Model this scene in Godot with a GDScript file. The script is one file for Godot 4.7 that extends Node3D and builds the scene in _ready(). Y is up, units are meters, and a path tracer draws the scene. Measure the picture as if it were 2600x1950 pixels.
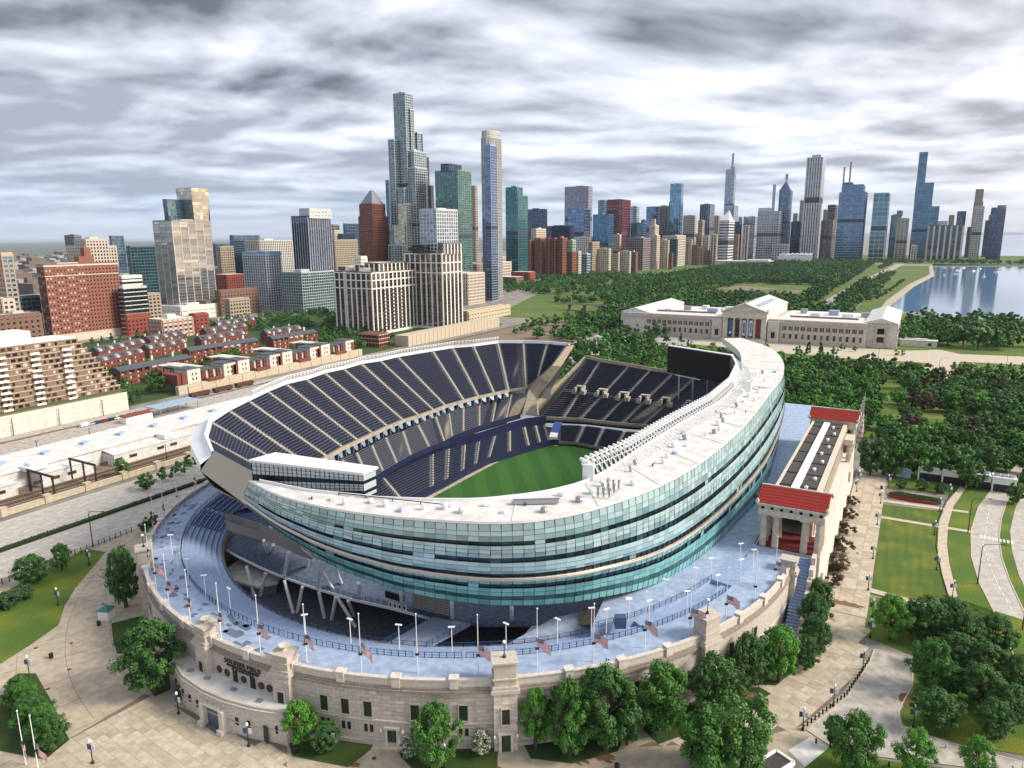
extends Node3D

# ---------------------------------------------------------------- helpers
const EYE := Vector3(0, 90, 0)

class MB:
	var v := PackedVector3Array()
	var n := PackedVector3Array()
	var c := PackedColorArray()
	var t := PackedVector2Array()
	var off := Vector3.ZERO
	var col := Color(1, 1, 1)
	func _init(o := Vector3.ZERO):
		off = o
	func tri(a: Vector3, b: Vector3, d: Vector3):
		var nn := (b - a).cross(d - a).normalized()
		v.append_array([a - off, d - off, b - off])
		n.append_array([nn, nn, nn])
		c.append_array([col, col, col])
		t.append_array([Vector2.ZERO, Vector2.ZERO, Vector2.ZERO])
	func quad(a: Vector3, b: Vector3, d: Vector3, e: Vector3):
		var nn := (d - a).cross(e - b).normalized()
		var p := a - off
		var q := d - off
		v.append_array([p, q, b - off, p, e - off, q])
		n.append_array([nn, nn, nn, nn, nn, nn])
		c.append_array([col, col, col, col, col, col])
		t.append_array([Vector2.ZERO, Vector2.ZERO, Vector2.ZERO, Vector2.ZERO, Vector2.ZERO, Vector2.ZERO])
	func quaduv(a: Vector3, b: Vector3, d: Vector3, e: Vector3, u0: float, v0: float, u1: float, v1: float):
		quad(a, b, d, e)
		var k := t.size() - 6
		t[k] = Vector2(u0, v0); t[k + 1] = Vector2(u1, v1); t[k + 2] = Vector2(u1, v0)
		t[k + 3] = Vector2(u0, v0); t[k + 4] = Vector2(u0, v1); t[k + 5] = Vector2(u1, v1)
	# box given by a base-centre point, axes and half sizes
	func obox(o: Vector3, ax: Vector3, ay: Vector3, az: Vector3):
		var p := [o - ax - ay - az, o + ax - ay - az, o + ax - ay + az, o - ax - ay + az, o - ax + ay - az, o + ax + ay - az, o + ax + ay + az, o - ax + ay + az]
		quad(p[3], p[2], p[6], p[7]); quad(p[1], p[0], p[4], p[5])
		quad(p[2], p[1], p[5], p[6]); quad(p[0], p[3], p[7], p[4])
		quad(p[7], p[6], p[5], p[4]); quad(p[0], p[1], p[2], p[3])
	func box(x: float, y: float, z: float, sx: float, sy: float, sz: float, yaw := 0.0):
		# x,y,z = centre of the bottom face
		var ca := cos(yaw)
		var sa := sin(yaw)
		obox(Vector3(x, y + sy / 2, z), Vector3(ca, 0, -sa) * sx / 2, Vector3(0, sy / 2, 0), Vector3(sa, 0, ca) * sz / 2)
	func bar(a: Vector3, b: Vector3, w: float, h: float):
		var d := (b - a)
		var up := Vector3.UP if absf(d.normalized().y) < 0.95 else Vector3.RIGHT
		var s := d.cross(up).normalized()
		var uu := s.cross(d).normalized()
		obox((a + b) / 2, d / 2, uu * h / 2, s * w / 2)
	func tube(a: Vector3, b: Vector3, r0: float, r1: float, k := 8, caps := true):
		var d := (b - a).normalized()
		var up := Vector3.UP if absf(d.y) < 0.95 else Vector3.RIGHT
		var s := d.cross(up).normalized()
		var w := s.cross(d).normalized()
		var pa := PackedVector3Array()
		var pb := PackedVector3Array()
		for i in k:
			var an := TAU * i / k
			var o := s * cos(an) + w * sin(an)
			pa.append(a + o * r0); pb.append(b + o * r1)
		for i in k:
			var j := (i + 1) % k
			quad(pa[j], pa[i], pb[i], pb[j])
			if caps:
				tri(b, pb[j], pb[i]); tri(a, pa[i], pa[j])
	# profile: array of (radius, height) turned round a vertical axis
	func lathe(o: Vector3, prof: Array, k := 10):
		for r in prof.size() - 1:
			var p: Vector2 = prof[r]
			var q: Vector2 = prof[r + 1]
			for i in k:
				var a0 := TAU * i / k
				var a1 := TAU * (i + 1) / k
				var e0 := Vector3(cos(a0), 0, sin(a0))
				var e1 := Vector3(cos(a1), 0, sin(a1))
				var A := o + e0 * p.x + Vector3(0, p.y, 0)
				var B := o + e1 * p.x + Vector3(0, p.y, 0)
				var C := o + e1 * q.x + Vector3(0, q.y, 0)
				var D := o + e0 * q.x + Vector3(0, q.y, 0)
				if q.x < 0.001:
					tri(B, A, C)
				elif p.x < 0.001:
					tri(A, D, C)
				else:
					quad(B, A, D, C)
	func prism(poly: PackedVector2Array, y0: float, y1: float, cap := true, under := false):
		var k := poly.size()
		var area := 0.0
		for i in k:
			area += poly[i].cross(poly[(i + 1) % k])
		for i in k:
			var a := poly[i]
			var b := poly[(i + 1) % k]
			if area > 0:
				var s := a; a = b; b = s
			if y1 > y0 + 0.001:
				quad(Vector3(a.x, y0, a.y), Vector3(b.x, y0, b.y), Vector3(b.x, y1, b.y), Vector3(a.x, y1, a.y))
		var ix := Geometry2D.triangulate_polygon(poly)
		for i in range(0, ix.size(), 3):
			var A := poly[ix[i]]
			var B := poly[ix[i + 1]]
			var C := poly[ix[i + 2]]
			if (B - A).cross(C - A) > 0:
				var s2 := B; B = C; C = s2
			if cap:
				tri(Vector3(A.x, y1, A.y), Vector3(B.x, y1, B.y), Vector3(C.x, y1, C.y))
			if under:
				tri(Vector3(A.x, y0, A.y), Vector3(C.x, y0, C.y), Vector3(B.x, y0, B.y))
	# closed cross-section swept along a path: prof holds (sideways, height) pairs; side = unit sideways vectors
	func ribbon(path: Array, side: Array, prof: Array, closed := true):
		for i in path.size() - 1:
			for j in prof.size() - (0 if closed else 1):
				var p: Vector2 = prof[j]
				var q: Vector2 = prof[(j + 1) % prof.size()]
				quad(path[i] + side[i] * p.x + Vector3(0, p.y, 0), path[i + 1] + side[i + 1] * p.x + Vector3(0, p.y, 0), path[i + 1] + side[i + 1] * q.x + Vector3(0, q.y, 0), path[i] + side[i] * q.x + Vector3(0, q.y, 0))
	func mesh() -> ArrayMesh:
		var a := []
		a.resize(Mesh.ARRAY_MAX)
		a[Mesh.ARRAY_VERTEX] = v
		a[Mesh.ARRAY_NORMAL] = n
		a[Mesh.ARRAY_COLOR] = c
		a[Mesh.ARRAY_TEX_UV] = t
		var m := ArrayMesh.new()
		if v.size() > 0:
			m.add_surface_from_arrays(Mesh.PRIMITIVE_TRIANGLES, a)
		return m

static func V3(a: Array) -> Array:
	var o := []
	for i in range(0, a.size(), 3): o.append(Vector3(a[i], a[i + 1], a[i + 2]))
	return o

static func V2(a: Array) -> Array:
	var o := []
	for i in range(0, a.size(), 2): o.append(Vector2(a[i], a[i + 1]))
	return o

var used := {}
var M := {}
var T := {}
var rng := RandomNumberGenerator.new()
var unit_box: ArrayMesh

func numbered(called: String) -> String:
	var k: int = used.get(called, 0)
	used[called] = k + 1
	return called if k == 0 else "%s_%03d" % [called, k]

func thing(called: String, label: String, category: String, at := Vector3.ZERO, turn := 0.0, group := "") -> Node3D:
	var o := Node3D.new()
	o.name = numbered(called)
	add_child(o, true)
	o.position = at
	o.rotation.y = turn
	tag(o, label, category, group)
	return o

func tag(o: Node, label: String, category: String, group := "", kind := ""):
	if label: o.set_meta("label", label)
	if category: o.set_meta("category", category)
	if group: o.set_meta("group", group)
	if kind: o.set_meta("kind", kind)

func part(parent: Node, called: String, mb: MB, mat: Material, kind := "") -> MeshInstance3D:
	var o := MeshInstance3D.new()
	o.name = called
	o.mesh = mb.mesh()
	o.material_override = mat
	if kind: o.set_meta("kind", kind)
	parent.add_child(o, true)
	return o

func inst(parent: Node, called: String, mesh: Mesh, mat: Material, xf: Transform3D) -> MeshInstance3D:
	var o := MeshInstance3D.new()
	o.name = called
	o.mesh = mesh
	o.material_override = mat
	o.transform = xf
	parent.add_child(o, true)
	return o

func structure(called: String, mb: MB, mat: Material) -> MeshInstance3D:
	var o := part(self, called, mb, mat, "structure")
	return o

func holder(parent: Node, called: String) -> Node3D:
	var o := Node3D.new()
	o.name = called
	parent.add_child(o, true)
	return o

func multi(parent: Node, called: String, mesh: Mesh, mat: Material, xfs: Array, cols: Array = []) -> MultiMeshInstance3D:
	var mm := MultiMesh.new()
	mm.transform_format = MultiMesh.TRANSFORM_3D
	mm.use_colors = cols.size() > 0
	mm.mesh = mesh
	mm.instance_count = xfs.size()
	for i in xfs.size():
		mm.set_instance_transform(i, xfs[i])
		if cols.size() > 0: mm.set_instance_color(i, cols[i])
	var o := MultiMeshInstance3D.new()
	o.name = called
	o.multimesh = mm
	o.material_override = mat
	o.set_meta("kind", "stuff")
	parent.add_child(o, true)
	return o

# pieces that can be told apart: the nearest ones singly, the rest joined
func pieces(parent: Node3D, called: String, mesh: Mesh, mats: Array, xfs: Array, most := 300):
	var order := []
	for i in xfs.size():
		var x: Transform3D = xfs[i]
		order.append([(parent.position + x.origin).distance_squared_to(EYE), i])
	if xfs.size() > most: order.sort_custom(func(a, b): return a[0] < b[0])
	var rest := []
	for k in order.size():
		var i: int = order[k][1]
		if k < most:
			inst(parent, called, mesh, mats[(i * 7 + i / 3) % mats.size()], xfs[i])
		else:
			rest.append(xfs[i])
	if rest.size() > 0: multi(parent, called + "_field", mesh, mats[0], rest)

func bx(o: Vector3, size: Vector3, yaw := 0.0) -> Transform3D:
	# transform of the unit box: o is the centre
	return Transform3D(Basis(Vector3.UP, yaw) * Basis.from_scale(size), o)

# ---------------------------------------------------------------- textures and materials
func noise_tex(key: String, sz: int, freq: float, oct: int, lo: float, hi: float, sd: int, kind := FastNoiseLite.TYPE_SIMPLEX_SMOOTH, power := 1.0):
	var nz := FastNoiseLite.new()
	nz.seed = sd
	nz.noise_type = kind
	nz.frequency = freq
	nz.fractal_octaves = oct
	var im := nz.get_seamless_image(sz, sz)
	im.convert(Image.FORMAT_L8)
	var d := im.get_data()
	var lut := PackedByteArray()
	lut.resize(256)
	for i in 256:
		lut[i] = clampi(int(255.0 * lerpf(lo, hi, pow(i / 255.0, power))), 0, 255)
	for i in d.size(): d[i] = lut[d[i]]
	T[key] = ImageTexture.create_from_image(Image.create_from_data(sz, sz, false, Image.FORMAT_L8, d))

func mat(key: String, hex: String, rough := 0.9, metal := 0.0, tex := "", size := 4.0, vcol := false, bump := "", bscale := 0.5) -> StandardMaterial3D:
	var m := StandardMaterial3D.new()
	m.resource_name = key
	m.albedo_color = Color(hex)
	m.roughness = rough
	m.metallic = metal
	m.vertex_color_use_as_albedo = vcol
	if tex:
		m.albedo_texture = T[tex]
		m.uv1_triplanar = true
		m.uv1_world_triplanar = true
		m.uv1_scale = Vector3.ONE / size
	if bump:
		m.heightmap_enabled = true
		m.heightmap_texture = T[bump]
		m.heightmap_scale = bscale
		if not tex:
			m.uv1_triplanar = true
			m.uv1_world_triplanar = true
			m.uv1_scale = Vector3.ONE / size
	M[key] = m
	return m

func jit(a: float) -> float:
	return rng.randf_range(-a, a)

func lin(hex: String) -> Color:
	return Color(hex).srgb_to_linear()

func make_materials():
	noise_tex("fine", 256, 0.09, 3, 0.72, 1.0, 11)
	noise_tex("blotch", 256, 0.018, 5, 0.74, 1.04, 12)
	noise_tex("stain", 512, 0.012, 6, 0.72, 1.06, 13)
	noise_tex("grass", 256, 0.05, 5, 0.5, 1.0, 14)
	noise_tex("soft", 512, 0.014, 6, 0.84, 1.02, 15)
	noise_tex("water", 512, 0.03, 4, 0.0, 1.0, 16)
	var m: StandardMaterial3D
	mat("stone", "bcb2a6", 0.9, 0.0, "stain", 9.0, true)
	mat("stone_dark", "9c9288", 0.9, 0.0, "stain", 4.0)
	mat("stone_light", "ccc2b4", 0.9, 0.0, "soft", 12.0)
	mat("white_roof", "d4d2d0", 0.75, 0.0, "soft", 33.0)
	mat("white_roof2", "dedcd8", 0.8, 0.0, "soft", 19.0)
	mat("grey_roof", "a9a7a6", 0.9, 0.0, "blotch", 9.0)
	mat("deck_blue", "9caecc", 0.8, 0.0, "soft", 18.0)
	mat("deck_dark", "5b6a83", 0.8, 0.0, "stain", 12.0)
	mat("deck_patch", "6d8299", 0.85, 0.0, "fine", 2.0)
	mat("step_blue", "8fa4c6", 0.8, 0.0, "soft", 7.0)
	mat("concrete", "b6ab99", 0.9, 0.0, "stain", 14.0)
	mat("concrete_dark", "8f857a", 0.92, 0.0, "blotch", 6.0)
	mat("aisle", "b9b3a8", 0.9, 0.0, "blotch", 3.0)
	mat("tread", "6e727a", 0.9, 0.0, "blotch", 3.0)
	mat("seat", "17233f", 0.55, 0.0)
	mat("navy_wall", "0f1a3f", 0.6)
	mat("turf", "3c7d20", 0.95, 0.0, "grass", 7.0, true)
	mat("white_paint", "e9e9e6", 0.6)
	mat("white_metal", "dfe2e4", 0.4, 0.1)
	mat("steel", "9aa0a6", 0.4, 0.6)
	mat("dark_steel", "2b2e33", 0.5, 0.4)
	mat("black", "141518", 0.6)
	mat("screen_black", "07080c", 0.35)
	mat("silver_skin", "b9b9ba", 0.32, 0.8)
	mat("rail_blue", "3c5f94", 0.5, 0.2)
	mat("glass_light", "aecdd0", 0.14, 0.35, "", 1.0, true)
	mat("glass_dark", "17303a", 0.07, 0.2, "", 1.0, true)
	mat("red_tile", "a8271a", 0.75, 0.0, "fine", 1.5)
	mat("red_floor", "6a1712", 0.8, 0.0, "blotch", 5.0)
	mat("tar_roof", "4a4442", 0.95, 0.0, "blotch", 5.0)
	mat("asphalt", "b4afa7", 0.93, 0.0, "soft", 21.0)
	mat("asphalt_far", "a8a49d", 0.93, 0.0, "stain", 40.0)
	mat("lot", "b3aea6", 0.93, 0.0, "stain", 22.0)
	mat("ballast", "8a7a68", 0.95, 0.0, "fine", 2.5)
	mat("rust", "5a4436", 0.8, 0.3)
	mat("lawn", "9fae3a", 0.95, 0.0, "grass", 5.0, true)
	mat("lawn_far", "99a84e", 0.95, 0.0, "grass", 30.0, true)
	mat("lawn_dark", "5f7a34", 0.95, 0.0, "grass", 3.0, true)
	mat("slate_floor", "59616d", 0.85, 0.0, "blotch", 8.0)
	mat("mulch", "3a2e22", 0.95, 0.0, "fine", 2.0)
	mat("urban", "8d8a84", 0.95, 0.0, "stain", 120.0)
	mat("plain_far", "5c6a62", 0.95, 0.0, "stain", 600.0)
	mat("pave_joint", "6f6555", 0.95)
	for i in 4: mat("slab%d" % i, ["b8ad9a", "b2a693", "beb4a2", "aca08c"][i], 0.9, 0.0, "soft", [17.0, 19.0, 13.0, 15.0][i])
	for i in 4: mat("block%d" % i, ["c8c0b6", "cec7be", "c0b8ae", "d4cec6"][i], 0.9, 0.0, "soft", [5.0, 7.0, 6.0, 8.0][i])
	m = mat("lake", "4f7396", 0.09, 0.0, "", 9.0)
	m.metallic_specular = 0.9
	mat("brown_far", "7a6a62", 0.9, 0.0, "blotch", 30.0)
	mat("flag_red", "a3213a", 0.8)
	mat("flag_white", "e6e4e2", 0.8)
	mat("flag_blue", "27305e", 0.8)
	mat("green_door", "263a2c", 0.6)
	mat("bronze", "4a3a33", 0.6, 0.4)
	mat("letter", "2c2724", 0.6, 0.2)
	mat("lamp_green", "1f3029", 0.5, 0.3)
	mat("globe", "f2f0e6", 0.3)
	mat("bark", "4c3f34", 0.95)
	mat("win_dark", "1a1716", 0.15)
	mat("win_mid", "3a3836", 0.15)
	mat("win_light", "b9b3aa", 0.3)
	unit_box = _ubox()

func _ubox() -> ArrayMesh:
	var b := MB.new()
	b.obox(Vector3.ZERO, Vector3(0.5, 0, 0), Vector3(0, 0.5, 0), Vector3(0, 0, 0.5))
	return b.mesh()

# ---------------------------------------------------------------- sky
func make_sky() -> Image:
	var W := 3072
	var Hh := 1536
	var n1 := FastNoiseLite.new()
	n1.seed = 17; n1.frequency = 0.42; n1.fractal_octaves = 6; n1.fractal_gain = 0.55
	var n2 := FastNoiseLite.new()
	n2.seed = 21; n2.frequency = 0.09; n2.fractal_octaves = 3
	var n3 := FastNoiseLite.new()
	n3.seed = 33; n3.frequency = 1.3; n3.fractal_octaves = 4
	var data := PackedFloat32Array()
	data.resize(W * Hh * 3)
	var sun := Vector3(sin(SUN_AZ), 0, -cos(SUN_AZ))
	for j in Hh:
		var up := PI / 2 - PI * (j + 0.5) / Hh
		if j >= Hh / 2:
			for i in range(j * W * 3, (j + 1) * W * 3, 3):
				data[i] = 0.2; data[i + 1] = 0.22; data[i + 2] = 0.24
			continue
		var y := sin(up)
		var cu := cos(up)
		var deg := rad_to_deg(up)
		var hz := exp(-deg / 3.2)
		var hz2 := exp(-deg / 1.3)
		for i in W:
			# column i of a Godot panorama looks along this azimuth
			var az := TAU * (i + 0.5) / W
			var dx := sin(az) * cu
			var dz := -cos(az) * cu
			var k := 1.0 / (y + 0.1)
			var px := dx * k
			var pz := dz * k
			# streaks run across the wind, as in the photograph
			var a := px * 0.87 - pz * 0.49
			var b := -px * 0.49 - pz * 0.87
			var w := n2.get_noise_2d(px * 3.0, pz * 3.0)
			var d := n1.get_noise_2d(a * 1.9 + w * 0.9, b * 2.6 + w * 0.9)
			var e := n3.get_noise_2d(a * 1.2 + w, b * 1.7)
			var big := n2.get_noise_2d(a * 2.2 + 40.0, b * 3.4)
			# lumps of cloud with pale tops and grey flat undersides
			var d2 := n1.get_noise_2d(a * 1.9 + w * 0.9, b * 2.6 + w * 0.9 + 0.6)
			var s := 0.60 + d * 0.72 + (d2 - d) * 1.05 + big * 0.42 + e * 0.22
			s = clampf(s, 0.0, 1.12)
			var lit := clampf(0.5 + 0.5 * (dx * sun.x + dz * sun.z) / maxf(cu, 0.01), 0.0, 1.0)
			var glow := pow(lit, 3.0)
			var lum := lerpf(0.11, 0.56, s) * (0.92 + 0.75 * glow)
			var cr := lum * lerpf(0.9, 1.0, s * 0.6 + glow * 0.4)
			var cg := lum * lerpf(0.985, 1.0, s)
			var cb := lum * lerpf(1.2, 1.03, s * 0.6 + glow * 0.4)
			# band of clear, paler air above the horizon
			var br := lerpf(0.30, 0.72, glow)
			var bg := lerpf(0.42, 0.64, glow)
			var bb := lerpf(0.58, 0.54, glow)
			var q := hz * 0.85
			cr = lerpf(cr, br, q); cg = lerpf(cg, bg, q); cb = lerpf(cb, bb, q)
			q = hz2 * 0.55
			cr = lerpf(cr, 0.44, q); cg = lerpf(cg, 0.41, q); cb = lerpf(cb, 0.36, q)
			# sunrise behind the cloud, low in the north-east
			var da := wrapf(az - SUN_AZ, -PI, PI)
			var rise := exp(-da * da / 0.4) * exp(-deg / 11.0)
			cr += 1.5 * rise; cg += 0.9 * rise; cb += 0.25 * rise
			var o := (j * W + i) * 3
			data[o] = cr; data[o + 1] = cg; data[o + 2] = cb
	return Image.create_from_data(W, Hh, false, Image.FORMAT_RGBF, data.to_byte_array())

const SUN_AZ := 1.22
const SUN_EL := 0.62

func make_camera_and_light():
	var cam := Camera3D.new()
	cam.name = "camera"
	cam.fov = 56.7528
	cam.near = 1.0
	cam.far = 60000.0
	cam.transform = Transform3D(Basis(Vector3(0.871100, -0.007518, -0.491048), Vector3(-0.093591, 0.979017, -0.181017), Vector3(0.482105, 0.203642, 0.852118)), EYE)
	add_child(cam)
	cam.current = true
	var env := Environment.new()
	var sky := Sky.new()
	var sm := PanoramaSkyMaterial.new()
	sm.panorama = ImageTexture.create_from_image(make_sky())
	sky.sky_material = sm
	env.background_mode = Environment.BG_SKY
	env.sky = sky
	env.tonemap_mode = Environment.TONE_MAPPER_LINEAR
	env.tonemap_exposure = 1.9
	env.sdfgi_enabled = true
	env.ssao_enabled = true
	env.ssil_enabled = true
	env.fog_enabled = true
	env.fog_density = 0.000025
	env.fog_light_color = Color(0.80, 0.86, 0.95)
	var we := WorldEnvironment.new()
	we.name = "world_environment"
	we.environment = env
	add_child(we)
	var sun := DirectionalLight3D.new()
	sun.name = "sun"
	sun.light_energy = 0.9
	sun.light_angular_distance = 18.0
	sun.light_color = Color(1.0, 0.95, 0.88)
	sun.shadow_enabled = true
	add_child(sun)
	sun.look_at_from_position(Vector3.ZERO, -Vector3(sin(SUN_AZ) * cos(SUN_EL), sin(SUN_EL), -cos(SUN_AZ) * cos(SUN_EL)), Vector3.UP)


func rect(x0: float, z0: float, x1: float, z1: float) -> PackedVector2Array:
	return PackedVector2Array([Vector2(x0, z0), Vector2(x1, z0), Vector2(x1, z1), Vector2(x0, z1)])

func sheet(called: String, poly: PackedVector2Array, y: float, m: Material, thick := 0.0) -> MeshInstance3D:
	var b := MB.new()
	b.prism(poly, y - thick, y)
	return structure(called, b, m)

func grass_sheet(called: String, poly: PackedVector2Array, y: float, m: Material, strip := 0.0, turn := 0.0):
	# grass of uneven growth: patches of drier and greener turf
	var b := MB.new()
	var nz := FastNoiseLite.new()
	nz.seed = 77
	nz.frequency = 0.045
	nz.fractal_octaves = 3
	var lo := poly[0]
	var hi := poly[0]
	for p in poly:
		lo = Vector2(minf(lo.x, p.x), minf(lo.y, p.y)); hi = Vector2(maxf(hi.x, p.x), maxf(hi.y, p.y))
	var cell := maxf(1.2, maxf(hi.x - lo.x, hi.y - lo.y) / 60.0)
	var tone := func(p: Vector2) -> Color:
		var t := clampf(0.5 + nz.get_noise_2d(p.x * 1.4, p.y * 1.4) * 1.5, 0, 1)
		var c := Color(0.3, 0.5, 0.24).lerp(Color(0.95, 0.8, 0.45), t * t * 0.5)
		if strip > 0 and int(floor(p.rotated(turn).x / strip)) % 2: c = c * 0.8
		return c
	var x := lo.x
	while x < hi.x:
		var z := lo.y
		while z < hi.y:
			for piece in Geometry2D.intersect_polygons(poly, rect(x, z, x + cell, z + cell)):
				var n0 := b.v.size()
				b.prism(piece, y, y)
				for k in range(n0, b.v.size()): b.c[k] = tone.call(Vector2(b.v[k].x, b.v[k].z))
			z += cell
		x += cell
	structure(called, b, m)

func build_ground():
	var b := MB.new()
	# the pitch lies in a pit and the lake lower still, so the sheet is laid round both
	for q in [rect(-30000, -30000, -174, 3000), rect(-59, -950, 20, 3000), rect(20, -840, 400, 3000), rect(-59, -2300, -24, -950), rect(-174, -30000, -59, -312), rect(-174, -149, -59, 3000), rect(-59, -30000, 36, -2300), rect(36, -3100, 330, -2480), rect(400, 200, 3000, 3000)]:
		b.prism(q, -0.05, -0.05)
	structure("ground", b, M.urban)
	b = MB.new()
	b.prism(PackedVector2Array([Vector2(-2200, -2000), Vector2(-1200, -1000), Vector2(-900, -600), Vector2(-900, 1500), Vector2(-25000, 3000), Vector2(-25000, -28000), Vector2(-2600, -28000)]), 0.1, 0.1)
	structure("far_plain", b, M.plain_far)
	sheet("lake", PackedVector2Array([Vector2(-200, -5000), Vector2(-200, -700), Vector2(600, -700), Vector2(600, 500), Vector2(30000, 500), Vector2(30000, -30000), Vector2(-200, -30000)]), -1.4, M.lake)
	# shore wall and the walk beside it
	b = MB.new()
	var shore := [Vector3(-27, 0, -950), Vector3(-24, 0, -1100), Vector3(-2, 0, -1465), Vector3(33, 0, -1836), Vector3(35, 0, -2300), Vector3(330, 0, -2480)]
	for i in shore.size() - 1:
		var p: Vector3 = shore[i]
		var q: Vector3 = shore[i + 1]
		b.quad(p + Vector3(0, -1.6, 0), q + Vector3(0, -1.6, 0), q + Vector3(0, 0.4, 0), p + Vector3(0, 0.4, 0))
		b.quad(p + Vector3(0, 0.4, 0), q + Vector3(0, 0.4, 0), q + Vector3(-9, 0.4, 0), p + Vector3(-9, 0.4, 0))
	structure("shore_walk", b, M.concrete)
	grass_sheet("shore_land", PackedVector2Array([Vector2(-60, -900), Vector2(-28, -950), Vector2(-26, -1100), Vector2(-4, -1465), Vector2(30, -1836), Vector2(32, -2300), Vector2(-59, -2300)]), 0.12, M.lawn_far)
	grass_sheet("north_shore", PackedVector2Array([Vector2(-400, -2560), Vector2(100, -2440), Vector2(340, -2470), Vector2(900, -2900), Vector2(900, -3400), Vector2(-400, -3400)]), 0.3, M.lawn_far)
	grass_sheet("south_shore", PackedVector2Array([Vector2(-70, -960), Vector2(-20, -930), Vector2(15, -905), Vector2(60, -900), Vector2(110, -930), Vector2(220, -900), Vector2(420, -700), Vector2(420, -560), Vector2(-70, -600)]), 0.05, M.lawn)
	# park ground
	grass_sheet("park_ground", PackedVector2Array([Vector2(-420, -700), Vector2(-62, -700), Vector2(-62, -2400), Vector2(-620, -2200), Vector2(-740, -1500), Vector2(-520, -1000)]), 0.1, M.lawn_far)
	grass_sheet("campus_ground", PackedVector2Array([Vector2(-226, -345), Vector2(-226, -700), Vector2(60, -700), Vector2(120, -560), Vector2(120, -280), Vector2(-2, -280), Vector2(-2, -345)]), 0.02, M.lawn)
	b = MB.new()
	for q in BALLPATCH: b.prism(q, 0.2, 0.2)
	grass_sheet("ball_field", PackedVector2Array(BALLFIELD), 0.16, M.lawn_far)
	structure("ball_field_dirt", b, M.ballast)
	grass_sheet("far_lawn", PackedVector2Array([Vector2(-120, -1500), Vector2(-64, -1500), Vector2(-64, -1640), Vector2(-110, -1640)]), 0.16, M.lawn_far)
	# lake shore drive far off
	b = MB.new()
	b.prism(PackedVector2Array([Vector2(-108, -800), Vector2(-108, -1041), Vector2(-96, -1500), Vector2(-54, -2497), Vector2(-35, -2448), Vector2(-74, -1500), Vector2(-88, -1051), Vector2(-88, -800)]), 0.24, 0.24)
	structure("lake_drive", b, M.asphalt_far)
	# plaza round the arena: slabs with open joints
	sheet("plaza", PackedVector2Array([Vector2(-232, -30), Vector2(-205, -140), Vector2(-196, -150), Vector2(-108, -170), Vector2(-22, -170), Vector2(-13, -176), Vector2(-13, -300), Vector2(-3, -300), Vector2(-3, -140), Vector2(10, -60), Vector2(0, -20), Vector2(-150, -20)]), 0.0, M.slab1)
	promenade()
	paving_joints()
	var cc := PackedVector2Array()
	for i in 41:
		var p := pol(-90 + i * 4.5, 70.6, 0)
		cc.append(Vector2(p.x, p.z))
	for q in Geometry2D.intersect_polygons(cc, rect(-200, -149.5, 0, -60)): sheet("concourse_floor", q, 0.03, M.slate_floor)
	for q in [["lawn_west", LAWN_LEFT], ["lawn_strip", GREEN_STRIP], ["road_median", MEDIAN], ["lot_lawn", LAWN_LOT], ["south_lawn", LAWN_SOUTH], ["east_lawn", EAST_LAWN]]:
		grass_sheet(q[0], PackedVector2Array(q[1]), 0.05, M.lawn)
	grass_sheet("main_lawn", PackedVector2Array(LAWN_MAIN), 0.05, M.lawn, 1.4, 0.05)
	for q in [BED_A, BED_B, BED_C, BED_D, BED_E, BED_F, BED_G, BED_H]:
		grass_sheet(numbered("planted_bed"), PackedVector2Array(q), 0.08, M.lawn_dark)
	sheet("bed_apron", PackedVector2Array(APRON_C), 0.03, M.white_roof2)
	sheet("flower_bed_soil", PackedVector2Array(BED_RED), 0.06, M.lawn_dark)
	sheet("flower_soil", PackedVector2Array(FLOWERS), 0.1, M.mulch)
	sheet("parking_lot", PackedVector2Array(LOT), 0.07, M.lot)
	sheet("curved_walk", PackedVector2Array(SIDEWALK), 0.09, M.slab2)
	sheet("road", PackedVector2Array(ROAD_A), 0.04, M.asphalt)
	sheet("road_east", PackedVector2Array(ROAD_B), 0.042, M.asphalt)
	for q in [ROAD_A, LOT]:
		b = MB.new()
		for i in q.size():
			var p := Vector3(q[i].x, 0, q[i].y)
			var r := Vector3(q[(i + 1) % q.size()].x, 0, q[(i + 1) % q.size()].y)
			b.bar(p + Vector3(0, 0.07, 0), r + Vector3(0, 0.07, 0), 0.28, 0.16)
		structure(numbered("kerb"), b, M.slab2)
	b = MB.new()
	for i in ROADLINE.size() - 1:
		for k in 4:
			var p: Vector3 = ROADLINE[i].lerp(ROADLINE[i + 1], k / 4.0)
			var q: Vector3 = ROADLINE[i].lerp(ROADLINE[i + 1], (k + 0.45) / 4.0)
			b.bar(p, q, 0.16, 0.02)
	structure("lane_marking", b, M.white_paint)
	b = MB.new()
	for k in 9: b.box(24.3 + k * 0.95, 0.05, -244.5 + k * 0.1, 0.5, 0.012, 2.2)
	structure("crossing_marking", b, M.white_paint)
	# paths across the lawn
	for q in [[Vector2(-3, -246), Vector2(24, -246), Vector2(24, -248), Vector2(-3, -248)], [Vector2(-3, -262), Vector2(22, -264), Vector2(22, -266), Vector2(-3, -264.5)], [Vector2(-3.5, -190.5), Vector2(15, -188), Vector2(15, -190), Vector2(-3.5, -193)]]:
		sheet(numbered("lawn_path"), PackedVector2Array(q), 0.1, M.slab2)
	sheet("museum_forecourt", PackedVector2Array([Vector2(-160, -626), Vector2(0, -630), Vector2(14, -640), Vector2(14, -575), Vector2(-60, -570), Vector2(-160, -590)]), 0.08, M.slab2)
	sheet("museum_square", PackedVector2Array(SQUARE), 0.1, M.slab2)
	sheet("museum_drive", PackedVector2Array(DRIVE), 0.09, M.asphalt)
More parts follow.
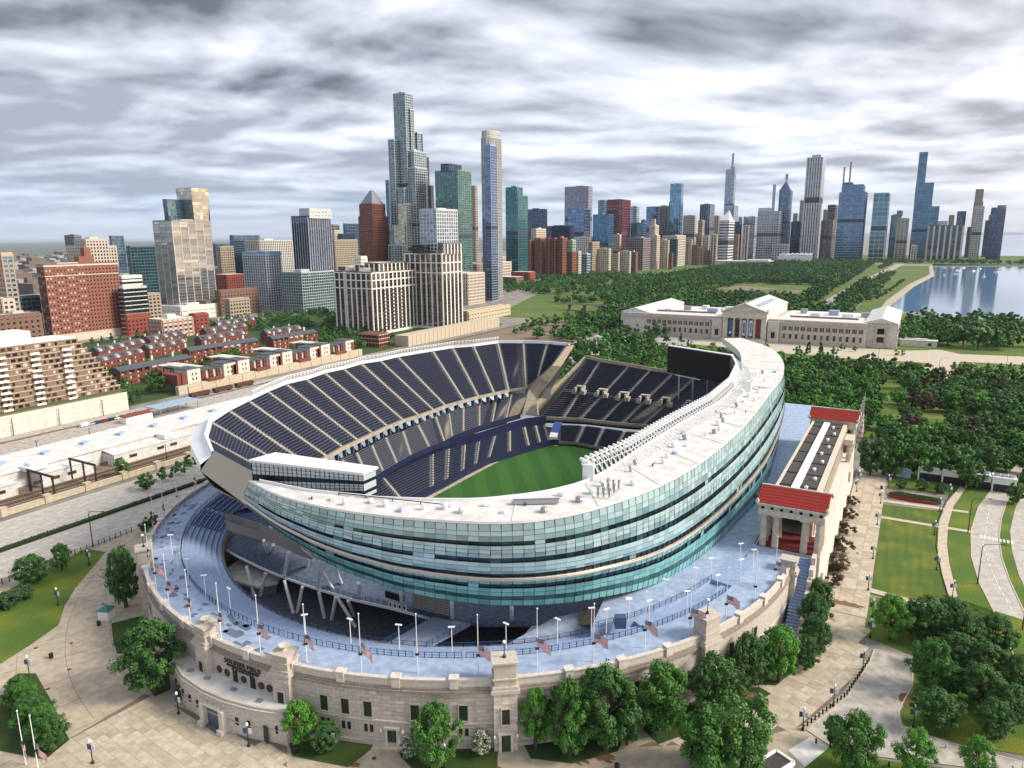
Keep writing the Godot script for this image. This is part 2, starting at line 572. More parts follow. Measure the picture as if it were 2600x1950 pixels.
	sheet("museum_lot", PackedVector2Array([Vector2(-215, -560), Vector2(-160, -575), Vector2(-160, -640), Vector2(-215, -640)]), 0.08, M.lot)
	sheet("north_walk", PackedVector2Array([Vector2(-200, -352), Vector2(-60, -395), Vector2(-60, -402), Vector2(-200, -360)]), 0.09, M.slab2)
	sheet("north_court", PackedVector2Array([Vector2(-125, -420), Vector2(-85, -430), Vector2(-80, -460), Vector2(-120, -450)]), 0.09, M.lot)
	# roads and railway on the west side run due north
	sheet("rail_bed", rect(-356, -900, -256, -60), 0.01, M.ballast)
	sheet("yard", rect(-362, -430, -302, -60), 0.05, M.lot)
	sheet("west_road_a", rect(-252, -1000, -230, 0), 0.03, M.asphalt)
	sheet("west_road_b", rect(-226, -1000, -208, 0), 0.03, M.asphalt)
	b = MB.new()
	for x in [-252.0, -229.8, -226.2, -208.0]:
		b.box(x, 0, -400, 0.4, 0.16, 800)
	structure("west_kerbs", b, M.slab2)
	b = MB.new()
	for x in [-244.6, -237.4, -220.0, -214.0]:
		for k in 70: b.box(x, 0.035, -80 - k * 7.0, 0.16, 0.012, 3.0)
	structure("west_lane_marking", b, M.white_paint)
	b = MB.new()
	for x in [-272.5, -271.0, -268.3, -266.8, -264.0, -262.5, -353.5, -352.0]:
		b.box(x, 0.16, -460, 0.12, 0.18, 800)
	structure("rails", b, M.rust)
	b = MB.new()
	for x in [-271.75, -267.55, -263.25]:
		for k in 260: b.box(x, 0.03, -70 - k * 1.3, 2.6, 0.14, 0.28)
	structure("sleepers", b, M.bark)
	grass_sheet("row_house_ground", rect(-640, -640, -371, -225), 0.06, M.lawn_dark)

var LAWN_LEFT: Array = V2([-199.9,-82.2,-201.1,-88.8,-204.7,-98.1,-207.4,-109,-200.1,-110.4,-193.7,-102.9,-185.4,-93.2,-178.8,-87,-170.5,-80.9,-167.4,-73,-165.2,-65.8,-172,-60,-205,-75])
var BED_A: Array = V2([-160,-87.4,-156.9,-93.5,-153.2,-92.9,-143.6,-81.9,-146.7,-80.5,-153.4,-83.7])
var BED_B: Array = V2([-143.1,-79.6,-134.8,-78,-125.4,-75,-124.6,-77.9,-132.1,-82.9,-144.7,-86.9])
var BED_C: Array = V2([-150,-58.6,-154.7,-62,-158.1,-65.9,-154.8,-67.7,-143.4,-64.5,-127.6,-59.5,-126.2,-54.5,-135.8,-51.8,-140,-48,-155,-50])
var APRON_C: Array = V2([-126.2,-54.5,-127.6,-59.5,-122.4,-59,-123,-54.9])
var BED_D: Array = V2([-91.5,-78.4,-85.1,-84.4,-78.1,-86.5,-77.4,-84.3,-77.9,-79.1,-88.5,-76.3])
var BED_E: Array = V2([-73.1,-86.7,-71.4,-85.4,-67.5,-84,-55.2,-91.4,-56.8,-94.3,-58.6,-96.5,-65.9,-93.9])
var BED_F: Array = V2([-54,-98.7,-51.2,-96.2,-44.4,-98.6,-38.5,-105.2,-38.7,-107.9,-45.8,-109.1,-53.7,-104.8])
var BED_G: Array = V2([-37.5,-113.7,-32.8,-110.4,-29.3,-115.2,-26.8,-122.7,-19.9,-130.6,-17.6,-135.3,-20.1,-136.5,-28.7,-130,-33.3,-122.4])
var BED_H: Array = V2([-21.1,-136.9,-17.2,-138.6,-14.6,-146.1,-12.4,-155.4,-14.4,-155.3,-19.8,-142.3])
var LOT: Array = V2([-0.5,-162.4,7,-163.4,6.9,-151.4,4.7,-141.7,5.2,-137.3,9.1,-136.4,15.1,-136.1,24,-136.7,23.7,-133.6,2.1,-126.2,-5.9,-125.2,-9.9,-127.4,-4.1,-141.8,-1.1,-156.4])
var LAWN_LOT: Array = V2([7.3,-150.7,5.1,-141.5,5.6,-137.5,9.1,-136.8,15.1,-136.9,27.4,-139.5,33.6,-191.8,17.2,-196.8,-3.3,-187,-2.7,-167.3,7.2,-164])
var LAWN_SOUTH: Array = V2([-8.9,-117.2,-5.5,-125.1,1.8,-125.4,16.2,-129.5,-8.4,-113.4])
var LAWN_MAIN: Array = V2([-2.7,-260,14.7,-262.3,13.3,-246.6,12.7,-232.1,13.1,-210.6,14.3,-196.4,4.7,-189.3,-2.6,-189.5])
var BED_RED: Array = V2([-2.3,-271.9,1.5,-275.8,15.2,-275.9,14.9,-270.1,13.3,-267.2,-1.5,-266.9])
var FLOWERS: Array = V2([-1.7,-270.8,1.5,-272.1,9.5,-269.3,14.5,-269.9,12.9,-267.3,5.6,-266.5,-1.6,-268.3])
var HEDGE_BED: Array = V2([-1.3,-272.8,1.5,-274.9,14.2,-273.9,13.8,-270.9,5.6,-270,-0.9,-271.3])
var SIDEWALK: Array = V2([20.7,-292.2,16.1,-272.1,13.4,-251.4,12.6,-229,13.4,-210.8,14.7,-196.2,16.4,-198.7,15.3,-218.9,15.1,-233.4,15.9,-250.4,17.9,-269,22.2,-289.9])
var GREEN_STRIP: Array = V2([22,-286.8,18.1,-268.5,16.1,-250.5,15.2,-233.5,15.5,-219,16.7,-198.9,18.8,-184.6,24.9,-185.2,23.5,-195.3,21.7,-209.4,20.8,-226.6,21.7,-247.7,24.9,-271.5,29.7,-290.9,39.7,-325.8,31.4,-316])
var ROAD_A: Array = V2([53.6,-367,45,-344.7,39.9,-325.9,29.7,-290.9,25.1,-271.6,21.8,-247.8,20.9,-226.6,21.8,-209.5,23.7,-195.3,25,-185.4,26.2,-171.9,32.5,-175.4,31.8,-185.4,30.2,-197.5,28.8,-214.9,28.3,-230.7,28.9,-246.1,31,-264.6,35.4,-291.1,43.7,-331.6,57.6,-362.7])
var ROAD_B: Array = V2([49.4,-331,40.8,-303,35.4,-274.5,32.3,-253.5,31.3,-237.1,31.3,-220.5,32.4,-203.7,40.2,-208,58.2,-335.7])
var MEDIAN: Array = V2([44.1,-331.8,35.6,-290.4,31.2,-264.7,29.1,-246.2,28.5,-230.7,28.9,-215,30.3,-197.9,32.4,-201.5,31.2,-220.4,31.2,-237.1,32.1,-253.4,35.2,-274.4,41,-304.6,48.3,-328.6])
var EAST_LAWN: Array = V2([-16.6,-399.6,-7.9,-410.3,14.7,-413,30.8,-412.8,42.1,-405.1,40.3,-388.9,29.1,-380.5,11.6,-376.2,-15,-372.4])
var ROADLINE: Array = V3([32.9,0.1,-311.5,29.2,0.1,-284.7,27.7,0.1,-267.6,25.7,0.1,-249.7,24.4,0.1,-238.3,24.8,0.1,-223.9,26,0.1,-209.3,27.9,0.1,-195.4])
var SQUARE: Array = V2([13.7,-642.1,21.3,-645.9,34,-628.8,74.4,-636.5,76.6,-597.1,47.5,-593.3,32.5,-591.3,23,-520,13.9,-502,9.3,-552,11.6,-575])
var DRIVE: Array = V2([-14.6,-545.1,-5.8,-555,9.3,-549.4,23.4,-534.2,22.9,-515.4,9.3,-522.2,-12,-516])
var BALLFIELD: Array = V2([-310,-1060,-150,-1060,-150,-1340,-310,-1340])
const BALLPATCH := [[Vector2(-290, -1090), Vector2(-240, -1080), Vector2(-235, -1130), Vector2(-280, -1150)], [Vector2(-300, -1240), Vector2(-230, -1200), Vector2(-200, -1260), Vector2(-270, -1320)], [Vector2(-190, -1140), Vector2(-160, -1150), Vector2(-160, -1250), Vector2(-185, -1230)]]

func paving_joints():
	# sawn joints of the concrete round the arena, open and dirty
	var b := MB.new()
	for k in 5:
		for i in 34:
			var r := 97.0 + k * 9.0
			var a := -82.0 + i * 2.6
			if a > -12 and k > 0: continue
			var p := pol(a, r, 0.012)
			var q := pol(a + 2.6, r, 0.012)
			b.bar(p, q, 0.09, 0.01)
	for i in 15: b.bar(pol(-84 + i * 5.2, 91, 0.012), pol(-84 + i * 5.2, 134, 0.012), 0.09, 0.01)
	structure("paving_joints", b, M.pave_joint)
	var mh := [Vector3(-190, 0, -103), Vector3(-171, 0, -92), Vector3(-176, 0, -84), Vector3(-160, 0, -78), Vector3(-165, 0, -73), Vector3(-150, 0, -72), Vector3(-147, 0, -66), Vector3(-121, 0, -64), Vector3(-112, 0, -62), Vector3(-7.5, 0.05, -214), Vector3(-75.5, 0, -83)]
	for i in mh.size():
		var m := MB.new()
		m.tube(mh[i], mh[i] + Vector3(0, 0.03, 0), 0.42, 0.42, 12)
		structure(numbered("manhole_cover"), m, M.rust)

func promenade():
	# concrete slabs of the walk and the forecourt, laid with dark joints
	var pave := sheet("promenade", rect(-13.2, -292, -2.8, -176), 0.015, M.pave_joint)
	var xf := []
	for i in 3:
		for k in 34:
			xf.append(Transform3D(Basis.from_scale(Vector3(3.38, 0.06, 3.32)), Vector3(-11.4 + i * 3.44, 0.04, -177.8 - k * 3.38)))
	pieces(pave, "paving_slab", unit_box, [M.slab0, M.slab1, M.slab2, M.slab3], xf, 300)
	var p2 := sheet("forecourt_paving", PackedVector2Array([Vector2(-128, -74.6), Vector2(-91, -77.6), Vector2(-89, -75.5), Vector2(-75, -62), Vector2(-75, -50), Vector2(-128, -50)]), 0.012, M.pave_joint)
	xf = []
	var poly := PackedVector2Array([Vector2(-128, -74.6), Vector2(-116, -75.4), Vector2(-107, -74.4), Vector2(-97, -75.6), Vector2(-91, -77.6), Vector2(-89, -75.5), Vector2(-75, -60), Vector2(-75, -50), Vector2(-128, -50)])
	for i in 40:
		for k in 20:
			var c := Vector2(-126 + i * 1.98, -76.5 + k * 1.98).rotated(0.0)
			c = Vector2(-104, -66) + (c - Vector2(-104, -66)).rotated(0.1)
			if Geometry2D.is_point_in_polygon(c, poly): xf.append(Transform3D(Basis(Vector3.UP, -0.1).scaled_local(Vector3(1.94, 0.06, 1.94)), Vector3(c.x, 0.035, c.y)))
	pieces(p2, "paving_slab", unit_box, [M.slab0, M.slab1, M.slab2, M.slab3], xf, 300)
	var p3 := sheet("south_walk_paving", PackedVector2Array([Vector2(-12, -172), Vector2(-3, -172), Vector2(-2, -158), Vector2(-5, -143), Vector2(-11, -128), Vector2(-20, -118), Vector2(-36, -108), Vector2(-20, -130)]), 0.012, M.pave_joint)
	xf = []
	poly = PackedVector2Array([Vector2(-12, -172), Vector2(-3, -172), Vector2(-2, -158), Vector2(-5, -143), Vector2(-11, -128), Vector2(-20, -118), Vector2(-36, -108), Vector2(-24, -126), Vector2(-17, -140)])
	for i in 20:
		for k in 30:
			var c := Vector2(-40 + i * 2.6, -175 + k * 2.6)
			c = Vector2(-15, -140) + (c - Vector2(-15, -140)).rotated(0.35)
			if Geometry2D.is_point_in_polygon(c, poly): xf.append(Transform3D(Basis(Vector3.UP, -0.35).scaled_local(Vector3(2.55, 0.06, 2.55)), Vector3(c.x, 0.035, c.y)))
	pieces(p3, "paving_slab", unit_box, [M.slab0, M.slab1, M.slab2, M.slab3], xf, 300)


# ---------------------------------------------------------------- stadium
const SC := Vector3(-108, 0, -169)
const SR := 88.5
const DK := 12.6
var GT: Array = V3([-124.5,37,-101.5,-122.4,37,-101,-120.4,37,-100.4,-118.4,37,-99.8,-116.4,37,-99.2,-114.3,37,-98.8,-112.3,37,-98.4,-110.2,37,-98.1,-108.1,37,-98,-106,37,-97.8,-103.9,37,-97.8,-101.8,37,-97.7,-99.7,37,-97.8,-97.6,37,-97.9,-95.6,37,-98.1,-93.5,37,-98.4,-91.4,37,-98.7,-89.4,37,-99.1,-87.3,37,-99.6,-85.3,37,-100,-83.2,37,-100.5,-81.2,37,-101.1,-79.2,37,-101.7,-77.2,37,-102.3,-75.2,37,-103,-73.2,37,-103.7,-71.3,37,-104.4,-69.3,37,-105.2,-67.4,37,-106,-65.5,37,-107,-63.7,37,-108,-62,37,-109.2,-60.3,37,-110.4,-58.7,37,-111.8,-57.3,37,-113.3,-55.9,37,-114.9,-54.6,37,-116.6,-53.5,37,-118.3,-52.4,37,-120.1,-51.4,37,-121.9,-50.5,37,-123.8,-49.6,37,-125.7,-48.8,37,-127.6,-47.9,37,-129.6,-47.2,37,-131.5,-46.4,37,-133.5,-45.7,37,-135.5,-45.1,37,-137.5,-44.5,37,-139.5,-43.9,37,-141.5,-43.4,37,-143.5,-43,37,-145.6,-42.5,37,-147.6,-42.1,37,-149.7,-41.8,37,-151.7,-41.4,37,-153.8,-41.1,37,-155.9,-40.8,37,-157.9,-40.6,37,-160,-40.3,37,-162.1,-40.1,37,-164.2,-39.9,37,-166.3,-39.7,37,-168.4,-39.6,37,-170.5,-39.4,37,-172.5,-39.3,37,-174.6,-39.1,37,-176.7,-39,37,-178.8,-38.9,37,-180.9,-38.8,37,-183,-38.7,37,-185.1,-38.6,37,-187.2,-38.5,37,-189.3,-38.5,37,-191.4,-38.4,37,-193.5,-38.4,37,-195.6,-38.3,37,-197.7,-38.3,37,-199.8,-38.3,37,-201.9,-38.3,37,-204,-38.3,37,-206,-38.3,37,-208.1,-38.4,37,-210.2,-38.4,37,-212.3,-38.5,37,-214.4,-38.5,37,-216.5,-38.6,37,-218.6,-38.6,37,-220.7,-38.7,37,-222.8,-38.7,37,-224.9,-38.8,37,-227,-38.9,37,-229.1,-38.9,37,-231.2,-39,37,-233.3,-39.1,37,-235.4,-39.2,37,-237.5,-39.2,37,-239.6,-39.3,37,-241.7,-39.4,37,-243.8,-39.5,37,-245.8,-39.5,37,-247.9,-39.6,37,-250,-39.7,37,-252.1,-39.7,37,-254.2,-39.8,37,-256.3,-39.8,37,-258.4,-39.8,37,-260.5,-39.9,37,-262.6,-39.9,37,-264.7,-40,37,-266.8,-40.1,37,-268.9,-40.1,37,-271,-40.2,37,-273.1,-40.3,37,-275.2,-40.5,37,-277.3,-40.7,37,-279.3,-40.8,37,-281.4,-41.1,37,-283.5,-41.3,37,-285.6,-41.5,37,-287.7,-41.8,37,-289.8,-42.1,37,-291.8,-42.4,37,-293.9,-42.7,37,-296,-43,37,-298.1,-43.3,37,-300.1,-43.7,37,-302.2,-44,37,-304.3,-44.4,37,-306.3,-44.8,37,-308.4,-45.2,37,-310.4,-45.7,37,-312.5,-46.2,37,-314.5,-46.6,37,-316.6,-47.1,37,-318.6,-47.7,37,-320.6,-48.2,37,-322.6,-48.8,37,-324.7,-49.3,37,-326.7,-49.9,37,-328.7,-50.5,37,-330.7,-51.1,37,-332.7,-51.8,37,-334.7,-52.5,37,-336.7,-53.2,37,-338.7,-53.9,37,-340.6,-54.7,37,-342.6,-55.5,37,-344.5,-56.3,37,-346.4,-57.2,37,-348.3,-58.1,37,-350.2,-59.1,37,-352.1,-60.1,37,-353.9,-61.2,37,-355.7,-62.3,37,-357.4,-63.5,37,-359.2,-64.7,37,-360.9,-66,37,-362.6,-67.2,37,-364.3,-68.5,37,-365.9,-69.8,37,-367.6,-71,37,-369.2,-72.3,37,-370.9,-73.6,37,-372.6,-74.8,37,-374.3,-76,37,-376])
var GB: Array = V3([-128.2,29.5,-103.8,-126.3,29,-103.5,-124.4,28.5,-103.2,-122.4,28.1,-102.8,-120.5,27.6,-102.5,-118.6,27.1,-102.2,-116.7,26.5,-102.1,-114.8,25.9,-102,-112.9,25.3,-102,-111.1,24.7,-102.1,-109.3,24.1,-102.2,-107.4,23.4,-102.3,-105.5,22.8,-102.5,-103.5,22.2,-102.7,-101.3,21.7,-102.9,-99.1,21.2,-103.2,-96.8,20.7,-103.5,-94.5,20.3,-103.9,-92.3,19.9,-104.3,-90.1,19.5,-104.6,-87.8,19.1,-105.1,-85.6,18.8,-105.6,-83.5,18.6,-106.2,-81.3,18.3,-107,-79.3,18,-107.7,-77.2,17.8,-108.6,-75.2,17.5,-109.4,-73.1,17.3,-110.4,-71.1,17.1,-111.3,-69.1,16.9,-112.3,-67.1,16.8,-113.4,-65.2,16.8,-114.5,-63.3,16.7,-115.7,-61.5,16.6,-117,-59.8,16.5,-118.4,-58.2,16.4,-119.9,-56.7,16.2,-121.5,-55.3,16,-123.2,-54.1,15.8,-124.9,-52.9,15.6,-126.6,-51.9,15.4,-128.4,-51,15.1,-130.1,-50.1,14.8,-131.8,-49.3,14.5,-133.6,-48.6,14.1,-135.3,-47.9,13.8,-137,-47.2,13.5,-138.8,-46.6,13.2,-140.5,-46,13,-142.2,-45.4,12.8,-143.8,-44.8,12.6,-145.5,-44.3,12.6,-147.1,-43.7,12.5,-148.6,-43.2,12.5,-150.2,-42.7,12.5,-151.7,-42.3,12.5,-153.3,-41.8,12.6,-154.8,-41.4,12.6,-156.3,-41,12.6,-157.8,-40.7,12.7,-159.4,-40.3,12.7,-160.9,-40,12.7,-162.5,-39.7,12.7,-164,-39.5,12.7,-165.6,-39.2,12.7,-167.2,-39,12.7,-168.8,-38.7,12.7,-170.4,-38.5,12.7,-172,-38.3,12.7,-173.6,-38.1,12.7,-175.2,-37.9,12.7,-176.8,-37.8,12.7,-178.4,-37.6,12.7,-180,-37.4,12.7,-181.6,-37.3,12.7,-183.1,-37.2,12.7,-184.7,-37,12.7,-186.2,-36.9,12.7,-187.7,-36.8,12.7,-189.2,-36.6,12.7,-190.6,-36.5,12.7,-191.9,-36.4,12.7,-193.2,-36.3,12.7,-194.4,-36.1,12.7,-195.6,-36,12.7,-196.7,-35.9,12.7,-197.9,-35.8,12.7,-199,-35.7,12.7,-200.2,-35.6,12.7,-201.3,-35.5,12.7,-202.5,-35.4,12.7,-203.7,-35.3,12.7,-205,-35.2,12.7,-206.3,-35.2,12.7,-207.7,-35.1,12.7,-209.1,-35.1,12.7,-210.6,-35.1,12.7,-212.3,-35.1,12.7,-214,-35.1,12.7,-215.9,-35.2,12.7,-217.9,-35.3,12.7,-220.2,-35.4,12.7,-222.7,-35.5,12.7,-225.5,-35.7,12.7,-228.6,-36,12.7,-232,-36.3,12.7,-235.7,-36.6,12.7,-239.6,-36.9,12.7,-243.7,-37.3,12.7,-248,-37.7,12.7,-252.4,-38.1,12.7,-256.8,-38.6,12.7,-261.2,-39,12.7,-265.6,-39.5,12.7,-269.7,-39.9,12.7,-273.7,-40.3,12.7,-277.3,-40.7,12.7,-280.7,-41.1,12.7,-283.7,-41.4,12.7,-286.5,-41.8,12.7,-289.1,-42.1,12.7,-291.5,-42.5,12.7,-293.8,-42.8,12.7,-296,-43.1,12.7,-298,-43.5,12.7,-300,-43.8,12.7,-301.9,-44.2,12.7,-303.8,-44.5,12.7,-305.6,-44.9,12.7,-307.4,-45.3,12.7,-309.2,-45.7,12.7,-311,-46.1,12.7,-312.8,-46.6,12.7,-314.6,-47.1,12.7,-316.6,-47.7,12.7,-318.6,-48.2,12.7,-320.6,-48.8,12.7,-322.7,-49.4,12.7,-324.7,-49.9,12.7,-326.7,-50.6,12.7,-328.8,-51.2,12.7,-330.8,-51.8,12.7,-332.8,-52.5,12.7,-334.8,-53.2,12.7,-336.8,-53.9,12.7,-338.8,-54.7,12.7,-340.8,-55.5,12.7,-342.7,-56.3,12.7,-344.6,-57.2,12.7,-346.5,-58.1,12.7,-348.4,-59.1,12.7,-350.2,-60.1,12.7,-352,-61.2,12.7,-353.7,-62.4,12.7,-355.4,-63.6,12.7,-357,-64.8,12.7,-358.6,-66.1,12.7,-360.2,-67.4,12.7,-361.8,-68.7,12.7,-363.3,-70.1,12.7,-364.8,-71.4,12.7,-366.3,-72.8,12.7,-367.8,-74.1,12.7,-369.3,-75.4,12.7,-370.9,-76.7,12.7,-372.4,-78,12.7,-374])
var RI: Array = V3([-121.3,37.8,-101.7,-119.4,37.8,-101.7,-117.5,37.8,-101.8,-115.6,37.8,-101.8,-113.7,37.8,-101.8,-111.8,37.8,-101.9,-109.9,37.8,-102,-108,37.8,-102.2,-106.1,37.8,-102.5,-104.2,37.8,-102.9,-102.4,37.8,-103.3,-100.5,37.8,-103.8,-98.7,37.8,-104.2,-96.8,37.8,-104.7,-95,37.8,-105.1,-93.1,37.8,-105.4,-91.2,37.8,-105.9,-89.5,37.8,-106.6,-87.7,37.8,-107.3,-85.9,37.8,-108.1,-84.2,37.8,-108.8,-82.5,37.8,-109.6,-80.7,37.8,-110.4,-79,37.8,-111.2,-77.3,37.8,-112.1,-75.6,37.8,-113,-74,37.8,-114,-72.4,37.8,-115.1,-71,37.8,-116.3,-69.6,37.8,-117.6,-68.3,37.8,-119,-66.9,37.8,-120.3,-65.6,37.8,-121.7,-64.4,37.8,-123.2,-63.2,37.8,-124.7,-62.2,37.8,-126.3,-61.2,37.8,-128,-60.4,37.8,-129.6,-59.5,37.8,-131.4,-58.9,37.8,-133.1,-58.3,37.8,-135,-57.9,37.8,-136.8,-57.5,37.8,-138.7,-57.2,37.8,-140.6,-57,37.8,-142.5,-56.9,37.8,-144.4,-56.8,37.8,-146.3,-56.7,37.8,-148.2,-56.6,37.8,-150.1,-56.5,37.8,-152,-56.5,37.8,-153.9,-56.4,37.8,-155.8,-56.3,37.8,-157.7,-56.3,37.8,-159.6,-56.2,37.8,-161.5,-56.1,37.8,-163.4,-56,37.8,-165.3,-55.9,37.8,-167.2,-55.7,37.8,-169.2,-55.6,37.8,-171.1,-55.5,37.8,-173,-55.4,37.8,-174.9,-55.3,37.8,-176.8,-55.1,37.8,-178.7,-55,37.8,-180.6,-54.9,37.8,-182.5,-54.8,37.8,-184.4,-54.6,37.8,-186.3,-54.5,37.8,-188.2,-54.4,37.8,-190.1,-54.2,37.8,-192,-54.1,37.8,-193.9,-53.9,37.8,-195.8,-53.8,37.8,-197.7,-53.6,37.8,-199.6,-53.4,37.8,-201.5,-53.2,37.8,-203.4,-53,37.8,-205.3,-52.7,37.8,-207.2,-52.5,37.8,-209.1,-52.3,37.8,-211,-52.1,37.8,-212.9,-51.9,37.8,-214.8,-51.7,37.8,-216.7,-51.5,37.8,-218.6,-51.4,37.8,-220.5,-51.3,37.8,-222.4,-51.1,37.8,-224.3,-51.1,37.8,-226.2,-51,37.8,-228.1,-51,37.8,-230,-51,37.8,-231.9,-51,37.8,-233.8,-51.1,37.8,-235.7,-51.2,37.8,-237.6,-51.3,37.8,-239.5,-51.4,37.8,-241.4,-51.5,37.8,-243.3,-51.6,37.8,-245.2,-51.8,37.8,-247.1,-51.9,37.8,-249,-52.1,37.8,-250.9,-52.3,37.8,-252.8,-52.5,37.8,-254.7,-52.7,37.8,-256.6,-52.9,37.8,-258.5,-53.1,37.8,-260.4,-53.3,37.8,-262.3,-53.5,37.8,-264.2,-53.8,37.8,-266.1,-54,37.8,-268,-54.2,37.8,-269.9,-54.5,37.8,-271.8,-54.8,37.8,-273.6,-55.1,37.8,-275.5,-55.4,37.8,-277.4,-55.7,37.8,-279.3,-56.1,37.8,-281.2,-56.4,37.8,-283,-56.8,37.8,-284.9,-57.1,37.8,-286.8,-57.5,37.8,-288.7,-57.9,37.8,-290.5,-58.3,37.8,-292.4,-58.7,37.8,-294.3,-59.1,37.8,-296.1,-59.5,37.8,-298,-60,37.8,-299.8,-60.4,37.8,-301.7,-60.8,37.8,-303.6,-61.2,37.8,-305.4,-61.6,37.8,-307.3,-62.1,37.8,-309.1,-62.5,37.8,-311,-62.9,37.8,-312.9,-63.4,37.8,-314.7,-63.9,37.8,-316.6,-64.4,37.8,-318.4,-64.9,37.8,-320.2,-65.4,37.8,-322.1,-66,37.8,-323.9,-66.5,37.8,-325.7,-67.1,37.8,-327.5,-67.8,37.8,-329.3,-68.4,37.8,-331.1,-69.1,37.8,-332.9,-69.7,37.8,-334.7,-70.4,37.8,-336.5,-71.2,37.8,-338.2,-71.9,37.8,-340,-72.6,37.8,-341.8,-73.4,37.8,-343.5,-74.1,37.8,-345.3,-74.9,37.8,-347,-75.6,37.8,-348.8,-76.4,37.8,-350.5,-77.1,37.8,-352.3,-77.9,37.8,-354,-78.7,37.8,-355.8,-79.5,37.8,-357.5,-80.2,37.8,-359.2,-81,37.8,-361,-81.7,37.8,-362.7,-82.5,37.8,-364.5,-83.3,37.8,-366.2,-84,37.8,-368])
var WT: Array = V3([-144.9,38,-108.8,-159.5,38,-118.3,-172.7,38,-130.1,-179.8,38,-142,-185.2,38,-154.1,-190.7,38,-167,-194.9,38,-179.1,-194.5,38,-188.9,-197.5,38,-201.4,-196.8,38,-211.4,-198.5,38,-223.8,-195.9,38,-233,-195.8,38,-244.7,-191.5,38,-264.8,-188.6,38,-276.9,-182.4,38,-285.6,-177.3,38,-299.8,-166,38,-305.4,-154.5,38,-308.2,-143.9,38,-307.7])
var WB: Array = V3([-148,20,-134,-153,20,-139,-158,20,-147,-162,20,-155,-163.1,20,-164.3,-165.7,20,-174.7,-166.9,20,-183.7,-168.3,20,-193.2,-169.7,20,-203.5,-170.4,20,-213.9,-169.4,20,-222.7,-169.2,20,-232.7,-169.6,20,-241.8,-167.9,20,-253.7,-166.5,20,-263.4,-163.6,20,-272.5,-161.2,20,-281.5,-156.4,20,-290.1,-151.7,24.5,-293.3,-145.7,31,-296.6])
var MT: Array = V3([-158,17,-150,-161.3,17,-161.9,-162.6,17,-170.9,-163.5,17,-179.3,-164.8,17,-188.9,-166.7,17,-198.9,-166.5,17,-209,-167.1,17,-219.4,-168.5,17,-233.3,-166.5,17,-240.3,-168.2,17,-254.1,-167.7,17,-266.6,-166.6,17,-280.3,-161.4,17,-285,-155.4,17,-288.1])
var MBT: Array = V3([-150,7,-158,-163.3,7,-169.8,-160.8,7,-175,-159,7,-180,-161.1,7,-190.1,-162.5,7,-199.9,-164.1,7,-210.4,-164.1,7,-222.6,-163.4,7,-232.2,-164.5,7,-239.3,-164.4,7,-247.8,-163.2,7,-258.9,-161.7,7,-267.5,-159.8,7,-276.7,-157.8,7,-286.2])
var LT: Array = V3([-163,3,-152,-166,3,-175,-166,3,-195,-165.4,3,-226.5,-164,3,-236.1,-161.3,3,-244.2,-158.4,3,-251.2,-156.8,3,-262,-155,3,-272,-152.5,3,-281.2,-149.2,3,-286.1,-145.9,3,-289.5])
var LB: Array = V3([-147,-3,-156,-151,-3,-172,-152,-3,-190,-151.9,-3,-207.4,-151.7,-3,-216.7,-152,-3,-228.5,-151.8,-3,-237.9,-151.6,-3,-247.8,-148,-3,-259.6,-144.8,-3,-271.4,-142.7,-3,-278.3,-140.5,-3,-283.8])
var NT: Array = V3([-148.6,26,-342.9,-138.8,26,-336.9,-120.8,26,-330.6,-107.9,26,-325.2,-95.9,26,-322.2,-84.1,26,-317.5,-69.4,26,-314.9,-58,26,-311.1])
var NB: Array = V3([-152.3,4,-295.4,-141.6,4,-299.3,-133.7,4,-301.7,-122.9,4,-302.4,-113.2,4,-303.2,-103.8,4,-305.2,-94.2,4,-304.7,-83,4,-301.5])
var KT: Array = V3([-141.5,2,-294.4,-130.2,2,-298.7,-120.6,2,-299,-109.8,2,-298.4,-99.9,2,-300.6,-89.4,2,-301.7])
var KB: Array = V3([-137.2,-3,-285.5,-129.2,-3,-288.3,-119.2,-3,-286.4,-109.9,-3,-287.1,-99.7,-3,-285.8,-89.3,-3,-283.6])
var WINGI: Array = V3([-143.9,38,-307.7,-144.2,31,-292.7,-151.3,24.5,-293.5,-156.2,19,-291.3,-158,7.5,-287.4])
var WINGO: Array = V3([-143.8,37.5,-315.5,-144.7,29,-302.4,-148,22,-296.2,-153.5,14,-294.3,-156.3,7,-285.3])
var NLEFT: Array = V3([-148.6,26,-342.9,-155.2,15,-326.2,-160.2,7,-309,-152.3,4,-295.4])
var DECKEDGE: Array = V3([-157.3,7.5,-112.6,-157.3,7.5,-118.3,-149.4,7.5,-116.8,-140.4,7.5,-115.4,-132.2,7.5,-114.5,-125.5,7.5,-114.1,-118.7,7.5,-113.9,-107.3,7.5,-114.1,-97.5,7.5,-115.2,-86.9,7.5,-115.9])
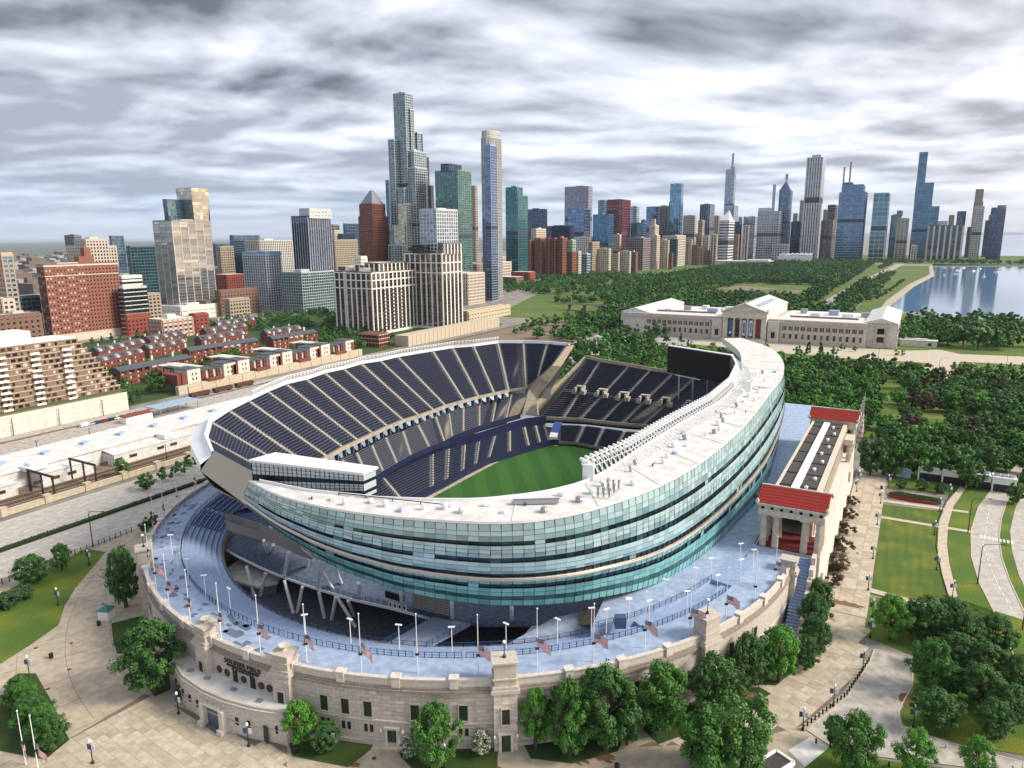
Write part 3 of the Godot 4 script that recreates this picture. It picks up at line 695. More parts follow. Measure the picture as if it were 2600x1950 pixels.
var STRUTS: Array = V3([-128.7,20,-107.7,-144.3,7.5,-121.8,-128.3,18,-110.1,-143.9,7.5,-122.6,-122,18,-109,-130.2,7.5,-114.2,-120.4,15,-113.2,-129.5,7.5,-121.3,-113.9,18,-108.8,-115.3,7.5,-115.5,-112.2,18,-108.7,-118.3,7.5,-113.9,-110.3,16,-111.5,-115.2,7.5,-118.4,-144.2,7,-114.5,-140.4,0,-113.1,-136.4,7,-113.9,-139.3,0,-114,-129.5,7,-113.6,-125.2,0,-111.8,-123.1,7,-113.4,-124.7,0,-112.6,-117.6,7,-113.3,-117,0,-113.9,-112.5,7,-113.6,-114.9,0,-114.1,-112.1,7,-113.6,-107.6,0,-114.4,-108.5,7,-113.4,-111.2,0,-118,-89.2,16.5,-109,-95,7.5,-116.5,-77.5,16,-111,-82.3,7.5,-118,-66.1,15.5,-116,-70.2,7.5,-123.1,-97.5,18,-105.2,-106.6,7.5,-115.3])
var WEDGE: Array = V3([-152.2,19.5,-115.8,-145.3,19.5,-115.7,-138.8,19.5,-115.3,-131,19,-114.5,-124,18,-113,-117.4,16.5,-111.3])
var WEDGE2: Array = V3([-156.1,15,-118.4,-147.2,15.3,-116.9,-139.5,15.6,-115.5,-130.2,16,-113.4,-123.2,16,-112,-117.8,16,-111.7])

func pol(deg: float, r: float, y: float) -> Vector3:
	var a := deg_to_rad(deg)
	return SC + Vector3(sin(a) * r, y, cos(a) * r)

func out_dir(deg: float) -> Vector3:
	var a := deg_to_rad(deg)
	return Vector3(sin(a), 0, cos(a))

# one tier of seating between an upper and a lower edge; an aisle runs between every pair of points
func tier(owner_node: Node3D, called: String, tp: Array, bt: Array, rows: int, gap := 0.62, split := -1):
	var h := holder(owner_node, called)
	var off: Vector3 = owner_node.position
	var tr := MB.new(off)
	var seats := []
	var n := tp.size()
	var und := MB.new(off)
	for s in n - 1:
		for k in rows:
			var f0 := float(k) / rows
			var f1 := float(k + 1) / rows
			var a0: Vector3 = bt[s].lerp(tp[s], f0)
			var a1: Vector3 = bt[s].lerp(tp[s], f1)
			var b0: Vector3 = bt[s + 1].lerp(tp[s + 1], f0)
			var b1: Vector3 = bt[s + 1].lerp(tp[s + 1], f1)
			var a1f := Vector3(a1.x, a0.y, a1.z)
			var b1f := Vector3(b1.x, b0.y, b1.z)
			tr.quad(a0, a1f, b1f, b0)
			tr.quad(a1f, a1, b1, b1f)
			if k == split: continue
			var dirv: Vector3 = b0 - a0
			var ln := dirv.length()
			dirv /= ln
			var back := (a1f - a0)
			back = (back - dirv * back.dot(dirv))
			var depth := back.length()
			back = back.normalized()
			var m := int((ln - 1.9) / gap)
			for q in m:
				var p: Vector3 = a0 + dirv * (ln / 2 + (q - (m - 1) / 2.0) * gap) + back * depth * 0.62
				seats.append(Transform3D(Basis(dirv, Vector3.UP, -back), p - off))
		und.quad(bt[s] + Vector3(0, -1.2, 0), bt[s + 1] + Vector3(0, -1.2, 0), tp[s + 1] + Vector3(0, -1.6, 0), tp[s] + Vector3(0, -1.6, 0))
		und.quad(bt[s], bt[s + 1], bt[s + 1] + Vector3(0, -1.2, 0), bt[s] + Vector3(0, -1.2, 0))
	part(h, "terracing", tr, M.tread)
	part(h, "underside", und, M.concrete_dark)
	multi(h, "seats", seat_mesh(), M.seat, seats)
	for s in n:
		if s == 0 or s == n - 1: continue
		var al := MB.new(off)
		var t: Vector3 = (bt[s + 1] - bt[s - 1]); t.y = 0; t = t.normalized()
		for k in rows:
			var p0: Vector3 = bt[s].lerp(tp[s], float(k) / rows)
			var p1: Vector3 = bt[s].lerp(tp[s], float(k + 1) / rows)
			var d := Vector3(p1.x - p0.x, 0, p1.z - p0.z)
			for hs in 2:
				var c := p0 + d * (0.25 + hs * 0.5) + Vector3(0, 0.08 + 0.22 * hs, 0)
				al.obox(c, t * 0.5, Vector3(0, 0.12 + 0.1 * hs, 0), d * 0.25)
		part(h, "aisle", al, M.aisle)

var _seat: ArrayMesh
func seat_mesh() -> ArrayMesh:
	if _seat: return _seat
	var b := MB.new()
	b.obox(Vector3(0, 0.42, 0), Vector3(0.25, 0, 0), Vector3(0, 0.04, 0), Vector3(0, 0, 0.22))
	b.obox(Vector3(0, 0.66, -0.22), Vector3(0.25, 0, 0), Vector3(0, 0.26, 0), Vector3(0, 0, 0.04))
	_seat = b.mesh()
	return _seat

func build_stadium():
	var base := Vector3(-108, 0, -236)
	var st := thing("stadium_bowl", "modern stadium bowl of navy seats and blue glass set inside a stone arena", "stadium", base)
	tier(st, "west_upper_tier", WT, WB, 27)
	tier(st, "west_middle_tier", MT, MBT, 14)
	tier(st, "west_lower_tier", LT, LB, 13)
	tier(st, "north_main_tier", NT, NB, 30, 0.62, 13)
	tier(st, "north_lower_tier", KT, KB, 10)
	var b: MB
	# rim, lip and hull of the west stand
	b = MB.new(base)
	var hull := MB.new(base)
	var n := WT.size()
	var rim := []
	var lip := []
	for i in n:
		var o: Vector3 = WT[i] - WB[i]
		o.y = 0
		o = o.normalized()
		rim.append([WT[i], o])
	for i in n - 1:
		var p: Vector3 = rim[i][0]
		var q: Vector3 = rim[i + 1][0]
		var o1: Vector3 = rim[i][1]
		var o2: Vector3 = rim[i + 1][1]
		# inner kerb, flat lip, outer drop
		var prof := [[0.0, 0.2], [0.1, 1.5], [0.9, 1.5], [1.0, 0.5], [4.6, -0.7], [4.8, -2.2]]
		for k in prof.size() - 1:
			b.quad(p + o1 * prof[k][0] + Vector3(0, prof[k][1], 0), p + o1 * prof[k + 1][0] + Vector3(0, prof[k + 1][1], 0), q + o2 * prof[k + 1][0] + Vector3(0, prof[k + 1][1], 0), q + o2 * prof[k][0] + Vector3(0, prof[k][1], 0))
		var hp := [[4.8, -2.2], [1.0, -8.0], [-6.0, -13.5], [-12.0, -19.0], [-13.0, -24.0]]
		for k in hp.size() - 1:
			hull.quad(p + o1 * hp[k][0] + Vector3(0, hp[k][1], 0), p + o1 * hp[k + 1][0] + Vector3(0, hp[k + 1][1], 0), q + o2 * hp[k + 1][0] + Vector3(0, hp[k + 1][1], 0), q + o2 * hp[k][0] + Vector3(0, hp[k][1], 0))
	part(st, "rim", b, M.white_metal)
	part(st, "metal_hull", hull, M.silver_skin)
	# closed south end of the west stand
	b = MB.new(base)
	var s0: Vector3 = WT[0]
	var sb: Vector3 = WB[0]
	var oo: Vector3 = rim[0][1]
	b.quad(s0 + Vector3(0, 1.5, 0), s0 + oo * 4.8 - Vector3(0, 2.2, 0), s0 - oo * 12 - Vector3(0, 19, 0), sb + Vector3(0, 0.3, 0))
	b.quad(sb + Vector3(0, 0.3, 0), s0 - oo * 12 - Vector3(0, 19, 0), s0 - oo * 13 - Vector3(0, 26, 0), sb - Vector3(0, 12, 0))
	part(st, "end_panel", b, M.silver_skin)
	# blade wall at the north end
	b = MB.new(base)
	for i in WINGI.size() - 1:
		var th := Vector3(0.9, 0, 0.5)
		b.quad(WINGI[i], WINGI[i + 1], WINGO[i + 1], WINGO[i])
		b.quad(WINGI[i] + th, WINGO[i] + th, WINGO[i + 1] + th, WINGI[i + 1] + th)
		b.quad(WINGO[i], WINGO[i + 1], WINGO[i + 1] + th, WINGO[i] + th)
		b.quad(WINGI[i], WINGI[i] + th, WINGI[i + 1] + th, WINGI[i + 1])
	part(st, "blade_wall", b, M.concrete)
	# row of suites between the upper and the middle tier
	var glassy := MB.new(base)
	var ribs := MB.new(base)
	for i in range(2, WB.size() - 4):
		var p: Vector3 = WB[i]
		var q: Vector3 = WB[i + 1]
		var dn := Vector3(0, -3.2, 0)
		var back := Vector3(-1.2, 0, 0)
		glassy.quad(p + dn + back, q + dn + back, q + back - Vector3(0, 1.2, 0), p + back - Vector3(0, 1.2, 0))
		ribs.obox((p + q) / 2 + Vector3(0.3, -0.7, 0), (q - p) / 2, Vector3(0, 0.6, 0), Vector3(0.25, 0, 0))
		for k in 2:
			var a := p.lerp(q, 0.12 + 0.5 * k)
			var c := p.lerp(q, 0.42 + 0.5 * k)
			var suite_tri := MB.new(base)
			suite_tri.quad(a + Vector3(0.4, -1.3, 0), c + Vector3(0.4, -1.3, 0), c.lerp(a, 0.3) + Vector3(1.4, -3.0, 0), a.lerp(c, 0.3) + Vector3(1.4, -3.0, 0))
			suite_tri.obox(a + Vector3(0.3, -2.4, 0), Vector3(0.5, 0, 0), Vector3(0, 1.2, 0), Vector3(0, 0, 0.15))
			part(st, "suite_awning", suite_tri, M.awning)
	part(st, "suite_glass", glassy, M.glass_dark)
	part(st, "balcony_edge", ribs, M.concrete)
	# dark fascias under the tier edges, wall round the pitch
	b = MB.new(base)
	for i in MBT.size() - 1:
		b.quad(MBT[i] + Vector3(0.4, 0.8, 0), MBT[i + 1] + Vector3(0.4, 0.8, 0), MBT[i + 1] + Vector3(0.4, -1.6, 0), MBT[i] + Vector3(0.4, -1.6, 0))
		b.quad(MBT[i] + Vector3(-7, -1.6, 0), MBT[i + 1] + Vector3(-7, -1.6, 0), MBT[i + 1] + Vector3(-7, -5, 0), MBT[i] + Vector3(-7, -5, 0))
	part(st, "fascia", b, M.navy_wall)
	b = MB.new(base)
	for i in NB.size() - 1:
		b.quad(NB[i] + Vector3(0, -1.2, -7), NB[i + 1] + Vector3(0, -1.2, -7), NB[i + 1] + Vector3(0, -4, -7), NB[i] + Vector3(0, -4, -7))
	part(st, "fascia", b, M.navy_wall)
	b = MB.new(base)
	for i in NB.size() - 1:
		b.obox((NB[i] + NB[i + 1]) / 2 + Vector3(0, 0.25, 0.4), (NB[i + 1] - NB[i]) / 2, Vector3(0, 0.65, 0), Vector3(0, 0, 0.3))
	part(st, "north_balcony_edge", b, M.concrete)
	b = MB.new(base)
	for i in LT.size() - 1:
		b.quad(LT[i], LT[i + 1], LT[i + 1] + Vector3(0.5, 4.2, 0), LT[i] + Vector3(0.5, 4.2, 0))
	part(st, "gap_shade_sheet", b, M.navy_wall)  # navy sheet stands for the shade under the middle tier
	var wall := MB.new(base)
	var pts := LB.duplicate()
	pts.append_array(KB)
	for i in pts.size() - 1:
		var p: Vector3 = pts[i]
		var q: Vector3 = pts[i + 1]
		if p.distance_to(q) > 6 and absf(p.z + 286) < 4 and absf(q.z + 286) < 4: continue
		wall.quad(p + Vector3(0.3, 0.9, 0.3), q + Vector3(0.3, 0.9, 0.3), q + Vector3(0.3, -2.0, 0.3), p + Vector3(0.3, -2.0, 0.3))
		wall.quad(p + Vector3(0, 0.9, 0), q + Vector3(0, 0.9, 0), q + Vector3(0.3, 0.9, 0.3), p + Vector3(0.3, 0.9, 0.3))
	part(st, "pitch_wall", wall, M.navy_wall)
	# tunnel at the corner of the pitch
	b = MB.new(base)
	var tc: Vector3 = (LB[LB.size() - 1] + KB[0]) / 2
	b.box(tc.x - 1.6, -5, tc.z - 5, 4.6, 0.3, 12, 0.2)
	part(st, "tunnel_ramp", b, M.concrete)
	b = MB.new(base)
	b.quad(tc + Vector3(-3.4, 1.4, -1.0), tc + Vector3(0.6, 1.4, -1.6), tc + Vector3(-1.6, 6.2, -12), tc + Vector3(-5.4, 6.2, -11))
	part(st, "tunnel_cover", b, mat("tunnel_blue", "34508f", 0.6))
	b = MB.new(base)
	b.quad(tc + Vector3(-3.2, 1.5, -1.2), tc + Vector3(0.5, 1.5, -1.8), tc + Vector3(-0.2, 2.9, -4.6), tc + Vector3(-3.9, 2.9, -4.0))
	part(st, "tunnel_banner", b, M.white_paint)
	# entries in the north stand
	for s in range(1, NT.size()):
		var p: Vector3 = NB[s].lerp(NT[s], 0.45)
		var vh := holder(st, "stand_entry")
		b = MB.new(base)
		b.box(p.x - 1.7, p.y - 0.6, p.z, 0.9, 3.2, 5.0); b.box(p.x + 1.7, p.y - 0.6, p.z, 0.9, 3.2, 5.0); b.box(p.x, p.y + 2.6, p.z - 1.2, 4.3, 0.5, 2.6)
		b.box(p.x - 2.8, p.y - 0.6, p.z + 0.6, 1.2, 1.9, 3.2); b.box(p.x + 2.8, p.y - 0.6, p.z + 0.6, 1.2, 1.9, 3.2)
		part(vh, "surround", b, M.aisle)
		b = MB.new(base)
		b.quad(Vector3(p.x - 1.25, p.y - 0.4, p.z - 0.3), Vector3(p.x + 1.25, p.y - 0.4, p.z - 0.3), Vector3(p.x + 1.25, p.y + 2.6, p.z - 0.3), Vector3(p.x - 1.25, p.y + 2.6, p.z - 0.3))
		part(vh, "opening", b, M.black)
	# edges of the north stand
	b = MB.new(base)
	for i in NLEFT.size() - 1:
		b.bar(NLEFT[i] + Vector3(-0.4, 0.7, 0), NLEFT[i + 1] + Vector3(-0.4, 0.7, 0), 0.7, 1.9)
		b.quad(NLEFT[i], NLEFT[i + 1], Vector3(NLEFT[i + 1].x, -4, NLEFT[i + 1].z), Vector3(NLEFT[i].x, -4, NLEFT[i].z))
	for i in NT.size() - 1:
		b.bar(NT[i] + Vector3(0, 0.8, -0.4), NT[i + 1] + Vector3(0, 0.8, -0.4), 0.5, 2.0)
		b.quad(NT[i + 1] + Vector3(0, 0, -0.6), NT[i] + Vector3(0, 0, -0.6), Vector3(NT[i].x, 0, NT[i].z - 0.6), Vector3(NT[i + 1].x, 0, NT[i + 1].z - 0.6))
	part(st, "parapet", b, M.concrete)
	build_glass(st, base)
	build_east_roof(st, base)
	build_deck_under_glass(st, base)
	build_pitch()
	build_scoreboard()
	build_truss()

func build_glass(st: Node3D, base: Vector3):
	var h := holder(st, "glass_facade")
	# rows from the roof edge down: [share, tone]  0 light, 1 middle, 2 dark, 3 metal band, 4 teal, 5 deep teal
	var rowsd := [[0.0, 0], [0.075, 0], [0.13, 1], [0.19, 2], [0.235, 0], [0.28, 0], [0.325, 1], [0.375, 2], [0.43, 0], [0.482, 0], [0.535, 1], [0.565, 2], [0.612, 3], [0.652, 4], [0.70, 2], [0.755, 4], [0.81, 4], [0.865, 5], [0.92, 4], [1.0, 4]]
	var tones := ["b3d2d8", "8fb6c0", "1b2f38", "c8c2b8", "7fbcbc", "2a5f5e"]
	var mats := []
	for k in 6:
		var ms := []
		for j in 3:
			var cc := Color(tones[k])
			cc = cc.lightened(0.07 * j) if j < 2 else cc.darkened(0.1)
			var m := mat("pane%d_%d" % [k, j], cc.to_html(false), [0.22, 0.12, 0.06, 0.4, 0.12, 0.08][k], [0.25, 0.3, 0.1, 0.5, 0.25, 0.2][k])
			ms.append(m)
		mats.append(ms)
	var n := GT.size() - 1
	var jobs := []
	for i in n:
		for rI in rowsd.size() - 1:
			var v0: float = rowsd[rI][0]
			var v1: float = rowsd[rI + 1][0]
			var a: Vector3 = facade(i, v0)
			var bb: Vector3 = facade(i + 1, v0)
			var c: Vector3 = facade(i + 1, v1)
			var d: Vector3 = facade(i, v1)
			var tone: int = rowsd[rI][1]
			# towards both ends some window bands close up
			if tone == 2 and rI < 5 and (i < 14 or i > 120): tone = 1
			if tone == 2 and rng.randf() < 0.16: tone = [1, 5, 2][rng.randi() % 3]
			if tone == 1 and rng.randf() < 0.2: tone = 0
			var mid := (a + c) / 2
			var area := (bb - a).cross(d - a).length()
			var nn := (d - a).cross(bb - a).normalized()
			var face := maxf(0.02, -nn.dot((mid - EYE).normalized()))
			jobs.append([area * face / mid.distance_squared_to(EYE), a, bb, c, d, nn, tone])
	jobs.sort_custom(func(x, y): return x[0] > y[0])
	var rest := []
	for k in 6: rest.append([MB.new(base), MB.new(base), MB.new(base)])
	for k in jobs.size():
		var jb: Array = jobs[k]
		var nn: Vector3 = jb[5]
		var tone: int = jb[6]
		var inset := -nn * (0.22 if tone == 2 else (0.0 if tone != 3 else -0.35))
		var tiltv := nn * jit(0.012)
		var p: Vector3 = jb[1] + inset
		var q: Vector3 = jb[2] + inset
		var s: Vector3 = jb[3] + inset
		var t: Vector3 = jb[4] + inset + tiltv
		var ce := (p + q + s + t) / 4
		var sh := 0.985
		p = ce + (p - ce) * sh; q = ce + (q - ce) * sh; s = ce + (s - ce) * sh; t = ce + (t - ce) * sh
		var var_i := rng.randi() % 3
		if k < 300:
			var m := MB.new(base)
			m.quad(t, s, q, p)
			var bk := -nn * 0.08
			m.quad(p + bk, q + bk, s + bk, t + bk)
			m.quad(t + bk, s + bk, s, t); m.quad(p, q, q + bk, p + bk)
			part(h, "pane", m, mats[tone][var_i])
		else:
			rest[tone][var_i].quad(t, s, q, p)
	for k in 6:
		for j in 3: part(h, "pane_field", rest[k][j], mats[k][j], "stuff")
	# mullions: uprights at each column, thin rails at each row
	var mu := MB.new(base)
	for i in n + 1:
		for rI in 3:
			var a: Vector3 = facade(i, rI / 3.0)
			var c: Vector3 = facade(i, (rI + 1) / 3.0)
			mu.bar(a, c, 0.09, 0.16)
	for rI in rowsd.size():
		for i in range(0, n):
			mu.bar(facade(i, rowsd[rI][0]), facade(i + 1, rowsd[rI][0]), 0.05, 0.06)
	part(h, "mullions", mu, M.dark_steel, "stuff")
	# rounded metal band
	var band := MB.new(base)
	for i in n: band.tube(facade(i, 0.632) , facade(i + 1, 0.632), 0.42, 0.42, 6, false)
	part(h, "metal_band", band, mat("warm_metal", "cfc4b8", 0.35, 0.5))
	# dark backing a little inside so that no sky shows through
	var bk := MB.new(base)
	for i in n:
		var inn := Vector3(-108, 0, -236)
		var a: Vector3 = GT[i]
		var c: Vector3 = GT[i + 1]
		var d: Vector3 = GB[i + 1]
		var e: Vector3 = GB[i]
		bk.quad(a.lerp(Vector3(inn.x, a.y, inn.z), 0.012), c.lerp(Vector3(inn.x, c.y, inn.z), 0.012), d.lerp(Vector3(inn.x, d.y, inn.z), 0.012), e.lerp(Vector3(inn.x, e.y, inn.z), 0.012))
	part(h, "inner_wall", bk, M.black)
	# glazed entrance hall below the ribbon
	var hall := MB.new(base)
	var hm := MB.new(base)
	for i in range(74, 98):
		var a: Vector3 = GB[i].lerp(Vector3(-108, GB[i].y, -200), 0.02)
		var c: Vector3 = GB[i + 1].lerp(Vector3(-108, GB[i + 1].y, -200), 0.02)
		hall.quad(Vector3(a.x, 8.6, a.z), Vector3(c.x, 8.6, c.z), c, a)
		hm.bar(Vector3(a.x, 8.6, a.z + 0.1), a + Vector3(0, 0, 0.1), 0.16, 0.16)
		for y in [10.8, 12.6, 14.2]:
			if y < a.y: hm.bar(Vector3(a.x, y, a.z + 0.1), Vector3(c.x, y, c.z + 0.1), 0.1, 0.12)
	part(h, "hall_glass", hall, mat("hall_teal", "3f7476", 0.1, 0.2))
	part(h, "hall_mullions", hm, M.white_metal, "stuff")
	# entrance doors along the terrace
	for i in [92, 98, 104, 110]:
		var m := MB.new(base)
		for k in 4:
			var p: Vector3 = facade(i, 1.0).lerp(facade(i + 2, 1.0), (k + 0.5) / 4)
			m.box(p.x + 0.25, 12.7, p.z + 0.1, 0.12, 2.7, 0.12)
		var pa: Vector3 = facade(i, 1.0)
		var pb: Vector3 = facade(i + 2, 1.0)
		m.bar(pa + Vector3(0.25, 2.7, 0.1), pb + Vector3(0.25, 2.7, 0.1), 0.2, 0.25)
		part(h, "entrance_door", m, M.steel)

func facade(i: int, v: float) -> Vector3:
	var a: Vector3 = GT[i]
	var b: Vector3 = GB[i]
	var p := a.lerp(b, v)
	# the ribbon bulges outwards a little in the middle
	var o := Vector3(p.x + 108, 0, (p.z + 236) * 0.45).normalized()
	return p + o * sin(v * PI) * 1.1

func build_east_roof(st: Node3D, base: Vector3):
	var b := MB.new(base)
	var e := MB.new(base)
	var n := GT.size()
	for i in n - 1:
		b.quad(RI[i], GT[i] + Vector3(0, 0.55, 0), GT[i + 1] + Vector3(0, 0.55, 0), RI[i + 1])
		e.quad(GT[i] + Vector3(0, 0.55, 0), GT[i] - Vector3(0, 0.05, 0), GT[i + 1] - Vector3(0, 0.05, 0), GT[i + 1] + Vector3(0, 0.55, 0))
		e.quad(RI[i] - Vector3(0, 2.6, 0), RI[i], RI[i + 1], RI[i + 1] - Vector3(0, 2.6, 0))
		e.obox((RI[i] + RI[i + 1]) / 2 + Vector3(0, 0.25, 0), (RI[i + 1] - RI[i]) / 2, Vector3(0, 0.3, 0), Vector3(0.12, 0, 0.12))
	part(st, "white_roof", b, M.white_roof)
	part(st, "roof_edge", e, M.white_metal)
	# seams of the roof sheets
	var sm := MB.new(base)
	for i in range(4, n - 1, 9):
		sm = MB.new(base)
		sm.bar(RI[i] + Vector3(0, 0.06, 0), GT[i] + Vector3(0, 0.62, 0), 0.25, 0.12)
		part(st, "roof_seam", sm, M.white_roof2)
	# stand below the roof, facing the pitch
	var sl := MB.new(base)
	for i in range(86, n - 1):
		var f0 := clampf((RI[i].z + 236) / 60, -1, 1)
		var f1 := clampf((RI[i + 1].z + 236) / 60, -1, 1)
		var p := Vector3(-64 - 14 * absf(f0) , -3, lerpf(RI[i].z, -236, 0.28))
		var q := Vector3(-64 - 14 * absf(f1), -3, lerpf(RI[i + 1].z, -236, 0.28))
		sl.quad(p, q, RI[i + 1] - Vector3(0, 4, 0), RI[i] - Vector3(0, 4, 0))
	part(st, "east_tier", sl, M.seat)
	# glazed block at the south tip
	var pb := MB.new(base)
	var h := holder(st, "glazed_block")
	var c0 := Vector3(-125.5, 31, -103.5)
	var c1 := Vector3(-97.5, 36, -108.5)
	var c2 := Vector3(-97.5, 36, -112.5)
	var c3 := Vector3(-124.5, 31, -109.5)
	var tp := 41.2
	var frame := MB.new(base)
	for k in 4:
		var p: Vector3 = [c0, c1, c2, c3][k]
		var q: Vector3 = [c1, c2, c3, c0][k]
		var pt := Vector3(p.x, tp, p.z)
		var qt := Vector3(q.x, tp, q.z)
		var nseg := 24 if k % 2 == 0 else 5
		for r in 7:
			for s in nseg:
				var u0 := float(s) / nseg
				var u1 := float(s + 1) / nseg
				var w0 := r / 7.0
				var w1 := (r + 1) / 7.0
				var m := "glass_dark" if (r == 1 or r == 4) else "glass_light"
				if m == "glass_light": pb.quad(p.lerp(q, u0).lerp(pt.lerp(qt, u0), w0), p.lerp(q, u1).lerp(pt.lerp(qt, u1), w0), p.lerp(q, u1).lerp(pt.lerp(qt, u1), w1), p.lerp(q, u0).lerp(pt.lerp(qt, u0), w1))
				else: frame.quad(p.lerp(q, u0).lerp(pt.lerp(qt, u0), w0), p.lerp(q, u1).lerp(pt.lerp(qt, u1), w0), p.lerp(q, u1).lerp(pt.lerp(qt, u1), w1), p.lerp(q, u0).lerp(pt.lerp(qt, u0), w1))
	pb.col = Color(0.8, 0.85, 0.85)
	part(h, "pale_glass", pb, mat("pale_glass", "c6d2d6", 0.2, 0.25), "stuff")
	part(h, "window_band", frame, M.glass_dark, "stuff")
	var mu := MB.new(base)
	for s in 25:
		var p := c0.lerp(c1, s / 24.0) + Vector3(0, 0, 0.06)
		mu.bar(p, Vector3(p.x, tp, p.z), 0.08, 0.1)
	for r in 10:
		var w := r / 10.0
		mu.bar(c0.lerp(Vector3(c0.x, tp, c0.z), w) + Vector3(0, 0, 0.06), c1.lerp(Vector3(c1.x, tp, c1.z), w) + Vector3(0, 0, 0.06), 0.05, 0.07)
	part(h, "mullions", mu, M.dark_steel, "stuff")
	var rf := MB.new(base)
	rf.prism(PackedVector2Array([Vector2(c0.x - 0.4, c0.z + 0.5), Vector2(c1.x + 0.4, c1.z + 0.5), Vector2(c2.x + 0.4, c2.z - 0.4), Vector2(c3.x - 0.4, c3.z - 0.4)]), tp, tp + 0.5)
	part(h, "roof_slab", rf, M.white_metal)
	# plant on the roof: small vents, pipes, boxes
	var spots := []
	for i in range(10, 120, 2):
		spots.append([i, rng.randf_range(0.25, 0.8)])
	for sp in spots:
		var p: Vector3 = RI[sp[0]].lerp(GT[sp[0]], sp[1]) + Vector3(0, 0.3, 0)
		var kind := rng.randi() % 5
		var vn := MB.new(base)
		if kind < 3:
			var r := rng.randf_range(0.3, 0.6)
			vn.lathe(p, [Vector2(r, 0), Vector2(r, 0.5), Vector2(r * 1.5, 0.6), Vector2(r * 1.5, 0.85), Vector2(r * 1.1, 1.1), Vector2(r * 1.3, 1.15), Vector2(0.0, 1.5)], 8)
			part(st, "roof_vent", vn, M.white_metal if kind else M.steel)
		elif kind == 3:
			vn.bar(p + Vector3(0, 0.25, 0), p + Vector3(jit(4), 0.25, jit(4)), 0.14, 0.14); vn.bar(p, p + Vector3(0, 0.7, 0), 0.2, 0.2)
			part(st, "roof_pipe", vn, M.dark_steel)
		else:
			vn.box(p.x, p.y, p.z, 1.2, 0.7, 0.8, rng.randf() * 3)
			part(st, "roof_box", vn, M.white_metal if rng.randf() < 0.6 else M.deck_blue)
	# the cluster of stacks behind the south end of the lights
	for k in 9:
		var p := Vector3(-52.5 + (k % 3) * 1.1, 37.9, -128 - (k / 3) * 1.6 - k * 0.35)
		var vn := MB.new(base)
		vn.tube(p, p + Vector3(0, 1.7, 0), 0.22, 0.22, 8); vn.tube(p + Vector3(0, 1.8, 0), p + Vector3(0, 2.0, 0), 0.32, 0.32, 8)
		part(st, "exhaust_stack", vn, M.steel)
	var kb := MB.new(base)
	kb.bar(Vector3(-58, 38.2, -121), Vector3(-66, 38.2, -116), 0.9, 0.5); kb.bar(Vector3(-58, 38.6, -121.6), Vector3(-66, 38.6, -116.6), 0.15, 0.3)
	part(st, "roof_gantry", kb, M.steel)
	kb = MB.new(base)
	kb.bar(Vector3(-100, 38.3, -103.6), Vector3(-76, 38.3, -108.8), 0.12, 0.16)
	for k in 5:
		var p := Vector3(-100, 38.0, -103.6).lerp(Vector3(-76, 38.0, -108.8), k / 4.0)
		kb.box(p.x, 37.6, p.z, 0.12, 0.7, 0.12)
	part(st, "roof_handrail", kb, M.dark_steel)

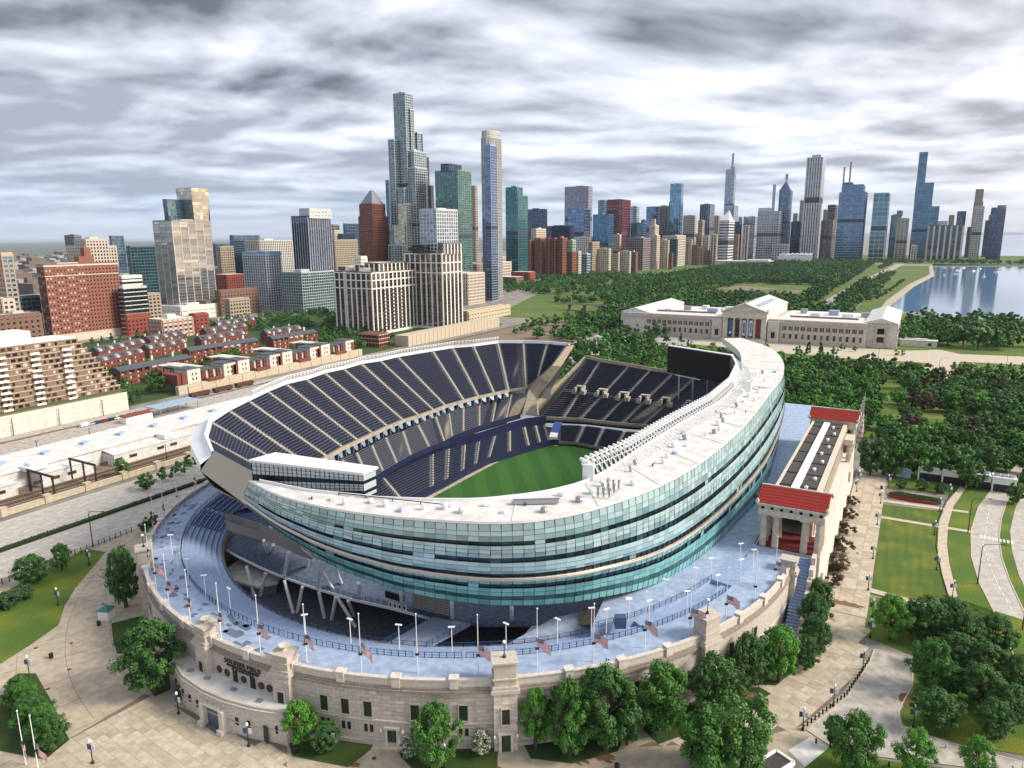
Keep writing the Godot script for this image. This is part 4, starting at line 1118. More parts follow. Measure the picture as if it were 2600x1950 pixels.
func build_deck_under_glass(st: Node3D, base: Vector3):
	# level of the concourse that hangs between the ring and the glass
	var h := holder(st, "concourse_deck")
	var poly := PackedVector2Array()
	for p in DECKEDGE: poly.append(Vector2(p.x, p.z))
	for p in [Vector2(-75, -119), Vector2(-62, -126), Vector2(-54, -137), Vector2(-60, -150), Vector2(-110, -140), Vector2(-150, -150), Vector2(-166, -135)]: poly.append(p)
	var b := MB.new(base)
	b.prism(poly, 6.9, 7.5, true, true)
	part(h, "deck", b, M.deck_dark)
	b = MB.new(base)
	for i in DECKEDGE.size() - 1:
		b.bar(DECKEDGE[i] + Vector3(0, -0.25, 0.15), DECKEDGE[i + 1] + Vector3(0, -0.25, 0.15), 0.3, 0.55)
	part(h, "deck_edge", b, M.white_metal)
	b = MB.new(base)
	for i in DECKEDGE.size() - 1:
		fence(b, DECKEDGE[i], DECKEDGE[i + 1], 1.2, 1.6)
	part(h, "deck_railing", b, M.rail_blue)
	for i in range(0, STRUTS.size(), 2):
		b = MB.new(base)
		b.tube(STRUTS[i + 1], STRUTS[i], 0.42, 0.42, 10)
		part(h, "strut", b, M.white_metal)
	# ribbed grey wall that carries the glass at its south-west end
	b = MB.new(base)
	for i in WEDGE.size() - 1:
		for k in 8:
			var a: Vector3 = WEDGE[i].lerp(WEDGE2[i], k / 8.0)
			var c: Vector3 = WEDGE[i + 1].lerp(WEDGE2[i + 1], k / 8.0)
			var d: Vector3 = WEDGE[i + 1].lerp(WEDGE2[i + 1], (k + 0.85) / 8.0)
			var e: Vector3 = WEDGE[i].lerp(WEDGE2[i], (k + 0.85) / 8.0)
			b.quad(e, d, c, a)
	for i in WEDGE.size() - 1:
		b.quad(WEDGE2[i] + Vector3(0, 0, -0.2), WEDGE2[i + 1] + Vector3(0, 0, -0.2), WEDGE[i + 1] + Vector3(0, 0, -0.2), WEDGE[i] + Vector3(0, 0, -0.2))
		b.quad(WEDGE2[i], WEDGE2[i] + Vector3(-2, 0.5, -14), WEDGE2[i + 1] + Vector3(-2, 0.5, -14), WEDGE2[i + 1])
	part(h, "ribbed_wall", b, mat("rib_grey", "8d8a88", 0.9, 0.0, "fine", 2.0))
	# seats on top of that wall
	b = MB.new(base)
	for k in 9:
		b.bar(WEDGE[0].lerp(WEDGE[2], 0.15 + k * 0.09) + Vector3(0, 0.1 - 0.25 * k, -1.0), WEDGE[0].lerp(WEDGE[2], 0.15 + k * 0.09) + Vector3(2, 0.1 - 0.25 * k, -7.5), 0.5, 0.7)
	part(h, "bench_row", b, M.navy_wall)
	b = MB.new(base)
	b.prism(PackedVector2Array([Vector2(WEDGE[0].x, WEDGE[0].z), Vector2(WEDGE[2].x, WEDGE[2].z), Vector2(WEDGE[2].x + 3, WEDGE[2].z - 10), Vector2(WEDGE[0].x + 4, WEDGE[0].z - 10)]), 14.8, 17.2)
	part(h, "bench_block", b, M.rib_grey)
	# soffit under the glass
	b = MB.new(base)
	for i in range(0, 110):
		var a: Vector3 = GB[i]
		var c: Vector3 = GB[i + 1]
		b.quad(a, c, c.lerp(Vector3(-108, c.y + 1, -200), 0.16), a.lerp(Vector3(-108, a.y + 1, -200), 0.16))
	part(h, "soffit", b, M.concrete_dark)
	# core walls behind the deck
	b = MB.new(base)
	b.prism(PackedVector2Array([Vector2(-150, -130), Vector2(-96, -126), Vector2(-70, -132), Vector2(-66, -140), Vector2(-110, -142), Vector2(-152, -142)]), 0, 11.5)
	part(h, "core_wall", b, mat("core_grey", "3d4550", 0.9))
	b = MB.new(base)
	for k in 16:
		b.bar(Vector3(-92.5, 8.0 + k * 0.5, -117.2), Vector3(-82.5, 8.0 + k * 0.5, -118.6), 0.5, 0.34)
	part(h, "louvre_wall", b, mat("rib_grey2", "98938d", 0.85))
	# black signs with white figures hanging over the edge
	b = MB.new(base)
	for k in 4: b.box(-97.2 + k * 1.25, 7.7, -115.0 - k * 0.1, 1.05, 1.25, 0.12)
	part(h, "section_sign", b, M.white_paint)
	b = MB.new(base)
	for k in 4: b.box(-97.2 + k * 1.25, 7.9, -114.9 - k * 0.1, 0.5, 0.85, 0.06); 
	part(h, "section_figure", b, M.black)
	b = MB.new(base)
	for k in 4: b.box(-98.4 + k * 1.35, 9.4, -115.6, 1.2, 1.6, 0.5)
	part(h, "ticket_kiosk", b, M.black)
	# ramps and stairs between the deck and the ring
	b = MB.new(base)
	ramp(b, [Vector3(-86.5, 7.5, -116.2), Vector3(-77.5, 7.5, -118.0), pol(24.0, 71.2, 9.0), pol(17.0, 71.2, 9.0)], 0.5)
	part(h, "ramp", b, M.deck_blue)
	b = MB.new(base)
	ramp(b, [Vector3(-65.5, 7.5, -123.5), Vector3(-60.5, 7.5, -127.5), pol(46.0, 71.2, 9.0), pol(38.5, 71.2, 9.0)], 0.5)
	part(h, "ramp", b, M.deck_blue)
	b = MB.new(base)
	for k in 14:
		var t := k / 14.0
		b.bar(pol(15.5, 71, 9.0).lerp(Vector3(-88, 0.6, -112), t), pol(17.0, 70.5, 9.0).lerp(Vector3(-86.5, 0.6, -113), t), 0.6, 0.3)
		b.bar(pol(36.5, 71, 9.0).lerp(Vector3(-70, 0.6, -119), t), pol(38.2, 70.5, 9.0).lerp(Vector3(-67, 0.6, -121.5), t), 0.6, 0.3)
	part(h, "ring_stair", b, M.concrete_dark)
	b = MB.new(base)
	fence(b, Vector3(-77.3, 7.5, -118.0), Vector3(-65.6, 7.5, -123.4), 1.2, 1.6)
	fence(b, Vector3(-86.6, 7.5, -116.2), pol(17.0, 71.2, 9.0), 1.2, 1.6); fence(b, Vector3(-77.4, 7.5, -118.0), pol(24.0, 71.2, 9.0), 1.2, 1.6)
	part(h, "ramp_railing", b, M.rail_blue)
	# low white roofed kiosk and the wall with a flag, on the ground below
	b = MB.new(base)
	b.prism(PackedVector2Array([Vector2(-153, -112), Vector2(-139, -113), Vector2(-136, -117), Vector2(-140, -124), Vector2(-156, -122)]), 2.6, 3.2)
	part(h, "kiosk_roof", b, M.white_roof2)
	b = MB.new(base)
	b.prism(PackedVector2Array([Vector2(-152.6, -112.6), Vector2(-139.4, -113.6), Vector2(-136.6, -117), Vector2(-140.5, -123.4), Vector2(-155.4, -121.6)]), 0, 2.6)
	part(h, "kiosk_wall", b, mat("kiosk_grey", "6c7686", 0.8))
	b = MB.new(base)
	b.box(-146.2, 1.5, -112.85, 2.6, 0.9, 0.1, 0.07)
	part(h, "kiosk_sign", b, mat("kiosk_red", "a02c22", 0.7))
	b = MB.new(base)
	for k in 4: b.box(-147.1 + k * 0.6, 1.7, -112.76 - k * 0.04, 0.34, 0.5, 0.05, 0.07)
	part(h, "kiosk_lettering", b, M.white_paint)
	b = MB.new(base)
	b.box(-103.5, 0, -104.8, 13, 3.4, 0.6, 0.16)
	part(h, "rust_wall", b, mat("rust_wall", "5a3226", 0.85, 0.0, "blotch", 3.0))
	var fl := inst(h, "wall_flag", flag_mesh(2, 0.0), M.flag, Transform3D(Basis(Vector3.UP, 0.16).scaled(Vector3(1.9, 1.9, 1)), Vector3(-106.2, 2.95, -103.9) - base))
	fl.set_meta("label", "large flag fixed flat on the rusty wall")

func ramp(b: MB, q: Array, th: float):
	b.quad(q[3], q[2], q[1], q[0])
	for i in 4:
		b.quad(q[i], q[(i + 1) % 4], q[(i + 1) % 4] - Vector3(0, th, 0), q[i] - Vector3(0, th, 0))

func fence(b: MB, p: Vector3, q: Vector3, hh: float, gap: float):
	var k := maxi(1, int(p.distance_to(q) / gap))
	for i in k + 1:
		var a := p.lerp(q, float(i) / k)
		b.bar(a, a + Vector3(0, hh, 0), 0.1, 0.1)
	for y in [0.12, 0.5, 0.85, 1.0]:
		b.bar(p + Vector3(0, hh * y, 0), q + Vector3(0, hh * y, 0), 0.05, 0.05)

func build_pitch():
	var b := MB.new()
	var dirs := Vector2(sin(-0.62), -cos(-0.62))
	b.col = Color(1, 1, 1)
	# mown in strips: each strip lies the other way and is a slightly different green
	var x0 := -149.5
	var x1 := -66.0
	var z0 := -291.0
	var z1 := -160.0
	var k := 0
	var poly := PackedVector2Array([Vector2(x0, z1), Vector2(x1, z1), Vector2(x1, z0), Vector2(-136, z0), Vector2(-144, -284), Vector2(x0, -262)])
	var side := Vector2(-dirs.y, dirs.x)
	var c0 := Vector2(-108, -225)
	for s in range(-22, 22):
		var w := 5.0
		var o := c0 + side * (s * w)
		var strip := PackedVector2Array([o - dirs * 140, o + dirs * 140, o + dirs * 140 + side * w, o - dirs * 140 + side * w])
		for piece in Geometry2D.intersect_polygons(poly, strip):
			b.col = lin("ffffff") if s % 2 == 0 else Color(0.68, 0.78, 0.66)
			b.prism(piece, -5.0, -5.0)
	structure("pitch", b, M.turf)
	var g := MB.new()
	g.prism(PackedVector2Array([Vector2(-174, -148), Vector2(-58, -148), Vector2(-58, -313), Vector2(-174, -313)]), -5.3, -5.06)
	structure("pitch_surround", g, M.concrete)
	# goal
	var goal := thing("soccer_goal", "white soccer goal frame at the far end of the striped pitch", "goal", Vector3(-108.5, -5, -286.5))
	b = MB.new()
	b.tube(Vector3(-3.7, 0, 0), Vector3(-3.7, 2.5, 0), 0.09, 0.09, 6); b.tube(Vector3(3.7, 0, 0), Vector3(3.7, 2.5, 0), 0.09, 0.09, 6)
	part(goal, "post", b, M.white_paint)
	b = MB.new()
	b.tube(Vector3(-3.7, 2.5, 0), Vector3(3.7, 2.5, 0), 0.09, 0.09, 6)
	part(goal, "crossbar", b, M.white_paint)
	b = MB.new()
	for s in [-3.7, 3.7]:
		b.tube(Vector3(s, 2.5, 0), Vector3(s, 1.9, -0.9), 0.04, 0.04, 5); b.tube(Vector3(s, 1.9, -0.9), Vector3(s, 0, -2.0), 0.04, 0.04, 5); b.tube(Vector3(s, 0.05, 0), Vector3(s, 0.05, -2.0), 0.04, 0.04, 5)
	part(goal, "net_frame", b, M.white_paint)

func build_scoreboard():
	var c := Vector3(-79, 25, -304)
	var yaw := 0.43
	var sb := thing("scoreboard", "big black video scoreboard above the north stand", "scoreboard", c, -yaw)
	var b := MB.new()
	b.box(0, 4, 0, 34, 12, 1.6)
	part(sb, "cabinet", b, M.black)
	b = MB.new()
	b.box(0, 4.5, 0.85, 33, 11, 0.1)
	part(sb, "screen", b, M.screen_black)
	b = MB.new()
	b.box(0, 16.05, 0, 34.2, 0.35, 1.8)
	part(sb, "top_rail", b, M.white_metal)
	for k in 4:
		b = MB.new()
		b.bar(Vector3(-12 + k * 8, -8, -2), Vector3(-12 + k * 8, 14, -1), 0.5, 0.5)
		part(sb, "support", b, M.steel)
	b = MB.new()
	b.bar(Vector3(-12, 3.6, 1.0), Vector3(2, 3.6, 1.0), 0.3, 0.3)
	part(sb, "ledge", b, M.white_metal)

func build_truss():
	# long light truss on the east roof, lamps facing the pitch
	var pts := [Vector3(-58.5, 38, -137), Vector3(-55, 38, -156), Vector3(-53, 38, -185), Vector3(-50, 38, -215), Vector3(-50.5, 38, -245), Vector3(-54.5, 38, -274), Vector3(-60, 38, -292)]
	var o: Vector3 = pts[0]
	var th := thing("light_truss", "white lattice truss of floodlights along the inner edge of the east roof", "light truss", o)
	var b := MB.new(o)
	var lampb := []
	for i in pts.size() - 1:
		var p: Vector3 = pts[i]
		var q: Vector3 = pts[i + 1]
		var d := (q - p).normalized()
		var s := Vector3(-d.z, 0, d.x)
		if s.x > 0: s = -s
		var k := int(p.distance_to(q) / 1.9)
		for j in k:
			var a := p.lerp(q, float(j) / k)
			var a2 := p.lerp(q, float(j + 1) / k)
			var up := Vector3(0, 3.6, 0) + s * 1.6
			b.bar(a, a + up, 0.14, 0.14)
			b.bar(a, a2 + up, 0.09, 0.09)
			b.bar(a + up, a2 + up, 0.16, 0.16)
			b.bar(a + up * 0.5, a2 + up * 0.5, 0.1, 0.1)
			b.bar(a - s * 3.4, a + up, 0.12, 0.12)
			b.bar(a - s * 3.4, a, 0.1, 0.1)
			b.bar(a - s * 3.4, a2 - s * 3.4, 0.1, 0.1)
			for r in 2:
				lampb.append(Transform3D(Basis(s, Vector3.UP, d), a.lerp(a2, 0.3) + up * (1.05 - 0.28 * r) + s * 0.4 - o))
	part(th, "lattice", b, M.white_metal)
	pieces(th, "floodlight", lamp_mesh(), [M.white_metal], lampb, 300)
	# mast boxes at both ends
	for e in [pts[0], pts[4] + Vector3(3.5, 0, 0)]:
		b = MB.new(o)
		b.box(e.x, 37.7, e.z, 2.4, 3.6, 1.7, 0.3)
		b.box(e.x - 0.5, 41.3, e.z, 1.0, 0.7, 1.0, 0.3)
		part(th, "end_cabinet", b, M.white_metal)
	# the same on the west rim
	var w := thing("rim_light_truss", "white lattice light truss running along the top of the west stand", "light truss", WT[6])
	b = MB.new(WT[6])
	var lb := []
	for i in range(4, 16):
		var p: Vector3 = WT[i] + Vector3(0, 1.6, 0)
		var q: Vector3 = WT[i + 1] + Vector3(0, 1.6, 0)
		var s: Vector3 = (WB[i] - WT[i]); s.y = 0; s = s.normalized()
		var k := int(p.distance_to(q) / 1.6)
		var d := (q - p).normalized()
		for j in k:
			var a := p.lerp(q, float(j) / k)
			var a2 := p.lerp(q, float(j + 1) / k)
			var up := Vector3(0, 1.9, 0) + s * 0.8
			b.bar(a, a + up, 0.1, 0.1); b.bar(a, a2 + up, 0.08, 0.08); b.bar(a + up, a2 + up, 0.13, 0.13)
			b.bar(a - s * 2.2, a + up, 0.1, 0.1); b.bar(a - s * 2.2, a2 - s * 2.2, 0.1, 0.1)
			lb.append(Transform3D(Basis(s, Vector3.UP, d), a.lerp(a2, 0.5) + up * 0.8 + s * 0.3 - WT[6]))
	part(w, "lattice", b, M.white_metal)
	pieces(w, "floodlight", lamp_mesh(), [M.white_metal], lb, 300)

var _lamp: ArrayMesh
func lamp_mesh() -> ArrayMesh:
	if _lamp: return _lamp
	var b := MB.new()
	b.tube(Vector3(-0.4, 0.1, 0), Vector3(0.3, -0.1, 0), 0.28, 0.56, 8)
	_lamp = b.mesh()
	return _lamp

# ---------------------------------------------------------------- flags
var _flags := {}
func flag_mesh(kind: int, wave: float) -> ArrayMesh:
	var key := "%d_%.1f" % [kind, wave]
	if _flags.has(key): return _flags[key]
	# 2.9 m fly, 1.55 m hoist, 13 stripes, canton with rows of stars; hangs from the origin, flies along +x
	var b := MB.new()
	var L := 3.3
	var Hh := 1.85
	var droop: float = [0.08, 0.4, 0.0, 1.2][kind]
	var fn := func(u: float, v: float) -> Vector3:
		var x := u * L * (1.0 - 0.28 * droop)
		return Vector3(x, -v * Hh - u * u * Hh * droop * 0.9 + sin(u * 7.0 + v) * wave * 0.1, sin(u * 8.0 + v * 1.5 + kind) * wave)
	for s in 13:
		for i in 12:
			var u0 := i / 12.0
			var u1 := (i + 1) / 12.0
			b.col = lin("b0223c") if s % 2 == 0 else lin("ece9e6")
			if s < 7 and i < 5: b.col = lin("232c5c")
			b.quad(fn.call(u0, (s + 1) / 13.0), fn.call(u1, (s + 1) / 13.0), fn.call(u1, s / 13.0), fn.call(u0, s / 13.0))
	b.col = lin("ece9e6")
	for r in 5:
		for i in 6:
			var u := 0.035 + i * 0.066
			var v := 0.06 + r * 0.1
			var p: Vector3 = fn.call(u, v)
			for sd in [0.012, -0.012]:
				b.quad(p + Vector3(-0.05, -0.05, sd), p + Vector3(0.05, -0.05, sd), p + Vector3(0.05, 0.05, sd), p + Vector3(-0.05, 0.05, sd))
	_flags[key] = b.mesh()
	return _flags[key]

func flagpole(at: Vector3, hgt: float, kind: int, turn: float, label: String, group: String, half := 0.5):
	var f := thing("flagpole", label, "flagpole", at, 0.0, group)
	var b := MB.new()
	b.tube(Vector3.ZERO, Vector3(0, hgt, 0), 0.11, 0.06, 8)
	part(f, "pole", b, M.white_metal)
	b = MB.new()
	b.lathe(Vector3(0, hgt, 0), [Vector2(0.0, 0.0), Vector2(0.16, 0.12), Vector2(0.16, 0.24), Vector2(0.0, 0.36)], 8)
	part(f, "finial", b, M.white_metal)
	b = MB.new()
	b.box(0.0, 3.6, 0.0, 0.7, 0.45, 0.22, 0.6)
	part(f, "floodlights", b, M.dark_steel)
	if kind >= 0:
		inst(f, "flag", flag_mesh(kind, 0.2), M.flag, Transform3D(Basis(Vector3.UP, turn), Vector3(0.1 * cos(turn), hgt * half, -0.1 * sin(turn))))


# ---------------------------------------------------------------- the old stone arena round the bowl
func arc_box(b: MB, d0: float, d1: float, r0: float, r1: float, y0: float, y1: float, stepd := 1.5):
	var k := maxi(1, int(ceil(absf(d1 - d0) / stepd)))
	for i in k:
		var a := d0 + (d1 - d0) * i / k
		var c := d0 + (d1 - d0) * (i + 1) / k
		var p := [pol(a, r0, y0), pol(a, r1, y0), pol(c, r1, y0), pol(c, r0, y0)]
		var up := Vector3(0, y1 - y0, 0)
		b.quad(p[1], p[2], p[2] + up, p[1] + up)
		b.quad(p[3], p[0], p[0] + up, p[3] + up)
		b.quad(p[1] + up, p[2] + up, p[3] + up, p[0] + up)
		if i == 0: b.quad(p[0], p[1], p[1] + up, p[0] + up)
		if i == k - 1: b.quad(p[2], p[3], p[3] + up, p[2] + up)

func on_wall(deg: float, r: float, y: float) -> Transform3D:
	var o := out_dir(deg)
	var t := Vector3(o.z, 0, -o.x)
	return Transform3D(Basis(t, Vector3.UP, o), pol(deg, r, y))

func scaled(x: Transform3D, s: Vector3) -> Transform3D:
	return Transform3D(x.basis * Basis.from_scale(s), x.origin)

func build_arena():
	var base := SC
	var ar := thing("stone_arena", "curved grey limestone arena wall with a pale blue terrace on top", "arena", base)
	var b := MB.new(base)
	# wall core: curve and the straight west side
	arc_box(b, -92, 90, SR - 3, SR, 0, 11.7)
	b.box(-108 - SR + 1.5, 0, -235, 3, 11.7, 132)
	b.box(-21.5, 0, -175, 3, 11.7, 12)
	part(ar, "wall", b, M.block0)
	# courses of blocks
	var xf := []
	var ch := 0.78
	for k in 14:
		var y := 0.8 + k * ch
		var a := -62.0 + (k % 2) * 0.52
		while a < 89.0:
			var w := 1.04
			xf.append(scaled(on_wall(a, SR + 0.03, y + ch / 2).translated(-base), Vector3(deg_to_rad(w) * SR - 0.05, ch - 0.05, 0.12)))
			a += w
	pieces(ar, "stone_block", unit_box, [M.block0, M.block1, M.block2, M.block3], xf, 300)
	b = MB.new(base)
	arc_box(b, -92, 90, SR, SR + 0.35, 0, 0.8)
	part(ar, "plinth", b, M.block2)
	b = MB.new(base)
	arc_box(b, -92, 90, SR, SR + 0.28, 4.9, 5.25)
	part(ar, "string_course", b, M.block3)
	b = MB.new(base)
	arc_box(b, -92, 90, SR, SR + 0.5, 11.1, 11.6)
	arc_box(b, -92, 90, SR, SR + 0.25, 11.6, 12.1)
	part(ar, "cornice", b, M.stone_dark)
	# parapet in lengths between posts
	var posts := []
	var a0 := -91.0
	for k in 28:
		posts.append(-91.0 + k * 6.7)
	for k in posts.size() - 1:
		b = MB.new(base)
		arc_box(b, posts[k] + 0.5, posts[k + 1] - 0.5, SR - 0.55, SR - 0.05, 12.1, 13.45)
		arc_box(b, posts[k] + 0.5, posts[k + 1] - 0.5, SR - 0.7, SR + 0.12, 13.45, 13.7)
		part(ar, "parapet", b, M.block1)
		b = MB.new(base)
		b.obox(pol(posts[k], SR - 0.3, 13.0), out_dir(posts[k]) * 0.65, Vector3(0, 0.95, 0), out_dir(posts[k] + 90) * 0.75)
		b.obox(pol(posts[k], SR - 0.3, 14.05), out_dir(posts[k]) * 0.8, Vector3(0, 0.1, 0), out_dir(posts[k] + 90) * 0.9)
		part(ar, "parapet_post", b, M.block3)
	b = MB.new(base)
	b.box(-108 - SR + 0.3, 11.7, -232, 0.6, 2.0, 124)
	part(ar, "parapet", b, M.block1)
	# windows with green grilles
	var wins := [13.9, 16.6, 19.4, 25.0, 27.8, 30.6, 40.4, 43.2, 46.0, 51.6, 54.4, 57.2, 67.9, 70.7, 73.7, 0.6, 3.6, -13.9, -16.6, -19.4, -25, -27.8, -30.6, -36, -39]
	for d in wins:
		wall_window(ar, d, SR, 7.2, 1.55, 3.1)
	for d in [13.9, 16.6, 19.4, 25.0, 30.6, 40.4, 43.2, 46.0, 51.6, 57.2, -13.9, -16.6, -25]:
		for s in [-0.35, 0.35]:
			var h := MB.new(base)
			wall_box(h, d + s, SR + 0.1, 3.3, 0.62, 1.5, 0.1)
			part(ar, "small_window", h, M.black)
	for d in [22.2, 48.8, -22.0]:
		wall_door(ar, d, SR)
	# towers with urns and lamps
	for tw in [[-5.0, 15.6, 3.7, 1], [8.6, 15.6, 3.7, 1], [35.4, 17.2, 4.2, 2], [63.0, 17.2, 4.2, 2], [-33.0, 17.2, 4.2, 2], [89.0, 15.0, 3.0, 0]]:
		var th := holder(ar, "tower")
		var d: float = tw[0]
		var w: float = tw[2]
		var o := out_dir(d)
		var s := out_dir(d + 90)
		b = MB.new(base)
		b.obox(pol(d, SR - 0.4, 5.8), s * w / 2, Vector3(0, 5.8, 0), o * 1.7)
		part(th, "shaft", b, M.block1)
		var bl := []
		for k in 14:
			for j in 3:
				var wv := w / 3.0
				bl.append(Transform3D(Basis(s * (wv - 0.05), Vector3.UP * (ch - 0.05), o * 0.1), pol(d, SR + 1.3, 0.8 + (k + 0.5) * ch) + s * (j - 1) * wv - base))
		for x in bl: inst(th, "stone_block", unit_box, [M.block0, M.block1, M.block2, M.block3][rng.randi() % 4], x)
		b = MB.new(base)
		b.obox(pol(d, SR - 0.4, 11.9), s * (w / 2 + 0.45), Vector3(0, 0.3, 0), o * 2.15)
		b.obox(pol(d, SR - 0.4, 12.5), s * (w / 2 + 0.2), Vector3(0, 0.3, 0), o * 1.9)
		b.obox(pol(d, SR - 0.4, (12.8 + tw[1]) / 2), s * (w / 2 - 0.15), Vector3(0, (tw[1] - 12.8) / 2, 0), o * 1.55)
		b.obox(pol(d, SR - 0.4, 14.2), s * (w / 2 + 0.1), Vector3(0, 0.12, 0), o * 1.8)
		b.obox(pol(d, SR - 0.4, tw[1] + 0.15), s * (w / 2 + 0.2), Vector3(0, 0.15, 0), o * 1.95)
		part(th, "cap", b, M.block2)
		if tw[3] == 1:
			b = MB.new(base)
			b.lathe(pol(d, SR - 0.4, tw[1] + 0.3), [Vector2(0.5, 0), Vector2(0.35, 0.25), Vector2(0.3, 0.4), Vector2(0.75, 0.7), Vector2(1.05, 1.05), Vector2(0.95, 1.1), Vector2(0.6, 0.95), Vector2(0.0, 0.85)], 14)
			part(th, "urn", b, M.stone_light)
		elif tw[3] == 2:
			b = MB.new(base)
			b.lathe(pol(d, SR - 0.4, tw[1] + 0.3), [Vector2(0.35, 0), Vector2(0.28, 0.4), Vector2(0.09, 0.6), Vector2(0.07, 2.6), Vector2(0.14, 2.7), Vector2(0.0, 2.8)], 8)
			part(th, "lamp_stem", b, M.lamp_green)
			b = MB.new(base)
			b.lathe(pol(d, SR - 0.4, tw[1] + 3.0), [Vector2(0.0, 0), Vector2(0.25, 0.08), Vector2(0.32, 0.3), Vector2(0.22, 0.52), Vector2(0.0, 0.6)], 10)
			part(th, "lamp_globe", b, M.globe)
		if d < 60:
			wall_window(ar, d, SR + 1.36, 7.0, 1.4, 3.0)
		if tw[3] == 2 and d > 0: wall_door(ar, d, SR + 1.36)
	# bronze medallions and lettering
	for d in [-2.5, -1.0, 2.0, 4.9, 6.2]:
		b = MB.new(base)
		var p := pol(d, SR + 0.06, 7.4)
		b.tube(p, p + out_dir(d) * 0.2, 0.78, 0.74, 18)
		part(ar, "medallion", b, M.bronze)
	for ln in [["SOLDIER FIELD", 10.35, 1.0, 9.6], ["DEDICATED TO THE MEN AND WOMEN", 9.5, 0.42, 8.6], ["OF THE ARMED SERVICES", 8.95, 0.42, 5.8]]:
		var tm := TextMesh.new()
		tm.text = ln[0]
		var fnt := SystemFont.new()
		fnt.font_names = PackedStringArray(["Droid Sans"])
		fnt.font_weight = 800
		tm.font = fnt
		tm.font_size = 64
		tm.pixel_size = 0.01
		tm.depth = 0.12
		var sz := tm.get_aabb().size
		var k: float = ln[3] / maxf(sz.x, 0.01)
		var o := MeshInstance3D.new()
		o.name = "wall_lettering"
		o.mesh = tm
		o.material_override = M.letter
		var x := on_wall(2.0, SR + 0.28, ln[1])
		var ky: float = ln[2] / maxf(sz.y, 0.01)
		o.transform = Transform3D(x.basis * Basis.from_scale(Vector3(k, ky, 1.0)), x.origin - base)
		ar.add_child(o, true)
	build_pavilion(ar, base)
	build_terrace(ar, base)

func wall_box(b: MB, d: float, r: float, y: float, w: float, h: float, dep: float):
	b.obox(pol(d, r, y), out_dir(d + 90) * w / 2, Vector3(0, h / 2, 0), out_dir(d) * dep / 2)

func wall_window(ar: Node3D, d: float, r: float, y: float, w: float, h: float):
	var wn := holder(ar, "window")
	var b := MB.new(SC)
	for s in [-1, 1]:
		b.obox(pol(d, r + 0.12, y) + out_dir(d + 90) * s * (w / 2 + 0.1), out_dir(d + 90) * 0.1, Vector3(0, h / 2 + 0.1, 0), out_dir(d) * 0.16)
	wall_box(b, d, r + 0.12, y + h / 2 + 0.12, w + 0.4, 0.24, 0.34)
	wall_box(b, d, r + 0.14, y - h / 2 - 0.1, w + 0.5, 0.2, 0.42)
	part(wn, "frame", b, M.block2)
	b = MB.new(SC)
	wall_box(b, d, r + 0.09, y, w, h, 0.08)
	part(wn, "pane", b, M.black)
	b = MB.new(SC)
	for k in 4: b.obox(pol(d, r + 0.16, y) + out_dir(d + 90) * (k - 1.5) * w / 4, out_dir(d + 90) * 0.05, Vector3(0, h / 2, 0), out_dir(d) * 0.03)
	for k in 8: wall_box(b, d, r + 0.16, y + (k - 3.5) * h / 8, w, 0.09, 0.05)
	part(wn, "grille", b, M.green_door)

func wall_door(ar: Node3D, d: float, r: float):
	var dn := holder(ar, "door")
	var b := MB.new(SC)
	for s in [-1, 1]:
		b.obox(pol(d, r + 0.15, 1.8) + out_dir(d + 90) * s * 1.05, out_dir(d + 90) * 0.22, Vector3(0, 1.8, 0), out_dir(d) * 0.24)
	wall_box(b, d, r + 0.2, 3.75, 2.9, 0.4, 0.6)
	part(dn, "surround", b, M.block3)
	b = MB.new(SC)
	wall_box(b, d - 0.28, r + 0.08, 1.7, 0.82, 3.4, 0.1); wall_box(b, d + 0.28, r + 0.08, 1.7, 0.82, 3.4, 0.1)
	part(dn, "leaf", b, M.green_door)
	for s in [-1, 1]:
		b = MB.new(SC)
		var p := pol(d + s * 1.3, r + 0.35, 3.2)
		b.lathe(p, [Vector2(0.0, -0.4), Vector2(0.16, -0.25), Vector2(0.2, 0.2), Vector2(0.0, 0.45)], 8)
		b.bar(p, p - out_dir(d) * 0.4, 0.08, 0.08)
		part(dn, "wall_lamp", b, M.globe)

